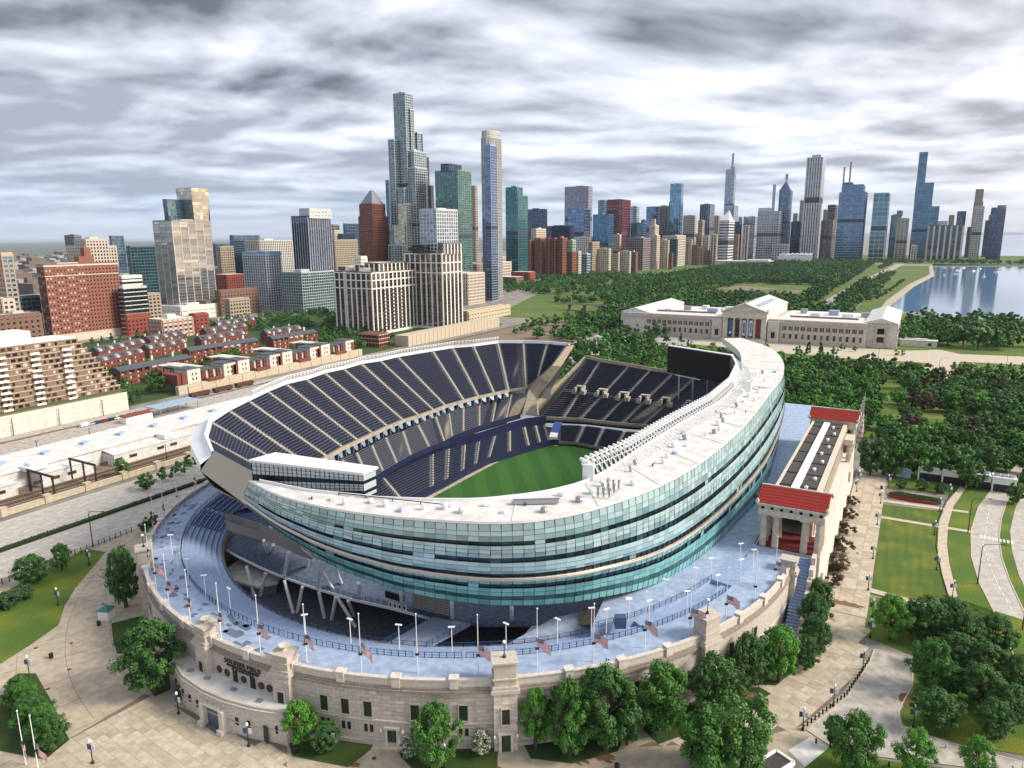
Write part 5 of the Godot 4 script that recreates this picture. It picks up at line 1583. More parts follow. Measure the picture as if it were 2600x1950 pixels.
func build_pavilion(ar: Node3D, base: Vector3):
	var h := holder(ar, "entrance_pavilion")
	var fr := [Vector2(-123.5, -80.4), Vector2(-123, -78.2), Vector2(-117, -76.0), Vector2(-110, -75.1), Vector2(-104, -75.2), Vector2(-97.5, -76.2), Vector2(-91.5, -78.0), Vector2(-91, -80.6)]
	var poly := PackedVector2Array(fr)
	poly.append(Vector2(-91, -84)); poly.append(Vector2(-123.5, -84))
	var b := MB.new(base)
	b.prism(poly, 0, 6.1)
	part(h, "pavilion_wall", b, M.block1)
	b = MB.new(base)
	for i in fr.size() - 1:
		var p := Vector3(fr[i].x, 6.1, fr[i].y)
		var q := Vector3(fr[i + 1].x, 6.1, fr[i + 1].y)
		b.bar(p + Vector3(0, 0.1, 0), q + Vector3(0, 0.1, 0), 0.8, 0.4)
		b.bar(p + Vector3(0, 0.5, -0.2), q + Vector3(0, 0.5, -0.2), 0.45, 0.5)
		b.bar(p + Vector3(0, -3.4, 0.05), q + Vector3(0, -3.4, 0.05), 0.3, 0.25)
	part(h, "pavilion_cornice", b, M.block2)
	b = MB.new(base)
	var rp := PackedVector2Array()
	for p in poly: rp.append(Vector2(lerpf(p.x, -107.3, 0.02), lerpf(p.y, -80, 0.08)))
	b.prism(rp, 6.1, 6.16)
	part(h, "pavilion_roof", b, M.white_roof)
	for k in 4:
		b = MB.new(base)
		b.box([-113.0, -105.5, -98.5, -118.0][k], 6.16, -78.4, 1.1, 0.35, 0.8, 0.3)
		part(h, "roof_hatch", b, M.steel)
	# gate in the middle, doors and slit windows either side
	b = MB.new(base)
	b.box(-107, 0, -75.05, 4.2, 4.2, 0.12)
	part(h, "gate", b, mat("gate_blue", "58667c", 0.5, 0.3))
	b = MB.new(base)
	for s in [-1, 1]:
		b.box(-107 + s * 2.7, 0, -74.7, 1.1, 4.6, 1.2); b.box(-107 + s * 2.7, 0, -74.0, 1.3, 1.0, 1.0)
	b.box(-107, 4.3, -74.75, 4.4, 0.5, 1.0)
	part(h, "gate_pier", b, M.block3)
	for x in [-119.8, -95.6]:
		var z := -76.95 if x < -110 else -76.7
		var yw := 0.33 if x < -110 else -0.28
		b = MB.new(base)
		b.box(x, 0, z, 1.9, 3.3, 0.3, yw)
		part(h, "pavilion_door", b, M.green_door)
	for x in [-121.7, -117.6, -115.0, -112.3, -101.6, -98.9, -93.4]:
		var t := 0.0
		for i in fr.size() - 1:
			if x >= fr[i].x and x <= fr[i + 1].x: t = lerpf(fr[i].y, fr[i + 1].y, (x - fr[i].x) / maxf(0.01, fr[i + 1].x - fr[i].x))
		b = MB.new(base)
		b.box(x, 2.1, t, 0.7, 1.5, 0.25, -0.004 * (x + 107) * 5)
		part(h, "slit_window", b, M.black)

func build_terrace(ar: Node3D, base: Vector3):
	var b := MB.new(base)
	arc_box(b, -92, 90, 80, SR - 0.5, DK - 0.6, DK, 2.0)
	part(ar, "terrace", b, M.deck_blue)
	b = MB.new(base)
	b.box(-192, DK - 0.6, -235, 8.5, 0.6, 130)
	part(ar, "west_terrace", b, M.deck_blue)
	# steps of the old seating
	for k in 7:
		b = MB.new(base)
		arc_box(b, -88, 58, 80 - (k + 1) * 1.3, 80 - k * 1.3, 8.0, DK - 0.5 - k * 0.5, 2.0)
		part(ar, "terrace_step", b, M.step_blue)
	b = MB.new(base)
	arc_box(b, 58, 78, 77.5, 80, 8.0, DK - 0.5, 2.0); arc_box(b, 58, 78, 74.8, 77.5, 8.0, DK - 1.0, 2.0); arc_box(b, 78, 90, 74.0, 80.1, 8.0, DK - 0.01, 2.0)
	part(ar, "terrace_step", b, M.step_blue)
	b = MB.new(base)
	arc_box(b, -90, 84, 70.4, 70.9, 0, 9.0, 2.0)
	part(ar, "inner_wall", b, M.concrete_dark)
	# benches on the south-west steps
	for k in 6:
		b = MB.new(base)
		for s in 4:
			arc_box(b, -86 + s * 9.5, -78 + s * 9.5, 79.0 - k * 1.3, 79.5 - k * 1.3, DK - 0.3 - k * 0.5, DK + 0.05 - k * 0.5, 2.0)
		part(ar, "bench", b, M.rail_blue)
	# railings: lengths with gaps between
	var a := -88.0
	while a < 75:
		b = MB.new(base)
		var e := minf(a + 6.0, 78.0)
		var k := 6
		for i in k:
			fence(b, pol(a + (e - a) * i / k, 80.2, DK), pol(a + (e - a) * (i + 1) / k, 80.2, DK), 1.25, 1.2)
		part(ar, "railing", b, M.rail_blue)
		a += 6.6
	b = MB.new(base)
	for i in 80:
		fence(b, pol(-88 + i * 2.0, 70.9, 9.0), pol(-86 + i * 2.0, 70.9, 9.0), 1.1, 1.3)
	part(ar, "inner_railing", b, M.rail_blue)
	# patched spots in the terrace coating
	b = MB.new(base)
	for i in 70:
		var d := rng.randf_range(-62, 8)
		var r := rng.randf_range(81, 87)
		var w := rng.randf_range(0.25, 1.1)
		var l := rng.randf_range(0.2, 0.7)
		if rng.randf() < 0.12: w *= 2.4; l *= 1.6
		var t := out_dir(d + 90 + jit(14)) * w
		var o := out_dir(d + jit(14)) * l
		var p := pol(d, r, DK + 0.02)
		b.quad(p - t - o, p - t * jit(1) + o * -1.2, p + t * 1.1 - o * 0.8, p + t + o)
		b.quad(p - t - o, p + t + o, p + t * 0.7 + o * 1.2, p - t + o * 0.9)
	part(ar, "coating_patches", b, M.deck_patch, "stuff")
	# the wide platform on the east between ring and glass
	var poly := PackedVector2Array()
	for i in 9:
		var p := pol(50 + i * 4.5, 75.0, 0)
		poly.append(Vector2(p.x, p.z))
	for q in [Vector2(-30, -171), Vector2(-29, -345), Vector2(-60, -345), Vector2(-50, -300), Vector2(-42, -250), Vector2(-41, -205), Vector2(-43, -175), Vector2(-48, -152), Vector2(-54, -140)]: poly.append(q)
	b = MB.new(base)
	b.prism(poly, 0, DK - 0.02)
	part(ar, "east_platform", b, M.deck_blue)
	b = MB.new(base)
	b.prism(PackedVector2Array([Vector2(-30, -169), Vector2(-19.8, -169), Vector2(-19.8, -178), Vector2(-30, -178)]), 0, DK - 0.03)
	part(ar, "portico_landing", b, M.deck_blue)
	b = MB.new(base)
	var lo := PackedVector2Array()
	for i in 6:
		var p := pol(36 + i * 3.6, 71.0, 0)
		lo.append(Vector2(p.x, p.z))
	for q in [Vector2(-55, -136), Vector2(-62, -127)]: lo.append(q)
	b.prism(lo, 0, 8.6)
	part(ar, "lower_platform", b, M.deck_blue)
	for k in 12:
		b = MB.new(base)
		var t := k / 12.0
		b.bar(Vector3(-57.8 + t * 6.2, 8.75 + t * 3.8, -131.6 + t * 2.0), Vector3(-55.4 + t * 6.4, 8.75 + t * 3.8, -127.0 + t * 2.2), 0.62, 0.3)
		part(ar, "platform_stair_step", b, M.concrete)
	b = MB.new(base)
	for i in 7:
		fence(b, pol(50 + i * 4.0, 75.0, DK), pol(54 + i * 4.0, 75.0, DK), 1.2, 1.5)
	part(ar, "platform_railing", b, M.rail_blue)
	b = MB.new(base)
	b.box(-45.6, DK, -124.2, 2.2, 2.4, 1.6, 0.5)
	part(ar, "service_cabinet", b, mat("cabinet_blue", "3a4f72", 0.6))
	# outside stair by the portico
	for k in 26:
		b = MB.new(base)
		b.box(-17.6 + k * 0.02, 0, -175.5 + k * 0.75, 3.2, DK - 0.2 - k * 0.46, 0.78)
		part(ar, "outside_step", b, M.step_blue)
	b = MB.new(base)
	for k in 7:
		b.box(-15.3, 0, -174.6 + k * 2.9, 1.0, DK + 1.2 - k * 1.75, 2.9)
	part(ar, "stair_wall", b, M.block1)
	b = MB.new(base)
	b.box(-17.6, 0, -154.6, 4.6, 1.2, 2.4)
	part(ar, "stair_landing", b, M.block2)

func column(b: MB, x: float, z: float, y0: float, y1: float, r: float):
	# fluted shaft with a flat capital
	var k := 20
	for i in k:
		var a0 := TAU * i / k
		var a1 := TAU * (i + 0.5) / k
		var a2 := TAU * (i + 1) / k
		var e0 := Vector3(cos(a0), 0, sin(a0))
		var e1 := Vector3(cos(a1), 0, sin(a1)) * 0.9
		var e2 := Vector3(cos(a2), 0, sin(a2))
		var lo := Vector3(x, y0, z)
		var hi := Vector3(x, y1 - 0.7, z)
		b.quad(lo + e1 * r, lo + e0 * r, hi + e0 * r * 0.8, hi + e1 * r * 0.8)
		b.quad(lo + e2 * r, lo + e1 * r, hi + e1 * r * 0.8, hi + e2 * r * 0.8)
	b.lathe(Vector3(x, y1 - 0.7, z), [Vector2(r * 0.8, 0), Vector2(r * 1.15, 0.3), Vector2(r * 1.15, 0.32)], 14)
	b.box(x, y1 - 0.38, z, r * 2.5, 0.38, r * 2.5)

func build_colonnade():
	var o := Vector3(-22, 0, -230)
	var co := thing("east_colonnade", "long stone colonnade with red tiled porticos at its ends", "colonnade", o)
	var b := MB.new(o)
	# podium on the east wall
	b.box(-21.9, 0, -230, 15.4, DK, 106)
	part(co, "podium", b, M.block3)
	b = MB.new(o)
	b.box(-21.9, DK, -183, 14.6, 0.25, 11.6)
	part(co, "portico_floor", b, M.red_floor)
	b = MB.new(o)
	b.box(-21.9, DK, -277.5, 14.6, 0.25, 9)
	part(co, "portico_floor", b, M.red_floor)
	# middle block
	b = MB.new(o)
	b.box(-27.6, DK, -230, 0.9, 10.0, 83); b.box(-17.9, DK, -230, 0.9, 10.0, 83)
	part(co, "long_wall", b, M.stone_light)
	b = MB.new(o)
	b.box(-22.6, 22.4, -230, 10.6, 0.7, 84)
	part(co, "roof", b, M.tar_roof)
	b = MB.new(o)
	b.box(-27.8, 22.4, -230, 0.7, 1.1, 84); b.box(-17.3, 21.9, -230, 1.2, 1.4, 84)
	part(co, "roof_kerb", b, M.stone_light)
	for k in 28:
		b = MB.new(o)
		b.box(-16.6, 21.2, -189.5 - k * 3.0, 0.4, 1.0, 0.8)
		part(co, "cornice_block", b, M.stone_light)
	b = MB.new(o)
	b.box(-23.2, 23.1, -230, 2.0, 0.5, 82)
	part(co, "skylight_strip", b, M.white_metal)
	for k in 7:
		b = MB.new(o)
		b.box(-22.6, 23.1, -197 - k * 11.4, 9.6, 0.22, 0.35)
		part(co, "roof_joint", b, M.black)
	for k in 9:
		b = MB.new(o)
		var p := Vector3(-20.6 + (k % 2) * 1.2, 23.1, -196 - k * 8.6)
		b.lathe(p, [Vector2(0.45, 0), Vector2(0.4, 0.5), Vector2(0.6, 0.6), Vector2(0.0, 1.0)], 8)
		part(co, "roof_vent", b, M.white_metal)
	# porticos
	for pz in [[-177.7, 1, true], [-283.0, -1, true]]:
		var z: float = pz[0]
		var s: int = pz[1]
		for x in [-27.9, -24.9, -18.2, -15.0]:
			b = MB.new(o)
			column(b, x, z, DK + 0.25, 21.4, 0.85)
			part(co, "column", b, M.stone_light)
		for x in [-27.9, -15.0]:
			for q in 2:
				b = MB.new(o)
				column(b, x, z - s * (3.6 + q * 3.4), DK + 0.25, 21.4, 0.85)
				part(co, "column", b, M.stone_light)
		for x in [-25.2, -18.6]:
			b = MB.new(o)
			column(b, x, z - s * 7.0, DK + 0.25, 21.4, 0.8)
			part(co, "column", b, M.stone_light)
		b = MB.new(o)
		b.box(-21.45, 21.4, z - s * 4.6, 15.4, 1.5, 11.6); b.box(-21.45, 22.9, z - s * 4.6, 15.0, 0.9, 11.2); b.box(-21.45, 23.8, z - s * 4.6, 16.2, 0.6, 12.4)
		part(co, "entablature", b, M.stone_light)
		var tri := MB.new(o)
		for k in 7:
			for q in 2: tri.box(-28.2 + k * 2.25 + q * 0.0, 22.95, z + s * 1.08 , 0.6, 0.75, 0.16)
		part(co, "triglyphs", tri, M.stone_dark, "stuff")
		build_tile_roof(co, o, -21.45, z - s * 4.9, 16.4, 12.6, 24.4, 27.2)
		for x in [-29.5, -13.4]:
			for q in 2:
				b = MB.new(o)
				b.lathe(Vector3(x, 24.3, z + s * 1.2 - s * 12.0 * q), [Vector2(0.45, 0), Vector2(0.5, 0.5), Vector2(0.3, 1.0), Vector2(0.0, 1.3)], 6)
				part(co, "roof_ornament", b, M.stone_light)
	# east side: buttresses and low wing with a white roof
	b = MB.new(o)
	b.box(-14.9, 0, -230, 2.6, 6.0, 94)
	part(co, "low_wing", b, M.block3)
	b = MB.new(o)
	b.box(-15.0, 6.0, -226, 2.2, 0.12, 84)
	part(co, "low_wing_roof", b, M.white_roof)
	for k in 12:
		b = MB.new(o)
		b.box(-15.1, 6.12, -190 - k * 6.3, 0.9, 0.5, 1.2, jit(0.4))
		part(co, "roof_unit", b, M.white_metal if k % 3 else M.dark_steel)
	for k in 20:
		b = MB.new(o)
		b.box(-17.3, DK, -191 - k * 4.0, 0.5, 8.6, 1.2)
		part(co, "pilaster", b, M.stone_light)
	# column pair with beam at the north end of the low wing
	for q in 2:
		b = MB.new(o)
		column(b, -14.9, -262 - q * 5.0, 9.5, 19.0, 0.85)
		part(co, "column", b, M.stone_light)
	b = MB.new(o)
	b.box(-16.0, 19.0, -264.5, 4.6, 1.8, 8.4); b.box(-15.5, 6, -264.5, 4.0, 3.5, 8.6)
	part(co, "side_bay", b, M.stone_light)

func build_tile_roof(parent: Node3D, o: Vector3, x: float, z: float, w: float, d: float, y0: float, y1: float):
	var b := MB.new(o)
	# two slopes made of rows of half-round tiles
	var n := int(w / 0.42)
	for s in [-1, 1]:
		for i in n:
			var xx := x - w / 2 + (i + 0.5) * w / n
			for r in 6:
				var t0 := r / 6.0
				var t1 := (r + 1.12) / 6.0
				var p := Vector3(xx, lerpf(y0, y1, t0) + 0.1, z + s * d / 2 * (1 - t0))
				var q := Vector3(xx, lerpf(y0, y1, minf(t1, 1.0)) + 0.02, z + s * d / 2 * (1 - minf(t1, 1.0)))
				b.bar(p, q, w / n * 0.62, 0.16)
		b.quad(Vector3(x - w / 2 * s, y0, z + s * d / 2), Vector3(x + w / 2 * s, y0, z + s * d / 2), Vector3(x + w / 2 * s, y1, z), Vector3(x - w / 2 * s, y1, z))
	part(parent, "tile_roof", b, M.red_tile, "stuff")
	b = MB.new(o)
	for s in [-1, 1]:
		var X: float = x + s * (w / 2 - 0.3)
		b.tri(Vector3(X, y0, z + d / 2), Vector3(X, y0, z - d / 2), Vector3(X, y1, z))
	b.bar(Vector3(x - w / 2, y1 + 0.1, z), Vector3(x + w / 2, y1 + 0.1, z), 0.5, 0.3)
	part(parent, "gable", b, M.stone_light)


# ---------------------------------------------------------------- city
# name, label, blocks: x and z of the south-east corner, width, depth, bottom, top, style, shape
const TOWERS := [
	["brick_hotel", "tall red brick hotel block with rows of small windows and a stone base", [[-658.1, -343, 11.9, 66.1, 0, 67.9, "hotel", ""]]],
	["cream_tower", "cream stepped tower rising behind the red brick hotel", [[-883.1, -510.4, 39.5, 39.2, 0, 81.3, "cream", ""], [-882, -512.3, 24.4, 26.6, 0, 89.6, "cream", ""]]],
	["slab_tower", "dark striped slab tower far behind the cream tower", [[-1479.6, -837.2, 33.9, 13.8, 0, 97.8, "darkgrid", ""]]],
	["blue_slab", "lone blue glass slab far off behind the brick hotel", [[-1701.8, -1050.7, 8, 30.6, 0, 97.4, "blueglass", ""]]],
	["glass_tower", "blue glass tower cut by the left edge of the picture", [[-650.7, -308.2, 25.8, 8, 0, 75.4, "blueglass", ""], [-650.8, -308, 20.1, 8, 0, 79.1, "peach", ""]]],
	["dark_glass_office", "low dark green glass office beside the brick hotel", [[-686, -327.2, 8, 23.4, 0, 40.3, "tealdark", ""]]],
	["beige_block", "plain beige low block at the left edge above the brown one", [[-625.3, -291.7, 14.2, 8, 0, 43.8, "cream", ""]]],
	["brown_block", "long low brown brick block at the left edge", [[-581.8, -266.7, 13.3, 28.8, 0, 35.2, "brownbrick", ""]]],
	["teal_tower", "teal glass tower just left of the tall balcony tower", [[-840.7, -541.5, 8, 36.2, 0, 80.6, "tealdark", ""]]],
	["white_office", "low white office with dark strip windows right of the brick hotel", [[-678.2, -424.3, 8, 21.1, 0, 53.9, "strip", ""], [-644.4, -403, 8, 23.7, 0, 45, "striplow", ""]]],
	["balcony_tower", "tall glass balcony tower with white columns on a white podium", [[-730.1, -522, 33.3, 50, 0, 109.4, "balcony", ""], [-712, -509.5, 37.5, 63.1, 0, 14.8, "whitepod", ""]]],
	["twisted_tower", "faceted glass tower with golden reflection tinted into its glass behind the balcony tower", [[-806, -608.6, 29.3, 24, 0, 152.5, "goldreflect", "flare"], [-823.2, -585.2, 8, 30, 0, 138.2, "blueglass", "flare"]]],
	["red_warehouse", "small red brick warehouse beside the brick hotel", [[-644.3, -403.1, 8, 23.3, 0, 19.5, "redbrick", ""]]],
	["tan_house", "narrow tan brick building behind the dark strip office", [[-700.1, -464.1, 8, 13.2, 0, 33.3, "tan", ""]]],
	["pale_low_block", "low pale building in front of the white podium", [[-594.9, -405.6, 19.6, 31, 0, 16.9, "palelow", ""]]],
	["concrete_slab", "grey concrete block left of the blue glass tower", [[-976.6, -780.3, 8, 24.7, 0, 76.9, "tan", ""]]],
	["blue_block", "broad blue glass block behind the blue roofed apartments", [[-1002.2, -828, 8, 56.1, 0, 94.2, "blueglass", ""]]],
	["far_blue_block", "distant blue block just right of the balcony tower", [[-1333.6, -1054.3, 8, 37.9, 0, 78.5, "blueglass", ""]]],
	["brown_lofts", "brown brick loft block with a water tank", [[-705.8, -558.4, 8, 53, 0, 29.6, "brownbrick", ""], [-653.4, -527.9, 8, 26.5, 0, 23.9, "tan", ""]]],
	["terrace_lofts", "long low dark red brick block behind the row houses", [[-595.1, -439.8, 8, 14, 0, 18.8, "redbrick", ""]]],
	["blue_apartment_block", "pale blue apartment block with a blue slab roof", [[-708.7, -632.1, 41.1, 24, 0, 69.3, "bluecond", ""], [-708.5, -632.2, 41, 24, 68.7, 72.5, "blueroof", ""]]],
	["striped_block", "white and black striped block behind the pale blue apartments", [[-938.2, -826, 33.2, 70.9, 0, 85.5, "stripewhite", ""]]],
	["navy_tower", "navy glass tower with white vertical fins", [[-651, -650.2, 27.6, 39, 0, 115, "navyfin", ""], [-649.3, -651.9, 16.2, 36.5, 113.2, 123.9, "palecrown", ""]]],
	["glass_midrise", "rounded blue green glass midrise at the foot of the navy tower", [[-640, -623.2, 34.1, 54.1, 0, 48.8, "midrise", ""]]],
	["tan_block", "tan concrete apartment block behind the navy tower", [[-889.5, -948, 8, 58.4, 0, 85.5, "tan", ""]]],
	["brick_pyramid_tower", "red brick tower with a grey pyramid roof", [[-710, -840.2, 27.2, 34.5, 0, 119.8, "redtower", ""], [-710.2, -840, 24, 29.5, 115.3, 137.8, "redtower", ""], [-710.2, -840, 23.1, 28.8, 0, 138.2, "greyroof", "pyr"]]],
	["stepped_glass_tower", "tallest tower, pale glass boxes stepping up to a slim top", [[-674.3, -881.7, 21.5, 18.9, 0, 295.3, "stepglass", ""], [-671.7, -890, 8, 8, 0, 273.6, "stepglass", ""], [-690.7, -872.8, 10.8, 9.3, 0, 230.3, "stepglass", ""], [-669.7, -902.7, 8.7, 8, 0, 242, "stepglass", ""], [-664.9, -886.3, 20.3, 30.2, 0, 214, "stepglass", ""], [-661.9, -883.6, 21.7, 30.2, 0, 190.1, "stepglass", ""], [-676.8, -874.7, 27.1, 40.8, 0, 160.6, "stepglass", ""], [-670.2, -869.7, 15.5, 52.6, 0, 137.7, "stepreflect", ""], [-671, -864, 22.1, 44.7, 0, 107, "stepreflect", ""], [-671.3, -858.8, 26.7, 44.6, 0, 77.4, "stepglass", ""]]],
	["dark_setback_tower", "near black tower half hidden behind the tallest stepped tower", [[-1362.9, -1852.7, 8, 8.9, 0, 396.6, "black", ""], [-1349.2, -1862.7, 17.8, 9, 0, 329.3, "black", ""], [-1341.6, -1868.2, 33, 13.3, 0, 245, "black", ""]]],
	["white_apartment_block", "white framed apartment block with brown glass and a cupola", [[-436.4, -510.6, 30.9, 67.4, 0, 57.8, "whitecond", ""], [-469.6, -510.6, 11.8, 30.8, 0, 58, "whitecond", ""], [-438.4, -524.6, 29.7, 42.6, 54.2, 65.5, "whitecond", ""], [-456, -520.1, 8, 8, 64.3, 71.6, "cupola", ""]]],
	["white_apartment_tower", "white framed tower with glass upper floors beside the apartment block", [[-403.6, -576.9, 45.1, 33.8, 0, 74.1, "whitecond", ""], [-402.7, -580, 8.3, 29.1, 73.2, 83, "whitecond", ""], [-410.4, -579.4, 19.6, 36.2, 76.2, 115.6, "whiteglass", ""], [-419.3, -569.3, 13.6, 22.2, 74.2, 81.2, "blackroof", ""]]],
	["green_glass_tower", "tall green glass tower next to the curved glass tower", [[-599.9, -902.9, 39.9, 37, 0, 184.7, "greenglass", ""], [-613.6, -901, 13.9, 33.4, 184.1, 193.8, "navyplain", ""]]],
	["curved_glass_tower", "curved silver and blue glass tower with a spiral crown", [[-530, -883.2, 22.4, 39, 0, 224.5, "curveglass", "ell"], [-529.9, -883.3, 20.8, 33.6, 223.4, 233.1, "curvecrown", "ell"], [-526.6, -874.7, 18.6, 26, 0, 114.8, "curvedark", "ell"], [-522.8, -868.9, 9.2, 16, 0, 211.2, "curveblue", ""]]],
	["thin_tan_tower", "thin tan tower in the gap beside the curved glass tower", [[-1121.9, -1775.2, 9, 14.3, 0, 231.2, "tan", ""]]],
	["limestone_podium", "long low limestone building at the foot of the curved tower", [[-410.3, -630.9, 8, 90, 0, 11.6, "podium", ""]]],
	["far_grey_pair", "pair of grey slabs far behind the brick pyramid tower", [[-1369.8, -1457.3, 8, 23.9, 0, 123.2, "darkgrid", ""], [-1345.8, -1479.5, 8, 52.8, 0, 125.9, "blueglass", ""]]],
	["far_white_block", "pale block low down between the navy tower and the brick tower", [[-1162.3, -1240.6, 8, 18.4, 0, 105.7, "cream", ""], [-1151.2, -1250.9, 8, 44.6, 0, 97.3, "navyplain", ""]]],
	["narrow_glass_slab", "narrow glass slab just left of the tallest tower", [[-1004.6, -1245.3, 8, 8, 0, 208.3, "blueglass", ""]]],
	["teal_glass_tower", "teal glass tower with a pale yellow east side right of the curved tower", [[-725.6, -1312.8, 28.5, 42.1, 0, 171, "tealtower", ""], [-730.5, -1319.2, 27.1, 23, 0, 187.5, "tealtower", ""]]],
	["navy_office", "dark blue office block right of the teal tower", [[-857.8, -1695.3, 49.5, 14.4, 0, 157.5, "navyplain", ""]]],
	["wide_navy_block", "wide low navy block above the old brick hotels", [[-814.5, -1771.8, 80, 12, 0, 114.9, "navyplain", ""]]],
	["lilac_slab", "lilac grey slab tower with a notched top", [[-955.7, -2201.5, 82.4, 33.7, 0, 246.5, "lilac", ""]]],
	["blue_mirror_block", "blue mirror glass block in front of the lilac slab", [[-866.9, -1967.5, 52.2, 48.6, 0, 166, "bluemirror", ""]]],
	["red_office_tower", "deep red steel office tower", [[-801.4, -2102.4, 47.7, 75.7, 0, 196.1, "redoffice", ""]]],
	["pale_blue_slab", "blue slab tower hidden behind the red office tower", [[-1020.3, -2499.8, 24.5, 26.5, 0, 215.5, "blueglass", ""]]],
	["hatched_glass_tower", "blue glass tower with a hatched skin left of the red office tower", [[-688.4, -1717.2, 42.9, 31.3, 0, 141, "hatched", ""]]],
	["old_brick_hotel", "old red brick hotel with four wings and a pale top", [[-751.5, -1412.5, 8, 26.7, 0, 80.4, "hotelold", ""], [-730.8, -1423.3, 13.9, 28.7, 0, 84.2, "hotelold", ""], [-713.7, -1432, 8, 14.2, 0, 84.9, "hotelold", ""], [-702.6, -1437.5, 8, 15.7, 0, 84.8, "hotelold", ""], [-687.8, -1444.6, 10.6, 27.1, 0, 84.7, "hotelold", ""], [-733.3, -1455.7, 41.3, 30, 0, 66.2, "hotelold", ""], [-752.3, -1443.8, 10.7, 48.2, 80.1, 105.2, "cream", ""]]],
	["green_roofed_block", "brick block with a pale green roof beside the old hotel", [[-676.1, -1472.2, 11.6, 21.5, 0, 55, "hotelold", ""], [-676.4, -1472.1, 11, 18.7, 55, 79.6, "greenroof", ""]]],
	["cream_brick_block", "cream and brick block right of the green roofed one", [[-675.8, -1505.3, 8, 15.3, 0, 54.3, "cream", ""]]],
	["white_grid_block", "white office block with a grid of windows above the brick hotel", [[-732.2, -1698.9, 43.2, 22.5, 0, 85.5, "whitegrid", ""]]],
	["small_glass_block", "small pale glass block between old stone fronts", [[-669.6, -1540.8, 15.1, 21.8, 0, 47.8, "paleglass", ""]]],
	["brown_stone_block", "narrow brown front left of the cream office", [[-667.3, -1563.5, 8, 43.6, 0, 74.5, "tan", ""]]],
	["cream_office", "cream office with rows of windows facing the park", [[-638.6, -1597.1, 34.8, 11.8, 0, 58.7, "cream", ""]]],
	["red_roofed_office", "pale office with a red roof facing the park", [[-632.4, -1642.4, 19.2, 8.3, 0, 48.5, "cream", ""], [-633.9, -1641.9, 12.8, 8, 47.9, 52, "redroof", ""]]],
	["white_topped_office", "pale office with a white attic facing the park", [[-614.4, -1670.6, 25.7, 10.4, 0, 50.9, "cream", ""]]],
	["slim_cream_tower", "slim cream tower before the hatched glass tower", [[-698.7, -1820.5, 16.9, 12.9, 0, 91.2, "cream", ""]]],
	["grey_office", "broad grey brown office left of the pyramid roofed tower", [[-623.9, -1794.7, 45.7, 69.6, 0, 82.2, "greyoffice", ""]]],
	["dark_shop_front", "dark low front left of the broad grey office", [[-607.1, -1694.5, 12.9, 13.5, 0, 48.9, "brownbrick", ""]]],
	["pyramid_tower", "old stone tower with a pyramid roof and lantern", [[-609.9, -1862.7, 17.8, 26.3, 0, 88.8, "cream", ""], [-616.9, -1865.6, 13.7, 31.4, 0, 114.7, "cream", ""], [-615.3, -1860.9, 11.3, 26, 111.4, 114.6, "stonepyr", "pyr"], [-619.6, -1870, 8, 8, 114.8, 130.9, "cream", ""]]],
	["cream_park_block", "cream block right of the pyramid roofed tower", [[-593.7, -1909.8, 21.4, 11.1, 0, 75.4, "cream", ""]]],
	["brown_park_block", "low brown block on the park front", [[-571.4, -1874.9, 8, 11.1, 0, 41.7, "hotelold", ""]]],
	["blue_infill_block", "blue glass infill between stone fronts", [[-600.5, -2012.3, 21.6, 14.5, 0, 78, "blueglass", ""]]],
	["pale_office_slab", "pale office slab behind the park front", [[-615.1, -2060.1, 40.7, 90, 0, 87.6, "cream", ""]]],
	["blue_grey_slab", "blue grey office slab beside a brown one", [[-777.1, -2376.2, 39.9, 19.9, 0, 182.5, "bluemirror", ""]]],
	["brown_grey_slab", "brown grey office slab right of the blue grey one", [[-755, -2435.7, 41.6, 15.5, 0, 185.8, "greyoffice", ""]]],
	["light_glass_tower", "pale glass tower with an arched top", [[-910.7, -2541.8, 22.9, 26.7, 0, 191.8, "paleglass", ""]]],
	["small_blue_blocks", "low blue glass blocks behind the grey office", [[-756.5, -2172, 39.9, 32.8, 0, 126.8, "blueglass", ""], [-761.1, -2202.2, 12.3, 15.4, 0, 135.7, "blueglass", ""]]],
	["slender_glass_tower", "slender light blue glass tower with a slanted top", [[-692, -2350.2, 37.2, 21.1, 0, 252, "slender", ""], [-696.2, -2344.8, 34, 45.2, 0, 195.2, "slender", ""]]],
	["gabled_stone_tower", "pale stone tower with a green gable", [[-714.4, -2603.8, 40.8, 28.1, 0, 157.4, "cream", ""], [-718.5, -2602.6, 11.3, 33, 150.9, 157.5, "greenpyr", "pyr"]]],
	["blue_white_tower", "blue glass tower with white edges", [[-639.4, -2520.1, 35.1, 61.6, 0, 191.6, "navyfin", ""]]],
	["stone_spire_block", "old brown stone tower below the blue white tower", [[-586.6, -2223.9, 15.3, 29.3, 0, 93.2, "tan", ""], [-589.1, -2233.6, 11.5, 26.4, 0, 132.5, "tan", ""]]],
	["park_front_row", "row of old stone fronts near the museum of art", [[-601.1, -2168.2, 15.2, 8.2, 0, 76.1, "cream", ""], [-586.3, -2172.3, 13.6, 14, 0, 58.4, "hotelold", ""], [-568.6, -2177, 15.8, 8, 0, 52.8, "tan", ""], [-559.3, -2200, 16.2, 8, 0, 87.5, "cream", ""], [-548.9, -2182, 8, 10.4, 0, 43.5, "hotelold", ""], [-531.9, -2186.2, 16.6, 12.2, 0, 89.1, "stripewhite", ""]]],
	["spire_tower", "tall silver glass tower with steps and a long spire", [[-764.5, -3415.5, 39, 32.4, 0, 378.3, "spire", ""], [-765.1, -3415.3, 16.6, 32.4, 378.3, 390.3, "spire", ""], [-757.8, -3411.9, 43.8, 90, 0, 220.2, "spire", ""], [-771.3, -3413.9, 8, 8, 390.4, 448.8, "mast", ""]]],
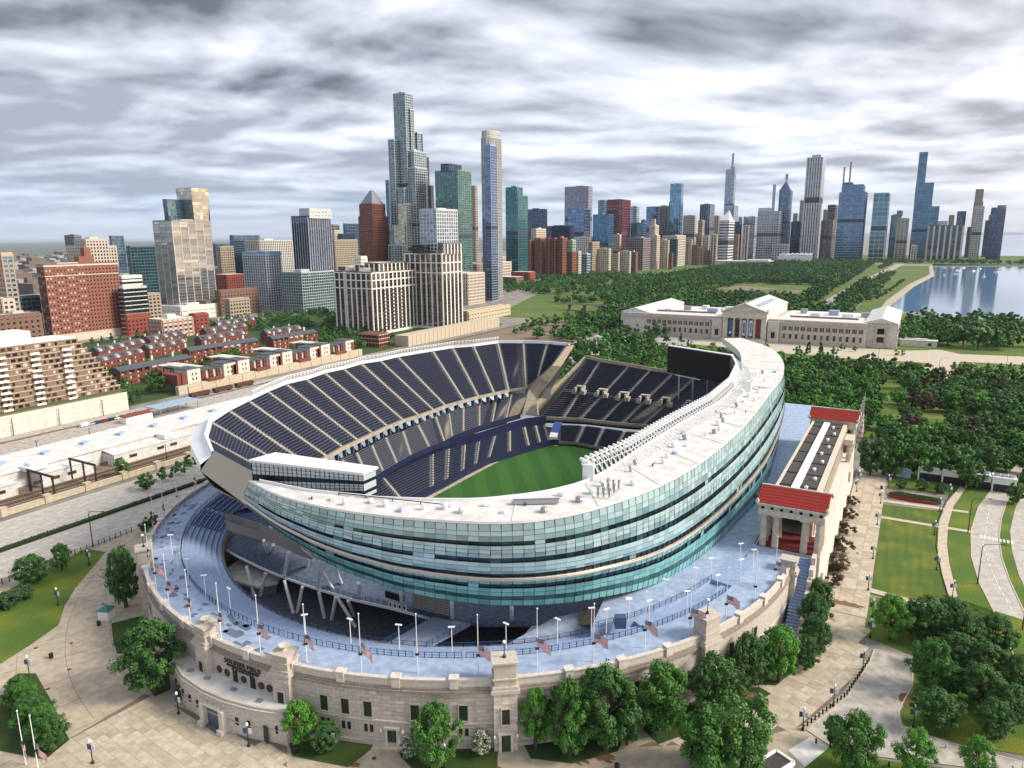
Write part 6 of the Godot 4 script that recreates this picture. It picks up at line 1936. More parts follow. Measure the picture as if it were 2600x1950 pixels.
	["diamond_tower", "white striped tower with a sliced diamond top", [[-543.7, -2388.9, 31, 80.3, 0, 134, "diamond", ""], [-545.5, -2388.5, 30.9, 79.8, 134, 169.1, "diamondtop", "wedge"]]],
	["dark_blue_slabs", "dark blue slabs right of the diamond tower", [[-543, -2542.7, 16.6, 39.3, 0, 131.2, "blueglass", ""], [-513, -2548.9, 19.8, 90, 0, 124.2, "navyplain", ""], [-534.2, -2493.4, 12.3, 19.2, 0, 88.5, "tan", ""], [-508.7, -2519.1, 16.3, 14.1, 0, 119, "stripewhite", ""]]],
	["far_spires", "cluster of small old towers far behind", [[-685.3, -3228.1, 8, 24.9, 0, 164.3, "tan", ""], [-665.3, -3232.2, 8, 38.4, 0, 164, "tan", ""], [-627.9, -3239.7, 31.1, 54.1, 0, 164.5, "paleglass", ""], [-776.3, -3207.4, 16.1, 33.6, 0, 169.9, "tan", ""]]],
	["white_slab_office", "pale grey slab office with a thin mast on its roof", [[-420.7, -2565.7, 68, 66.2, 0, 164.9, "lilacw", ""], [-448, -2571.3, 40.7, 50.2, 164.8, 176.1, "palecrown", ""], [-441.1, -2582.6, 8, 8, 165.7, 252.8, "mast", ""], [-382.8, -2531.2, 46.3, 33.5, 0, 55.9, "lilacw", ""]]],
	["pointed_glass_tower", "blue granite tower with a pointed chevron top and spire", [[-408.7, -2648.7, 29.5, 90, 0, 237.6, "pointed", ""], [-410.9, -2648.3, 28.6, 90, 235.4, 270.6, "pointedtop", "pyr"], [-415.7, -2659.7, 8, 8, 270.1, 291.2, "mast", ""]]],
	["navy_infill_slab", "navy slab between the pointed tower and the white shaft", [[-373.1, -2724.6, 30.9, 52.3, 0, 131.4, "navyplain", ""], [-413.9, -2920.8, 14.2, 33.7, 0, 165, "paleglass", ""]]],
	["white_shaft_tower", "very tall white tower with fine vertical ribs", [[-307, -2632.2, 46.6, 90, 0, 337.1, "whiteshaft", ""], [-314.3, -2637.3, 24.7, 77.8, 337.6, 345.2, "palecrown", ""]]],
	["brown_slab", "brown slab tower right of the white shaft", [[-276.2, -2786.3, 35.6, 90, 0, 135.3, "greyoffice", ""], [-296, -3035.6, 25.8, 90, 0, 197.2, "brownplain", ""], [-430, -3171, 10.2, 45.5, 0, 222.6, "tan", ""], [-335.5, -3132.1, 9.8, 46.2, 0, 182.5, "tan", ""]]],
	["broad_blue_tower", "broad blue glass tower with a set back crown and twin masts behind", [[-167.5, -2614.6, 78.7, 90, 0, 220.8, "bluebands", ""], [-177.6, -2620, 63, 90, 219.2, 244.2, "bluebands", ""]]],
	["twin_mast_tower", "dark tower top with twin masts showing over the broad blue tower", [[-337.7, -4186.4, 44.3, 90, 0, 348.6, "black", ""], [-375.2, -4183.2, 8, 8, 346.4, 426.6, "mast", ""], [-346.7, -4185.7, 8, 8, 345.3, 451.8, "mast", ""]]],
	["framed_glass_tower", "blue glass tower in a white frame with a yellow east side", [[-99.8, -2598.1, 43.4, 90, 0, 214.3, "framed", ""], [-100.2, -2588.1, 43.7, 90, 0, 96.4, "framed", ""]]],
	["hidden_blue_tower", "blue tower between the framed glass tower and the beige slab", [[-68, -2849.2, 29.4, 90, 0, 150.6, "blueglass", ""], [-65.5, -2859.2, 15.5, 90, 150.7, 165.1, "blueglass", ""]]],
	["beige_slab_tower", "beige slab tower with strips of windows", [[-39.8, -2649.7, 30.9, 90, 0, 135.5, "stripebeige", ""]]],
	["wavy_glass_tower", "blue green tower of three stems, the tallest on the right", [[-6.3, -2900, 25.9, 8, 0, 360.5, "waveglass", "wave"], [21.3, -2891.9, 51.8, 8, 0, 258.1, "waveglass", "wave"], [44.8, -2883.7, 76.4, 8, 0, 177.8, "waveglass", ""]]],
	["striped_slab_complex", "wide dark apartment slab with white vertical stripes", [[117.2, -2797.5, 98.5, 8, 0, 113.1, "blackwhite", ""]]],
	["small_white_block", "small white striped block before the three stemmed tower", [[-9.2, -2600, 13.9, 90, 0, 50.5, "stripewhite", ""]]],
	["cream_high_tower", "cream stepped tower at the right behind a white grid tower", [[179.8, -3094.8, 26.1, 8, 0, 196.9, "tan", ""], [177.6, -3102.9, 22.1, 8, 0, 241, "tan", ""]]],
	["white_grid_tower", "white tower with a fine grid of windows", [[176.5, -2944.7, 26.8, 8, 0, 176.2, "whitegrid", ""]]],
	["round_dark_tower", "round blue towers behind the striped slab", [[141.4, -3297, 28.4, 8, 0, 169.6, "navyplain", ""], [83.6, -3298.9, 31.4, 8, 0, 134.1, "paleglass", ""], [104.7, -3338.4, 15.7, 8, 0, 157.2, "tan", ""], [159, -3095.9, 16.3, 8, 0, 109, "brownplain", ""]]],
	["curved_dark_tower", "dark curved glass tower at the lake edge with a golden strip", [[234.5, -2890.5, 40.4, 8, 0, 170.1, "harbor", "ell"], [233.7, -2890.6, 22.7, 8, 166.6, 177.3, "tan", "ell"]]],
	["lake_infill_block", "bluish block left of the dark curved tower", [[213.3, -3192.9, 12.4, 8, 0, 132.9, "blueglass", ""], [237.7, -3491.9, 8, 8, 0, 157.7, "tan", ""]]],
]
# glass, pier, pier share, spandrel, spandrel share, floor height, bay width, roof
const STY := {
	"hotel": ["2b211e", "8b5a4a", 0.62, "8b5a4a", 0.58, 3.4, 3.1, "b9aea2"],
	"cream": ["55524d", "cabfb3", 0.45, "c8bcae", 0.42, 4.0, 3.6, "cfc8bc"],
	"darkgrid": ["2a313c", "6f737a", 0.25, "7a7d84", 0.4, 4.5, 5.0, "888888"],
	"blueglass": ["2f5577", "54718c", 0.08, "5f7f9d", 0.14, 4.0, 3.5, "8d98a3"],
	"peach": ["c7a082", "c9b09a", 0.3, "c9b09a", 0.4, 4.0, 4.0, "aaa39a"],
	"tealdark": ["1f4453", "4f7680", 0.08, "4b7480", 0.2, 3.9, 4.0, "8f969a"],
	"brownbrick": ["2c2624", "7b5f52", 0.6, "80655a", 0.55, 4.0, 4.4, "c9c1b6"],
	"strip": ["1d2732", "d8d8d6", 0.0, "d8d8d6", 0.5, 4.2, 5.0, "dcdcda"],
	"striplow": ["141a22", "39414c", 0.05, "c9cbcc", 0.22, 4.0, 4.0, "cfd0d0"],
	"balcony": ["a9a69f", "d6d8da", 0.05, "8b929b", 0.12, 3.3, 11.0, "c9c9c6"],
	"whitepod": ["d0cec8", "d8d6d0", 0.3, "dedcd6", 0.6, 6.0, 9.0, "e4e2dc"],
	"goldreflect": ["cfc4b0", "8d9dac", 0.03, "8d9dac", 0.05, 4.2, 4.5, "9aa2aa"],  # warm glass colour carries the golden sunrise reflection
	"redbrick": ["2a2524", "8a4337", 0.6, "8d473a", 0.55, 4.0, 4.2, "cac2b8"],
	"tan": ["4a443f", "a39684", 0.4, "a89b8a", 0.45, 3.8, 4.0, "a9a299"],
	"palelow": ["4f4a45", "b08d7c", 0.5, "cfc6ba", 0.5, 4.5, 5.0, "ddd9d2"],
	"bluecond": ["34404e", "c6cdd6", 0.35, "c6cdd6", 0.3, 3.3, 4.2, "cfd8e2"],
	"blueroof": ["7fa6d6", "8db2dd", 0.3, "8fb4de", 0.5, 2.5, 6.0, "9dbfe4"],
	"stripewhite": ["343a42", "cbc7bf", 0.45, "c8c3ba", 0.2, 4.0, 4.0, "cfcac2"],
	"navyfin": ["1a2d58", "ccd2da", 0.12, "26365c", 0.1, 4.0, 4.0, "c2c4c6"],
	"palecrown": ["b9bec4", "c6cacd", 0.3, "c6cacd", 0.5, 5.0, 6.0, "c6c8c8"],
	"midrise": ["2a5560", "a9bcc2", 0.14, "a9bcc2", 0.2, 3.4, 3.6, "b3b7b8"],
	"redtower": ["57463f", "7d4436", 0.4, "824a3a", 0.36, 3.5, 3.6, "8a8f98"],
	"greyroof": ["7f8894", "7f8894", 0.0, "7f8894", 0.0, 9.0, 9.0, "7f8894"],
	"stepglass": ["4a6672", "ccd6da", 0.1, "b3c0c6", 0.2, 3.6, 5.2, "c8ccd0"],
	"stepreflect": ["c4b896", "cdd2cf", 0.1, "bfc6c4", 0.2, 3.6, 5.2, "c8ccd0"],  # stepglass with the gold reflection of the sunrise painted into the glass
	"black": ["16191f", "23262c", 0.2, "23262c", 0.2, 5.0, 5.0, "2a2c30"],
	"whitecond": ["3a302c", "efede9", 0.26, "7a716a", 0.1, 3.4, 6.2, "e6e3dc"],
	"whiteglass": ["5f82a6", "d6d6d4", 0.2, "c9ccd0", 0.2, 3.6, 4.0, "e0deda"],
	"cupola": ["e2dfd8", "e2dfd8", 0.4, "e2dfd8", 0.4, 3.0, 3.0, "8e9599"],
	"blackroof": ["20232a", "20232a", 0.2, "20232a", 0.3, 4.0, 6.0, "1f2228"],
	"greenglass": ["2a5a5c", "6f9a92", 0.05, "78a096", 0.14, 3.4, 5.0, "7d8a92"],
	"navyplain": ["1c2f52", "28395a", 0.12, "2b3d60", 0.2, 4.2, 5.0, "59606c"],
	"curveglass": ["7e8ea4", "c4c0bc", 0.3, "aab0b8", 0.12, 3.6, 3.2, "c9c9c9"],
	"curvecrown": ["b4b4b6", "c9c6c2", 0.2, "c9c6c2", 0.5, 3.0, 3.0, "c9c9c9"],
	"curvedark": ["26344a", "9aa4b4", 0.1, "8f9aaa", 0.14, 3.5, 4.0, "8b8f96"],
	"curveblue": ["3f6296", "93a5bf", 0.06, "9db0c8", 0.14, 3.5, 4.0, "a7afb8"],
	"podium": ["6a6259", "c3b59c", 0.5, "c6b89f", 0.55, 6.0, 6.0, "8f9a76"],
	"tealtower": ["1c5a68", "3d7f8a", 0.12, "3f828d", 0.1, 4.0, 4.5, "8a9da0"],
	"lilac": ["4e5470", "9a9aae", 0.35, "9898ac", 0.25, 5.0, 6.0, "9a9aa6"],
	"bluemirror": ["3d6596", "4a70a0", 0.04, "4f78a6", 0.1, 5.0, 7.0, "7f93a8"],
	"redoffice": ["4a1620", "6f2030", 0.18, "74222f", 0.3, 4.2, 5.0, "5f3037"],
	"hatched": ["235a88", "3d76a3", 0.1, "3d76a3", 0.15, 4.0, 3.0, "6f8a9c"],
	"hotelold": ["37261f", "80503f", 0.5, "865847", 0.4, 4.2, 3.4, "b9a58c"],
	"greenroof": ["8fa89a", "9db3a6", 0.3, "9db3a6", 0.4, 5.0, 6.0, "9cc0ac"],
	"whitegrid": ["565a60", "d2d0cb", 0.35, "d2d0cb", 0.4, 4.0, 4.0, "d8d5cf"],
	"paleglass": ["8fa9bc", "a9bfce", 0.1, "b3c6d2", 0.2, 4.2, 4.5, "b6c2ca"],
	"redroof": ["b22822", "b22822", 0.0, "b22822", 0.0, 5.0, 5.0, "b82a24"],
	"greyoffice": ["46434a", "8a8182", 0.3, "8a8182", 0.4, 4.2, 4.5, "9b9593"],
	"stonepyr": ["a79c90", "a79c90", 0.0, "a79c90", 0.0, 9.0, 9.0, "a79c90"],
	"greenpyr": ["5f8f8a", "5f8f8a", 0.0, "5f8f8a", 0.0, 9.0, 9.0, "5f8f8a"],
	"slender": ["4f86ae", "6fa0c2", 0.08, "74a4c4", 0.1, 5.0, 5.0, "9ab4c6"],
	"spire": ["7f93a6", "98a9b8", 0.08, "9babb8", 0.16, 5.0, 6.0, "a9b2ba"],
	"mast": ["8d8f96", "8d8f96", 0.0, "8d8f96", 0.0, 40.0, 9.0, "8d8f96"],
	"diamond": ["5c6472", "d0d2d6", 0.0, "d0d2d6", 0.5, 5.0, 8.0, "d0d2d6"],
	"diamondtop": ["a9b1bd", "c3c9d0", 0.0, "c3c9d0", 0.2, 6.0, 8.0, "b4bcc6"],
	"lilacw": ["6a6f80", "b6b8c4", 0.3, "b2b4c0", 0.35, 4.4, 4.0, "b6b8c0"],
	"pointed": ["3f5f8a", "7c95b4", 0.2, "8098b6", 0.2, 4.6, 4.5, "6f87a6"],
	"pointedtop": ["4a6a94", "4a6a94", 0.0, "6f88a8", 0.2, 6.0, 6.0, "4a6a94"],
	"whiteshaft": ["3c4250", "cfd0d4", 0.5, "bfc0c6", 0.04, 8.0, 4.6, "c9cacd"],
	"brownplain": ["54505c", "6d6872", 0.2, "6d6872", 0.3, 5.0, 5.0, "77737a"],
	"bluebands": ["35608f", "4d76a2", 0.05, "7f9fbe", 0.25, 4.6, 6.0, "6f8fb0"],
	"framed": ["2f6a88", "cfd6da", 0.06, "c3ccd2", 0.1, 8.0, 9.0, "c9d0d4"],
	"stripebeige": ["565450", "bdb4a8", 0.4, "c0b7ab", 0.25, 3.8, 5.5, "bfb8ae"],
	"waveglass": ["24577a", "3d7391", 0.05, "447a97", 0.15, 4.2, 6.0, "4f7f98"],
	"blackwhite": ["262b36", "c9cbd0", 0.34, "2f3440", 0.1, 4.0, 9.0, "45484f"],
	"harbor": ["1d3358", "2b4166", 0.1, "33496e", 0.2, 4.2, 5.0, "5a6474"],
}
var _cm := {}
func cmat(hex: String, kind: String) -> StandardMaterial3D:
	var key := hex + kind
	if _cm.has(key): return _cm[key]
	var m: StandardMaterial3D
	if kind == "glass": m = mat("city_glass_" + hex, Color(hex).lightened(0.3).to_html(false), 0.06, 0.8, "", 1.0, true)
	else: m = mat("city_wall_" + hex, hex, 0.8, 0.0, "soft", 14.0)
	_cm[key] = m
	return m

func footprint(x: float, z: float, w: float, d: float, shape: String) -> PackedVector2Array:
	var p := PackedVector2Array()
	if shape == "ell":
		for i in 20:
			var a := TAU * i / 20
			p.append(Vector2(x - w / 2 + w / 2 * 1.02 * cos(a), z - d / 2 + d / 2 * 1.02 * sin(a)))
		return p
	return PackedVector2Array([Vector2(x - w, z), Vector2(x, z), Vector2(x, z - d), Vector2(x - w, z - d)])

# towers that lean out and in again as they rise
func bend(p: Vector3, c: Vector2, y0: float, y1: float, shape: String) -> Vector3:
	if shape != "flare" and shape != "wave": return p
	var t := (p.y - y0) / (y1 - y0)
	var s := 1.0 + (0.1 * cos(t * TAU * 0.95) - 0.06 if shape == "flare" else 0.06 * sin(t * PI * 4.0))
	return Vector3(c.x + (p.x - c.x) * s, p.y, c.y + (p.z - c.y) * s)

# windows of near houses are separate panes; those of far ones are joined
func facade_block(parent: Node3D, o: Vector3, poly: PackedVector2Array, y0: float, y1: float, sty: Array, single: Array, shape := ""):
	var gl := MB.new(o)
	var pi_ := MB.new(o)
	var sp := MB.new(o)
	var k := poly.size()
	var dist := Vector2(o.x, o.z).length()
	var mul := 1.0 if dist < 1300 else (1.35 if dist < 2000 else 1.8)
	var fh: float = sty[5] * mul
	var bw: float = sty[6] * mul
	var ctr := Vector2.ZERO
	for p in poly: ctr += p / k
	for i in k:
		var a := poly[i]
		var b := poly[(i + 1) % k]
		var dirv := b - a
		var ln := dirv.length()
		if ln < 0.5: continue
		dirv /= ln
		var nn := Vector2(-dirv.y, dirv.x)
		if nn.dot((a + b) / 2 - ctr) < 0: nn = -nn
		var seen := nn.dot(-(a + b) / 2) > 0
		var n3 := Vector3(nn.x, 0, nn.y)
		var nf := maxi(1, int(round((y1 - y0) / fh)))
		var nb := maxi(1, int(round(ln / bw)))
		var hh := (y1 - y0) / nf
		var ww := ln / nb
		if not seen:
			gl.col = Color(0.6, 0.6, 0.6)
			gl.quad(Vector3(a.x, y0, a.y), Vector3(b.x, y0, b.y), Vector3(b.x, y1, b.y), Vector3(a.x, y1, a.y))
			continue
		var flip := Vector3(dirv.x, 0, dirv.y).cross(Vector3.UP).dot(n3) < 0
		for f in nf:
			for j in nb:
				var q0 := a + dirv * ww * j
				var q1 := a + dirv * ww * (j + 1)
				var t := rng.randf()
				var g := 0.5 + 0.36 * t
				if t > 0.93: g = 1.0
				gl.col = Color(g, g, g)
				var A := Vector3(q0.x, y0 + hh * f, q0.y)
				var B := Vector3(q1.x, y0 + hh * f, q1.y)
				# each pane is set a hair out of true, as real ones are
				var e := n3 * jit(0.035)
				var U := Vector3(0, hh, 0)
				if single.size() > 0 and hh > 0:
					var c3 := (A + B + U) / 2 + Vector3(0, A.y / 2 * 0, 0)
					c3 = Vector3((A.x + B.x) / 2, y0 + hh * (f + 0.5 + sty[4] * 0.3), (A.z + B.z) / 2)
					single.append(Transform3D(Basis(Vector3(dirv.x, 0, dirv.y) * ww * (1.0 - sty[2]), Vector3.UP * hh * (1.0 - sty[4]), n3 * 0.12), c3 + n3 * 0.03 - o))
				else:
					var A2 := bend(A + U, ctr, y0, y1, shape) + e
					var B2 := bend(B + U, ctr, y0, y1, shape) + e
					A = bend(A, ctr, y0, y1, shape)
					B = bend(B, ctr, y0, y1, shape)
					if flip: gl.quad(B, A, A2, B2)
					else: gl.quad(A, B, B2, A2)
		if single.size() > 0:
			gl.col = Color(1, 1, 1)
			gl.quad(Vector3(a.x, y0, a.y), Vector3(b.x, y0, b.y), Vector3(b.x, y1, b.y), Vector3(a.x, y1, a.y))
		var dep := 0.35
		if shape == "flare" or shape == "wave":
			for f in nf + 1:
				sp.bar(bend(Vector3(a.x, y0 + hh * f, a.y), ctr, y0, y1, shape) + n3 * 0.1, bend(Vector3(b.x, y0 + hh * f, b.y), ctr, y0, y1, shape) + n3 * 0.1, 0.3, 0.35)
			continue
		if sty[2] > 0:
			for j in nb + 1:
				var q := a + dirv * ww * j
				pi_.obox(Vector3(q.x, (y0 + y1) / 2, q.y) + n3 * dep * 0.4, Vector3(dirv.x, 0, dirv.y) * ww * sty[2] / 2, Vector3(0, (y1 - y0) / 2, 0), n3 * dep / 2 * 1.2)
		if sty[4] > 0:
			for f in nf + 1:
				var yy: float = minf(y0 + hh * f, y1 - hh * sty[4] / 2)
				var q := (a + b) / 2
				sp.obox(Vector3(q.x, maxf(yy, y0 + hh * sty[4] / 2), q.y) + n3 * dep * 0.35, Vector3(dirv.x, 0, dirv.y) * (ln / 2 + 0.1), Vector3(0, hh * sty[4] / 2, 0), n3 * dep / 2 * 0.95)
	part(parent, "glass", gl, cmat(sty[0], "glass"), "stuff") if single.is_empty() else part(parent, "wall", gl, cmat(sty[1], "wall"))
	if single.is_empty():
		if pi_.v.size(): part(parent, "piers", pi_, cmat(sty[1], "wall"), "stuff")
		if sp.v.size(): part(parent, "floor_bands", sp, cmat(sty[3], "wall"), "stuff")
	# plant floors: a louvred belt round tall shafts
	if y1 - y0 > 130 and shape == "" and single.is_empty():
		var lv := MB.new(o)
		var by := y0 + (y1 - y0) * rng.randf_range(0.45, 0.6)
		for i in k:
			var a := poly[i]
			var b := poly[(i + 1) % k]
			lv.bar(Vector3(a.x, by, a.y), Vector3(b.x, by, b.y), 0.9, fh * 1.3)
		part(parent, "plant_floor", lv, cmat("3a434e", "wall"))
	var rf := MB.new(o)
	var tpoly := PackedVector2Array()
	for p in poly:
		var q := bend(Vector3(p.x, y1, p.y), ctr, y0, y1, shape)
		tpoly.append(Vector2(q.x, q.z))
	rf.prism(tpoly, y1, y1 + 0.4)
	part(parent, "roof", rf, cmat(sty[7], "wall"))

func white_trim(t: Node3D, o: Vector3, q: Array):
	var cx: float = q[0] - q[2] / 2
	var cz: float = q[1] - q[3] / 2
	for y in [0.0, 0.74, 0.87, 0.985]:
		var b := MB.new(o)
		b.box(cx, q[4] + (q[5] - q[4]) * y, cz, q[2] + 0.9, 2.4 if y == 0.0 else 1.0, q[3] + 0.9)
		part(t, "white_band", b, cmat("efede9", "wall"))
	# balconies in every second bay of the east face
	var k := int(q[3] / 6.2)
	for i in k:
		if i % 2: continue
		for f in int((q[5] - q[4]) * 0.72 / 3.4):
			var b := MB.new(o)
			b.box(q[0] + 0.5, q[4] + 3 + f * 3.4, q[1] - (i + 0.5) * q[3] / k, 1.5, 0.9, 2.6)
			part(t, "balcony", b, M.win_mid)

func hotel_trim(t: Node3D, o: Vector3, q: Array):
	var cx: float = q[0] - q[2] / 2
	var cz: float = q[1] - q[3] / 2
	for y in [[0.0, 6.5, 0.3, "stone"], [6.5, 0.7, 0.7, "stone"], [q[5] - 9.5, 0.8, 0.6, "stone"], [q[5] - 1.2, 1.6, 1.0, "stone"]]:
		var b := MB.new(o)
		b.box(cx, y[0], cz, q[2] + y[2], y[1], q[3] + y[2])
		part(t, "stone_band", b, M.stone_light)
	var b := MB.new(o)
	b.box(cx, q[5], cz - 6, q[2] * 0.6, 7, 14); b.box(cx, q[5] + 7, cz - 8, 6, 8, 6)
	part(t, "brick_penthouse", b, cmat(STY["hotel"][1], "wall"))

# low blocks that fill the streets between the towers
func build_low_blocks():
	var r := RandomNumberGenerator.new()
	r.seed = 64
	var l := []
	var k := 0
	while l.size() < 60 and k < 900:
		k += 1
		var x := -r.randf_range(470, 1050)
		var z := -r.randf_range(600, 1700)
		if x > z * -0.0 - 470 - maxf(0, -z - 700) * 0.35: continue
		var w := r.randf_range(18, 44)
		var d := r.randf_range(18, 44)
		var ok := true
		for tw in TOWERS:
			for q in tw[2]:
				if absf(q[0] - q[2] / 2 - (x - w / 2)) < (q[2] + w) / 2 + 4 and absf(q[1] - q[3] / 2 - (z - d / 2)) < (q[3] + d) / 2 + 4: ok = false
		for p in l:
			if absf(p[0] - x) < 50 and absf(p[1] - z) < 50: ok = false
		if ok: l.append([x, z, w, d, r.randf_range(12, 42), ["tan", "cream", "brownbrick", "redbrick", "stripewhite", "tealdark"][r.randi() % 6]])
	l.sort_custom(func(a, c): return across(Vector3(a[0], 0, a[1])) < across(Vector3(c[0], 0, c[1])))
	for i in l.size():
		var q: Array = l[i]
		var o := Vector3(q[0], 0, q[1])
		var t := thing("low_block", "low %s block in the streets between the towers, %s from the left" % [{"tan": "tan", "cream": "cream", "brownbrick": "brown", "redbrick": "red brick", "stripewhite": "white striped", "tealdark": "glass"}[q[5]], ordinal(i)], "building", o, 0.0, "low blocks between the towers")
		facade_block(t, o, footprint(q[0], q[1], q[2], q[3], ""), 0.0, q[4], STY[q[5]], [])

func build_city():
	for tw in TOWERS:
		var bl: Array = tw[2]
		var o := Vector3(bl[0][0], 0, bl[0][1])
		var t := thing(tw[0], tw[1], "tower" if bl[0][5] > 60 else "building", o)
		for q in bl:
			var sty: Array = STY[q[6]]
			var poly := footprint(q[0], q[1], q[2], q[3], q[7])
			var mx := 0.0
			match q[7]:
				"pyr":
					var b := MB.new(o)
					var cx: float = q[0] - q[2] / 2
					var cz: float = q[1] - q[3] / 2
					var y0: float = maxf(q[4], bl[0][5] - 1.0) if q[4] < 1 else q[4]
					var yb: float = y0
					if q[4] < 1: yb = bl[1][5] if bl.size() > 1 else bl[0][5]
					var top := 0.18 if q[6] == "greyroof" else 0.02
					var hi: float = q[5] if q[5] > yb + 3 else yb + 20
					for i in 4:
						var a := poly[i]
						var c := poly[(i + 1) % 4]
						var a2 := a.lerp(Vector2(cx, cz), 1 - top)
						var c2 := c.lerp(Vector2(cx, cz), 1 - top)
						b.quad(Vector3(a.x, yb, a.y), Vector3(c.x, yb, c.y), Vector3(c2.x, hi, c2.y), Vector3(a2.x, hi, a2.y))
					b.box(cx, hi - 0.1, cz, q[2] * top, 0.4, q[3] * top)
					part(t, "pyramid_roof", b, cmat(sty[0], "wall"))
				"wedge":
					var b := MB.new(o)
					var x0: float = q[0] - q[2]
					var y0: float = q[4]
					var y1: float = q[5]
					var xm: float = q[0] - q[2] * 0.55
					# sliced diamond leaning back from the south-east edge
					b.quad(Vector3(x0, y0, q[1]), Vector3(q[0], y0, q[1]), Vector3(xm, y1, q[1] - q[3]), Vector3(xm, y1, q[1] - q[3]))
					b.quad(Vector3(q[0], y0, q[1]), Vector3(q[0], y0, q[1] - q[3]), Vector3(xm, y1, q[1] - q[3]), Vector3(xm, y1, q[1] - q[3]))
					b.quad(Vector3(x0, y0, q[1] - q[3]), Vector3(x0, y0, q[1]), Vector3(xm, y1, q[1] - q[3]), Vector3(xm, y1, q[1] - q[3]))
					part(t, "sliced_roof", b, cmat(sty[7], "wall"))
				_:
					var many := []
					if q[6] == "hotel": many.append(Transform3D())
					facade_block(t, o, poly, q[4], q[5], sty, many, q[7])
					if q[6] == "whitecond" and q[5] - q[4] > 20: white_trim(t, o, q)
					if many.size() > 1:
						many.remove_at(0)
						pieces(t, "window", unit_box, [M.win_dark, M.win_mid, M.win_light, M.win_dark], many, 300)
						hotel_trim(t, o, q)
					if q[6] == "mast": continue
					# plant and lift houses on the roof
					if q[2] > 10 and q[3] > 10 and q[7] == "" and q[5] - q[4] > 12:
						var b := MB.new(o)
						b.box(q[0] - q[2] * rng.randf_range(0.4, 0.6), q[5], q[1] - q[3] * rng.randf_range(0.4, 0.6), q[2] * rng.randf_range(0.25, 0.5), rng.randf_range(2, 4.5), q[3] * rng.randf_range(0.25, 0.5))
						part(t, "roof_house", b, cmat(sty[7], "wall"))
					var pp := MB.new(o)
					if q[7] == "":
						for i in 4:
							var a := poly[i]
							var c := poly[(i + 1) % 4]
							pp.bar(Vector3(a.x, q[5] + 0.5, a.y), Vector3(c.x, q[5] + 0.5, c.y), 0.7, 1.3)
						part(t, "parapet", pp, cmat(sty[3], "wall"))


# ---------------------------------------------------------------- west side: railway, sheds, flats, row houses
func win_boxes(t: Node3D, xf: Array, mats: Array, called := "window"):
	pieces(t, called, unit_box, mats, xf, 300)

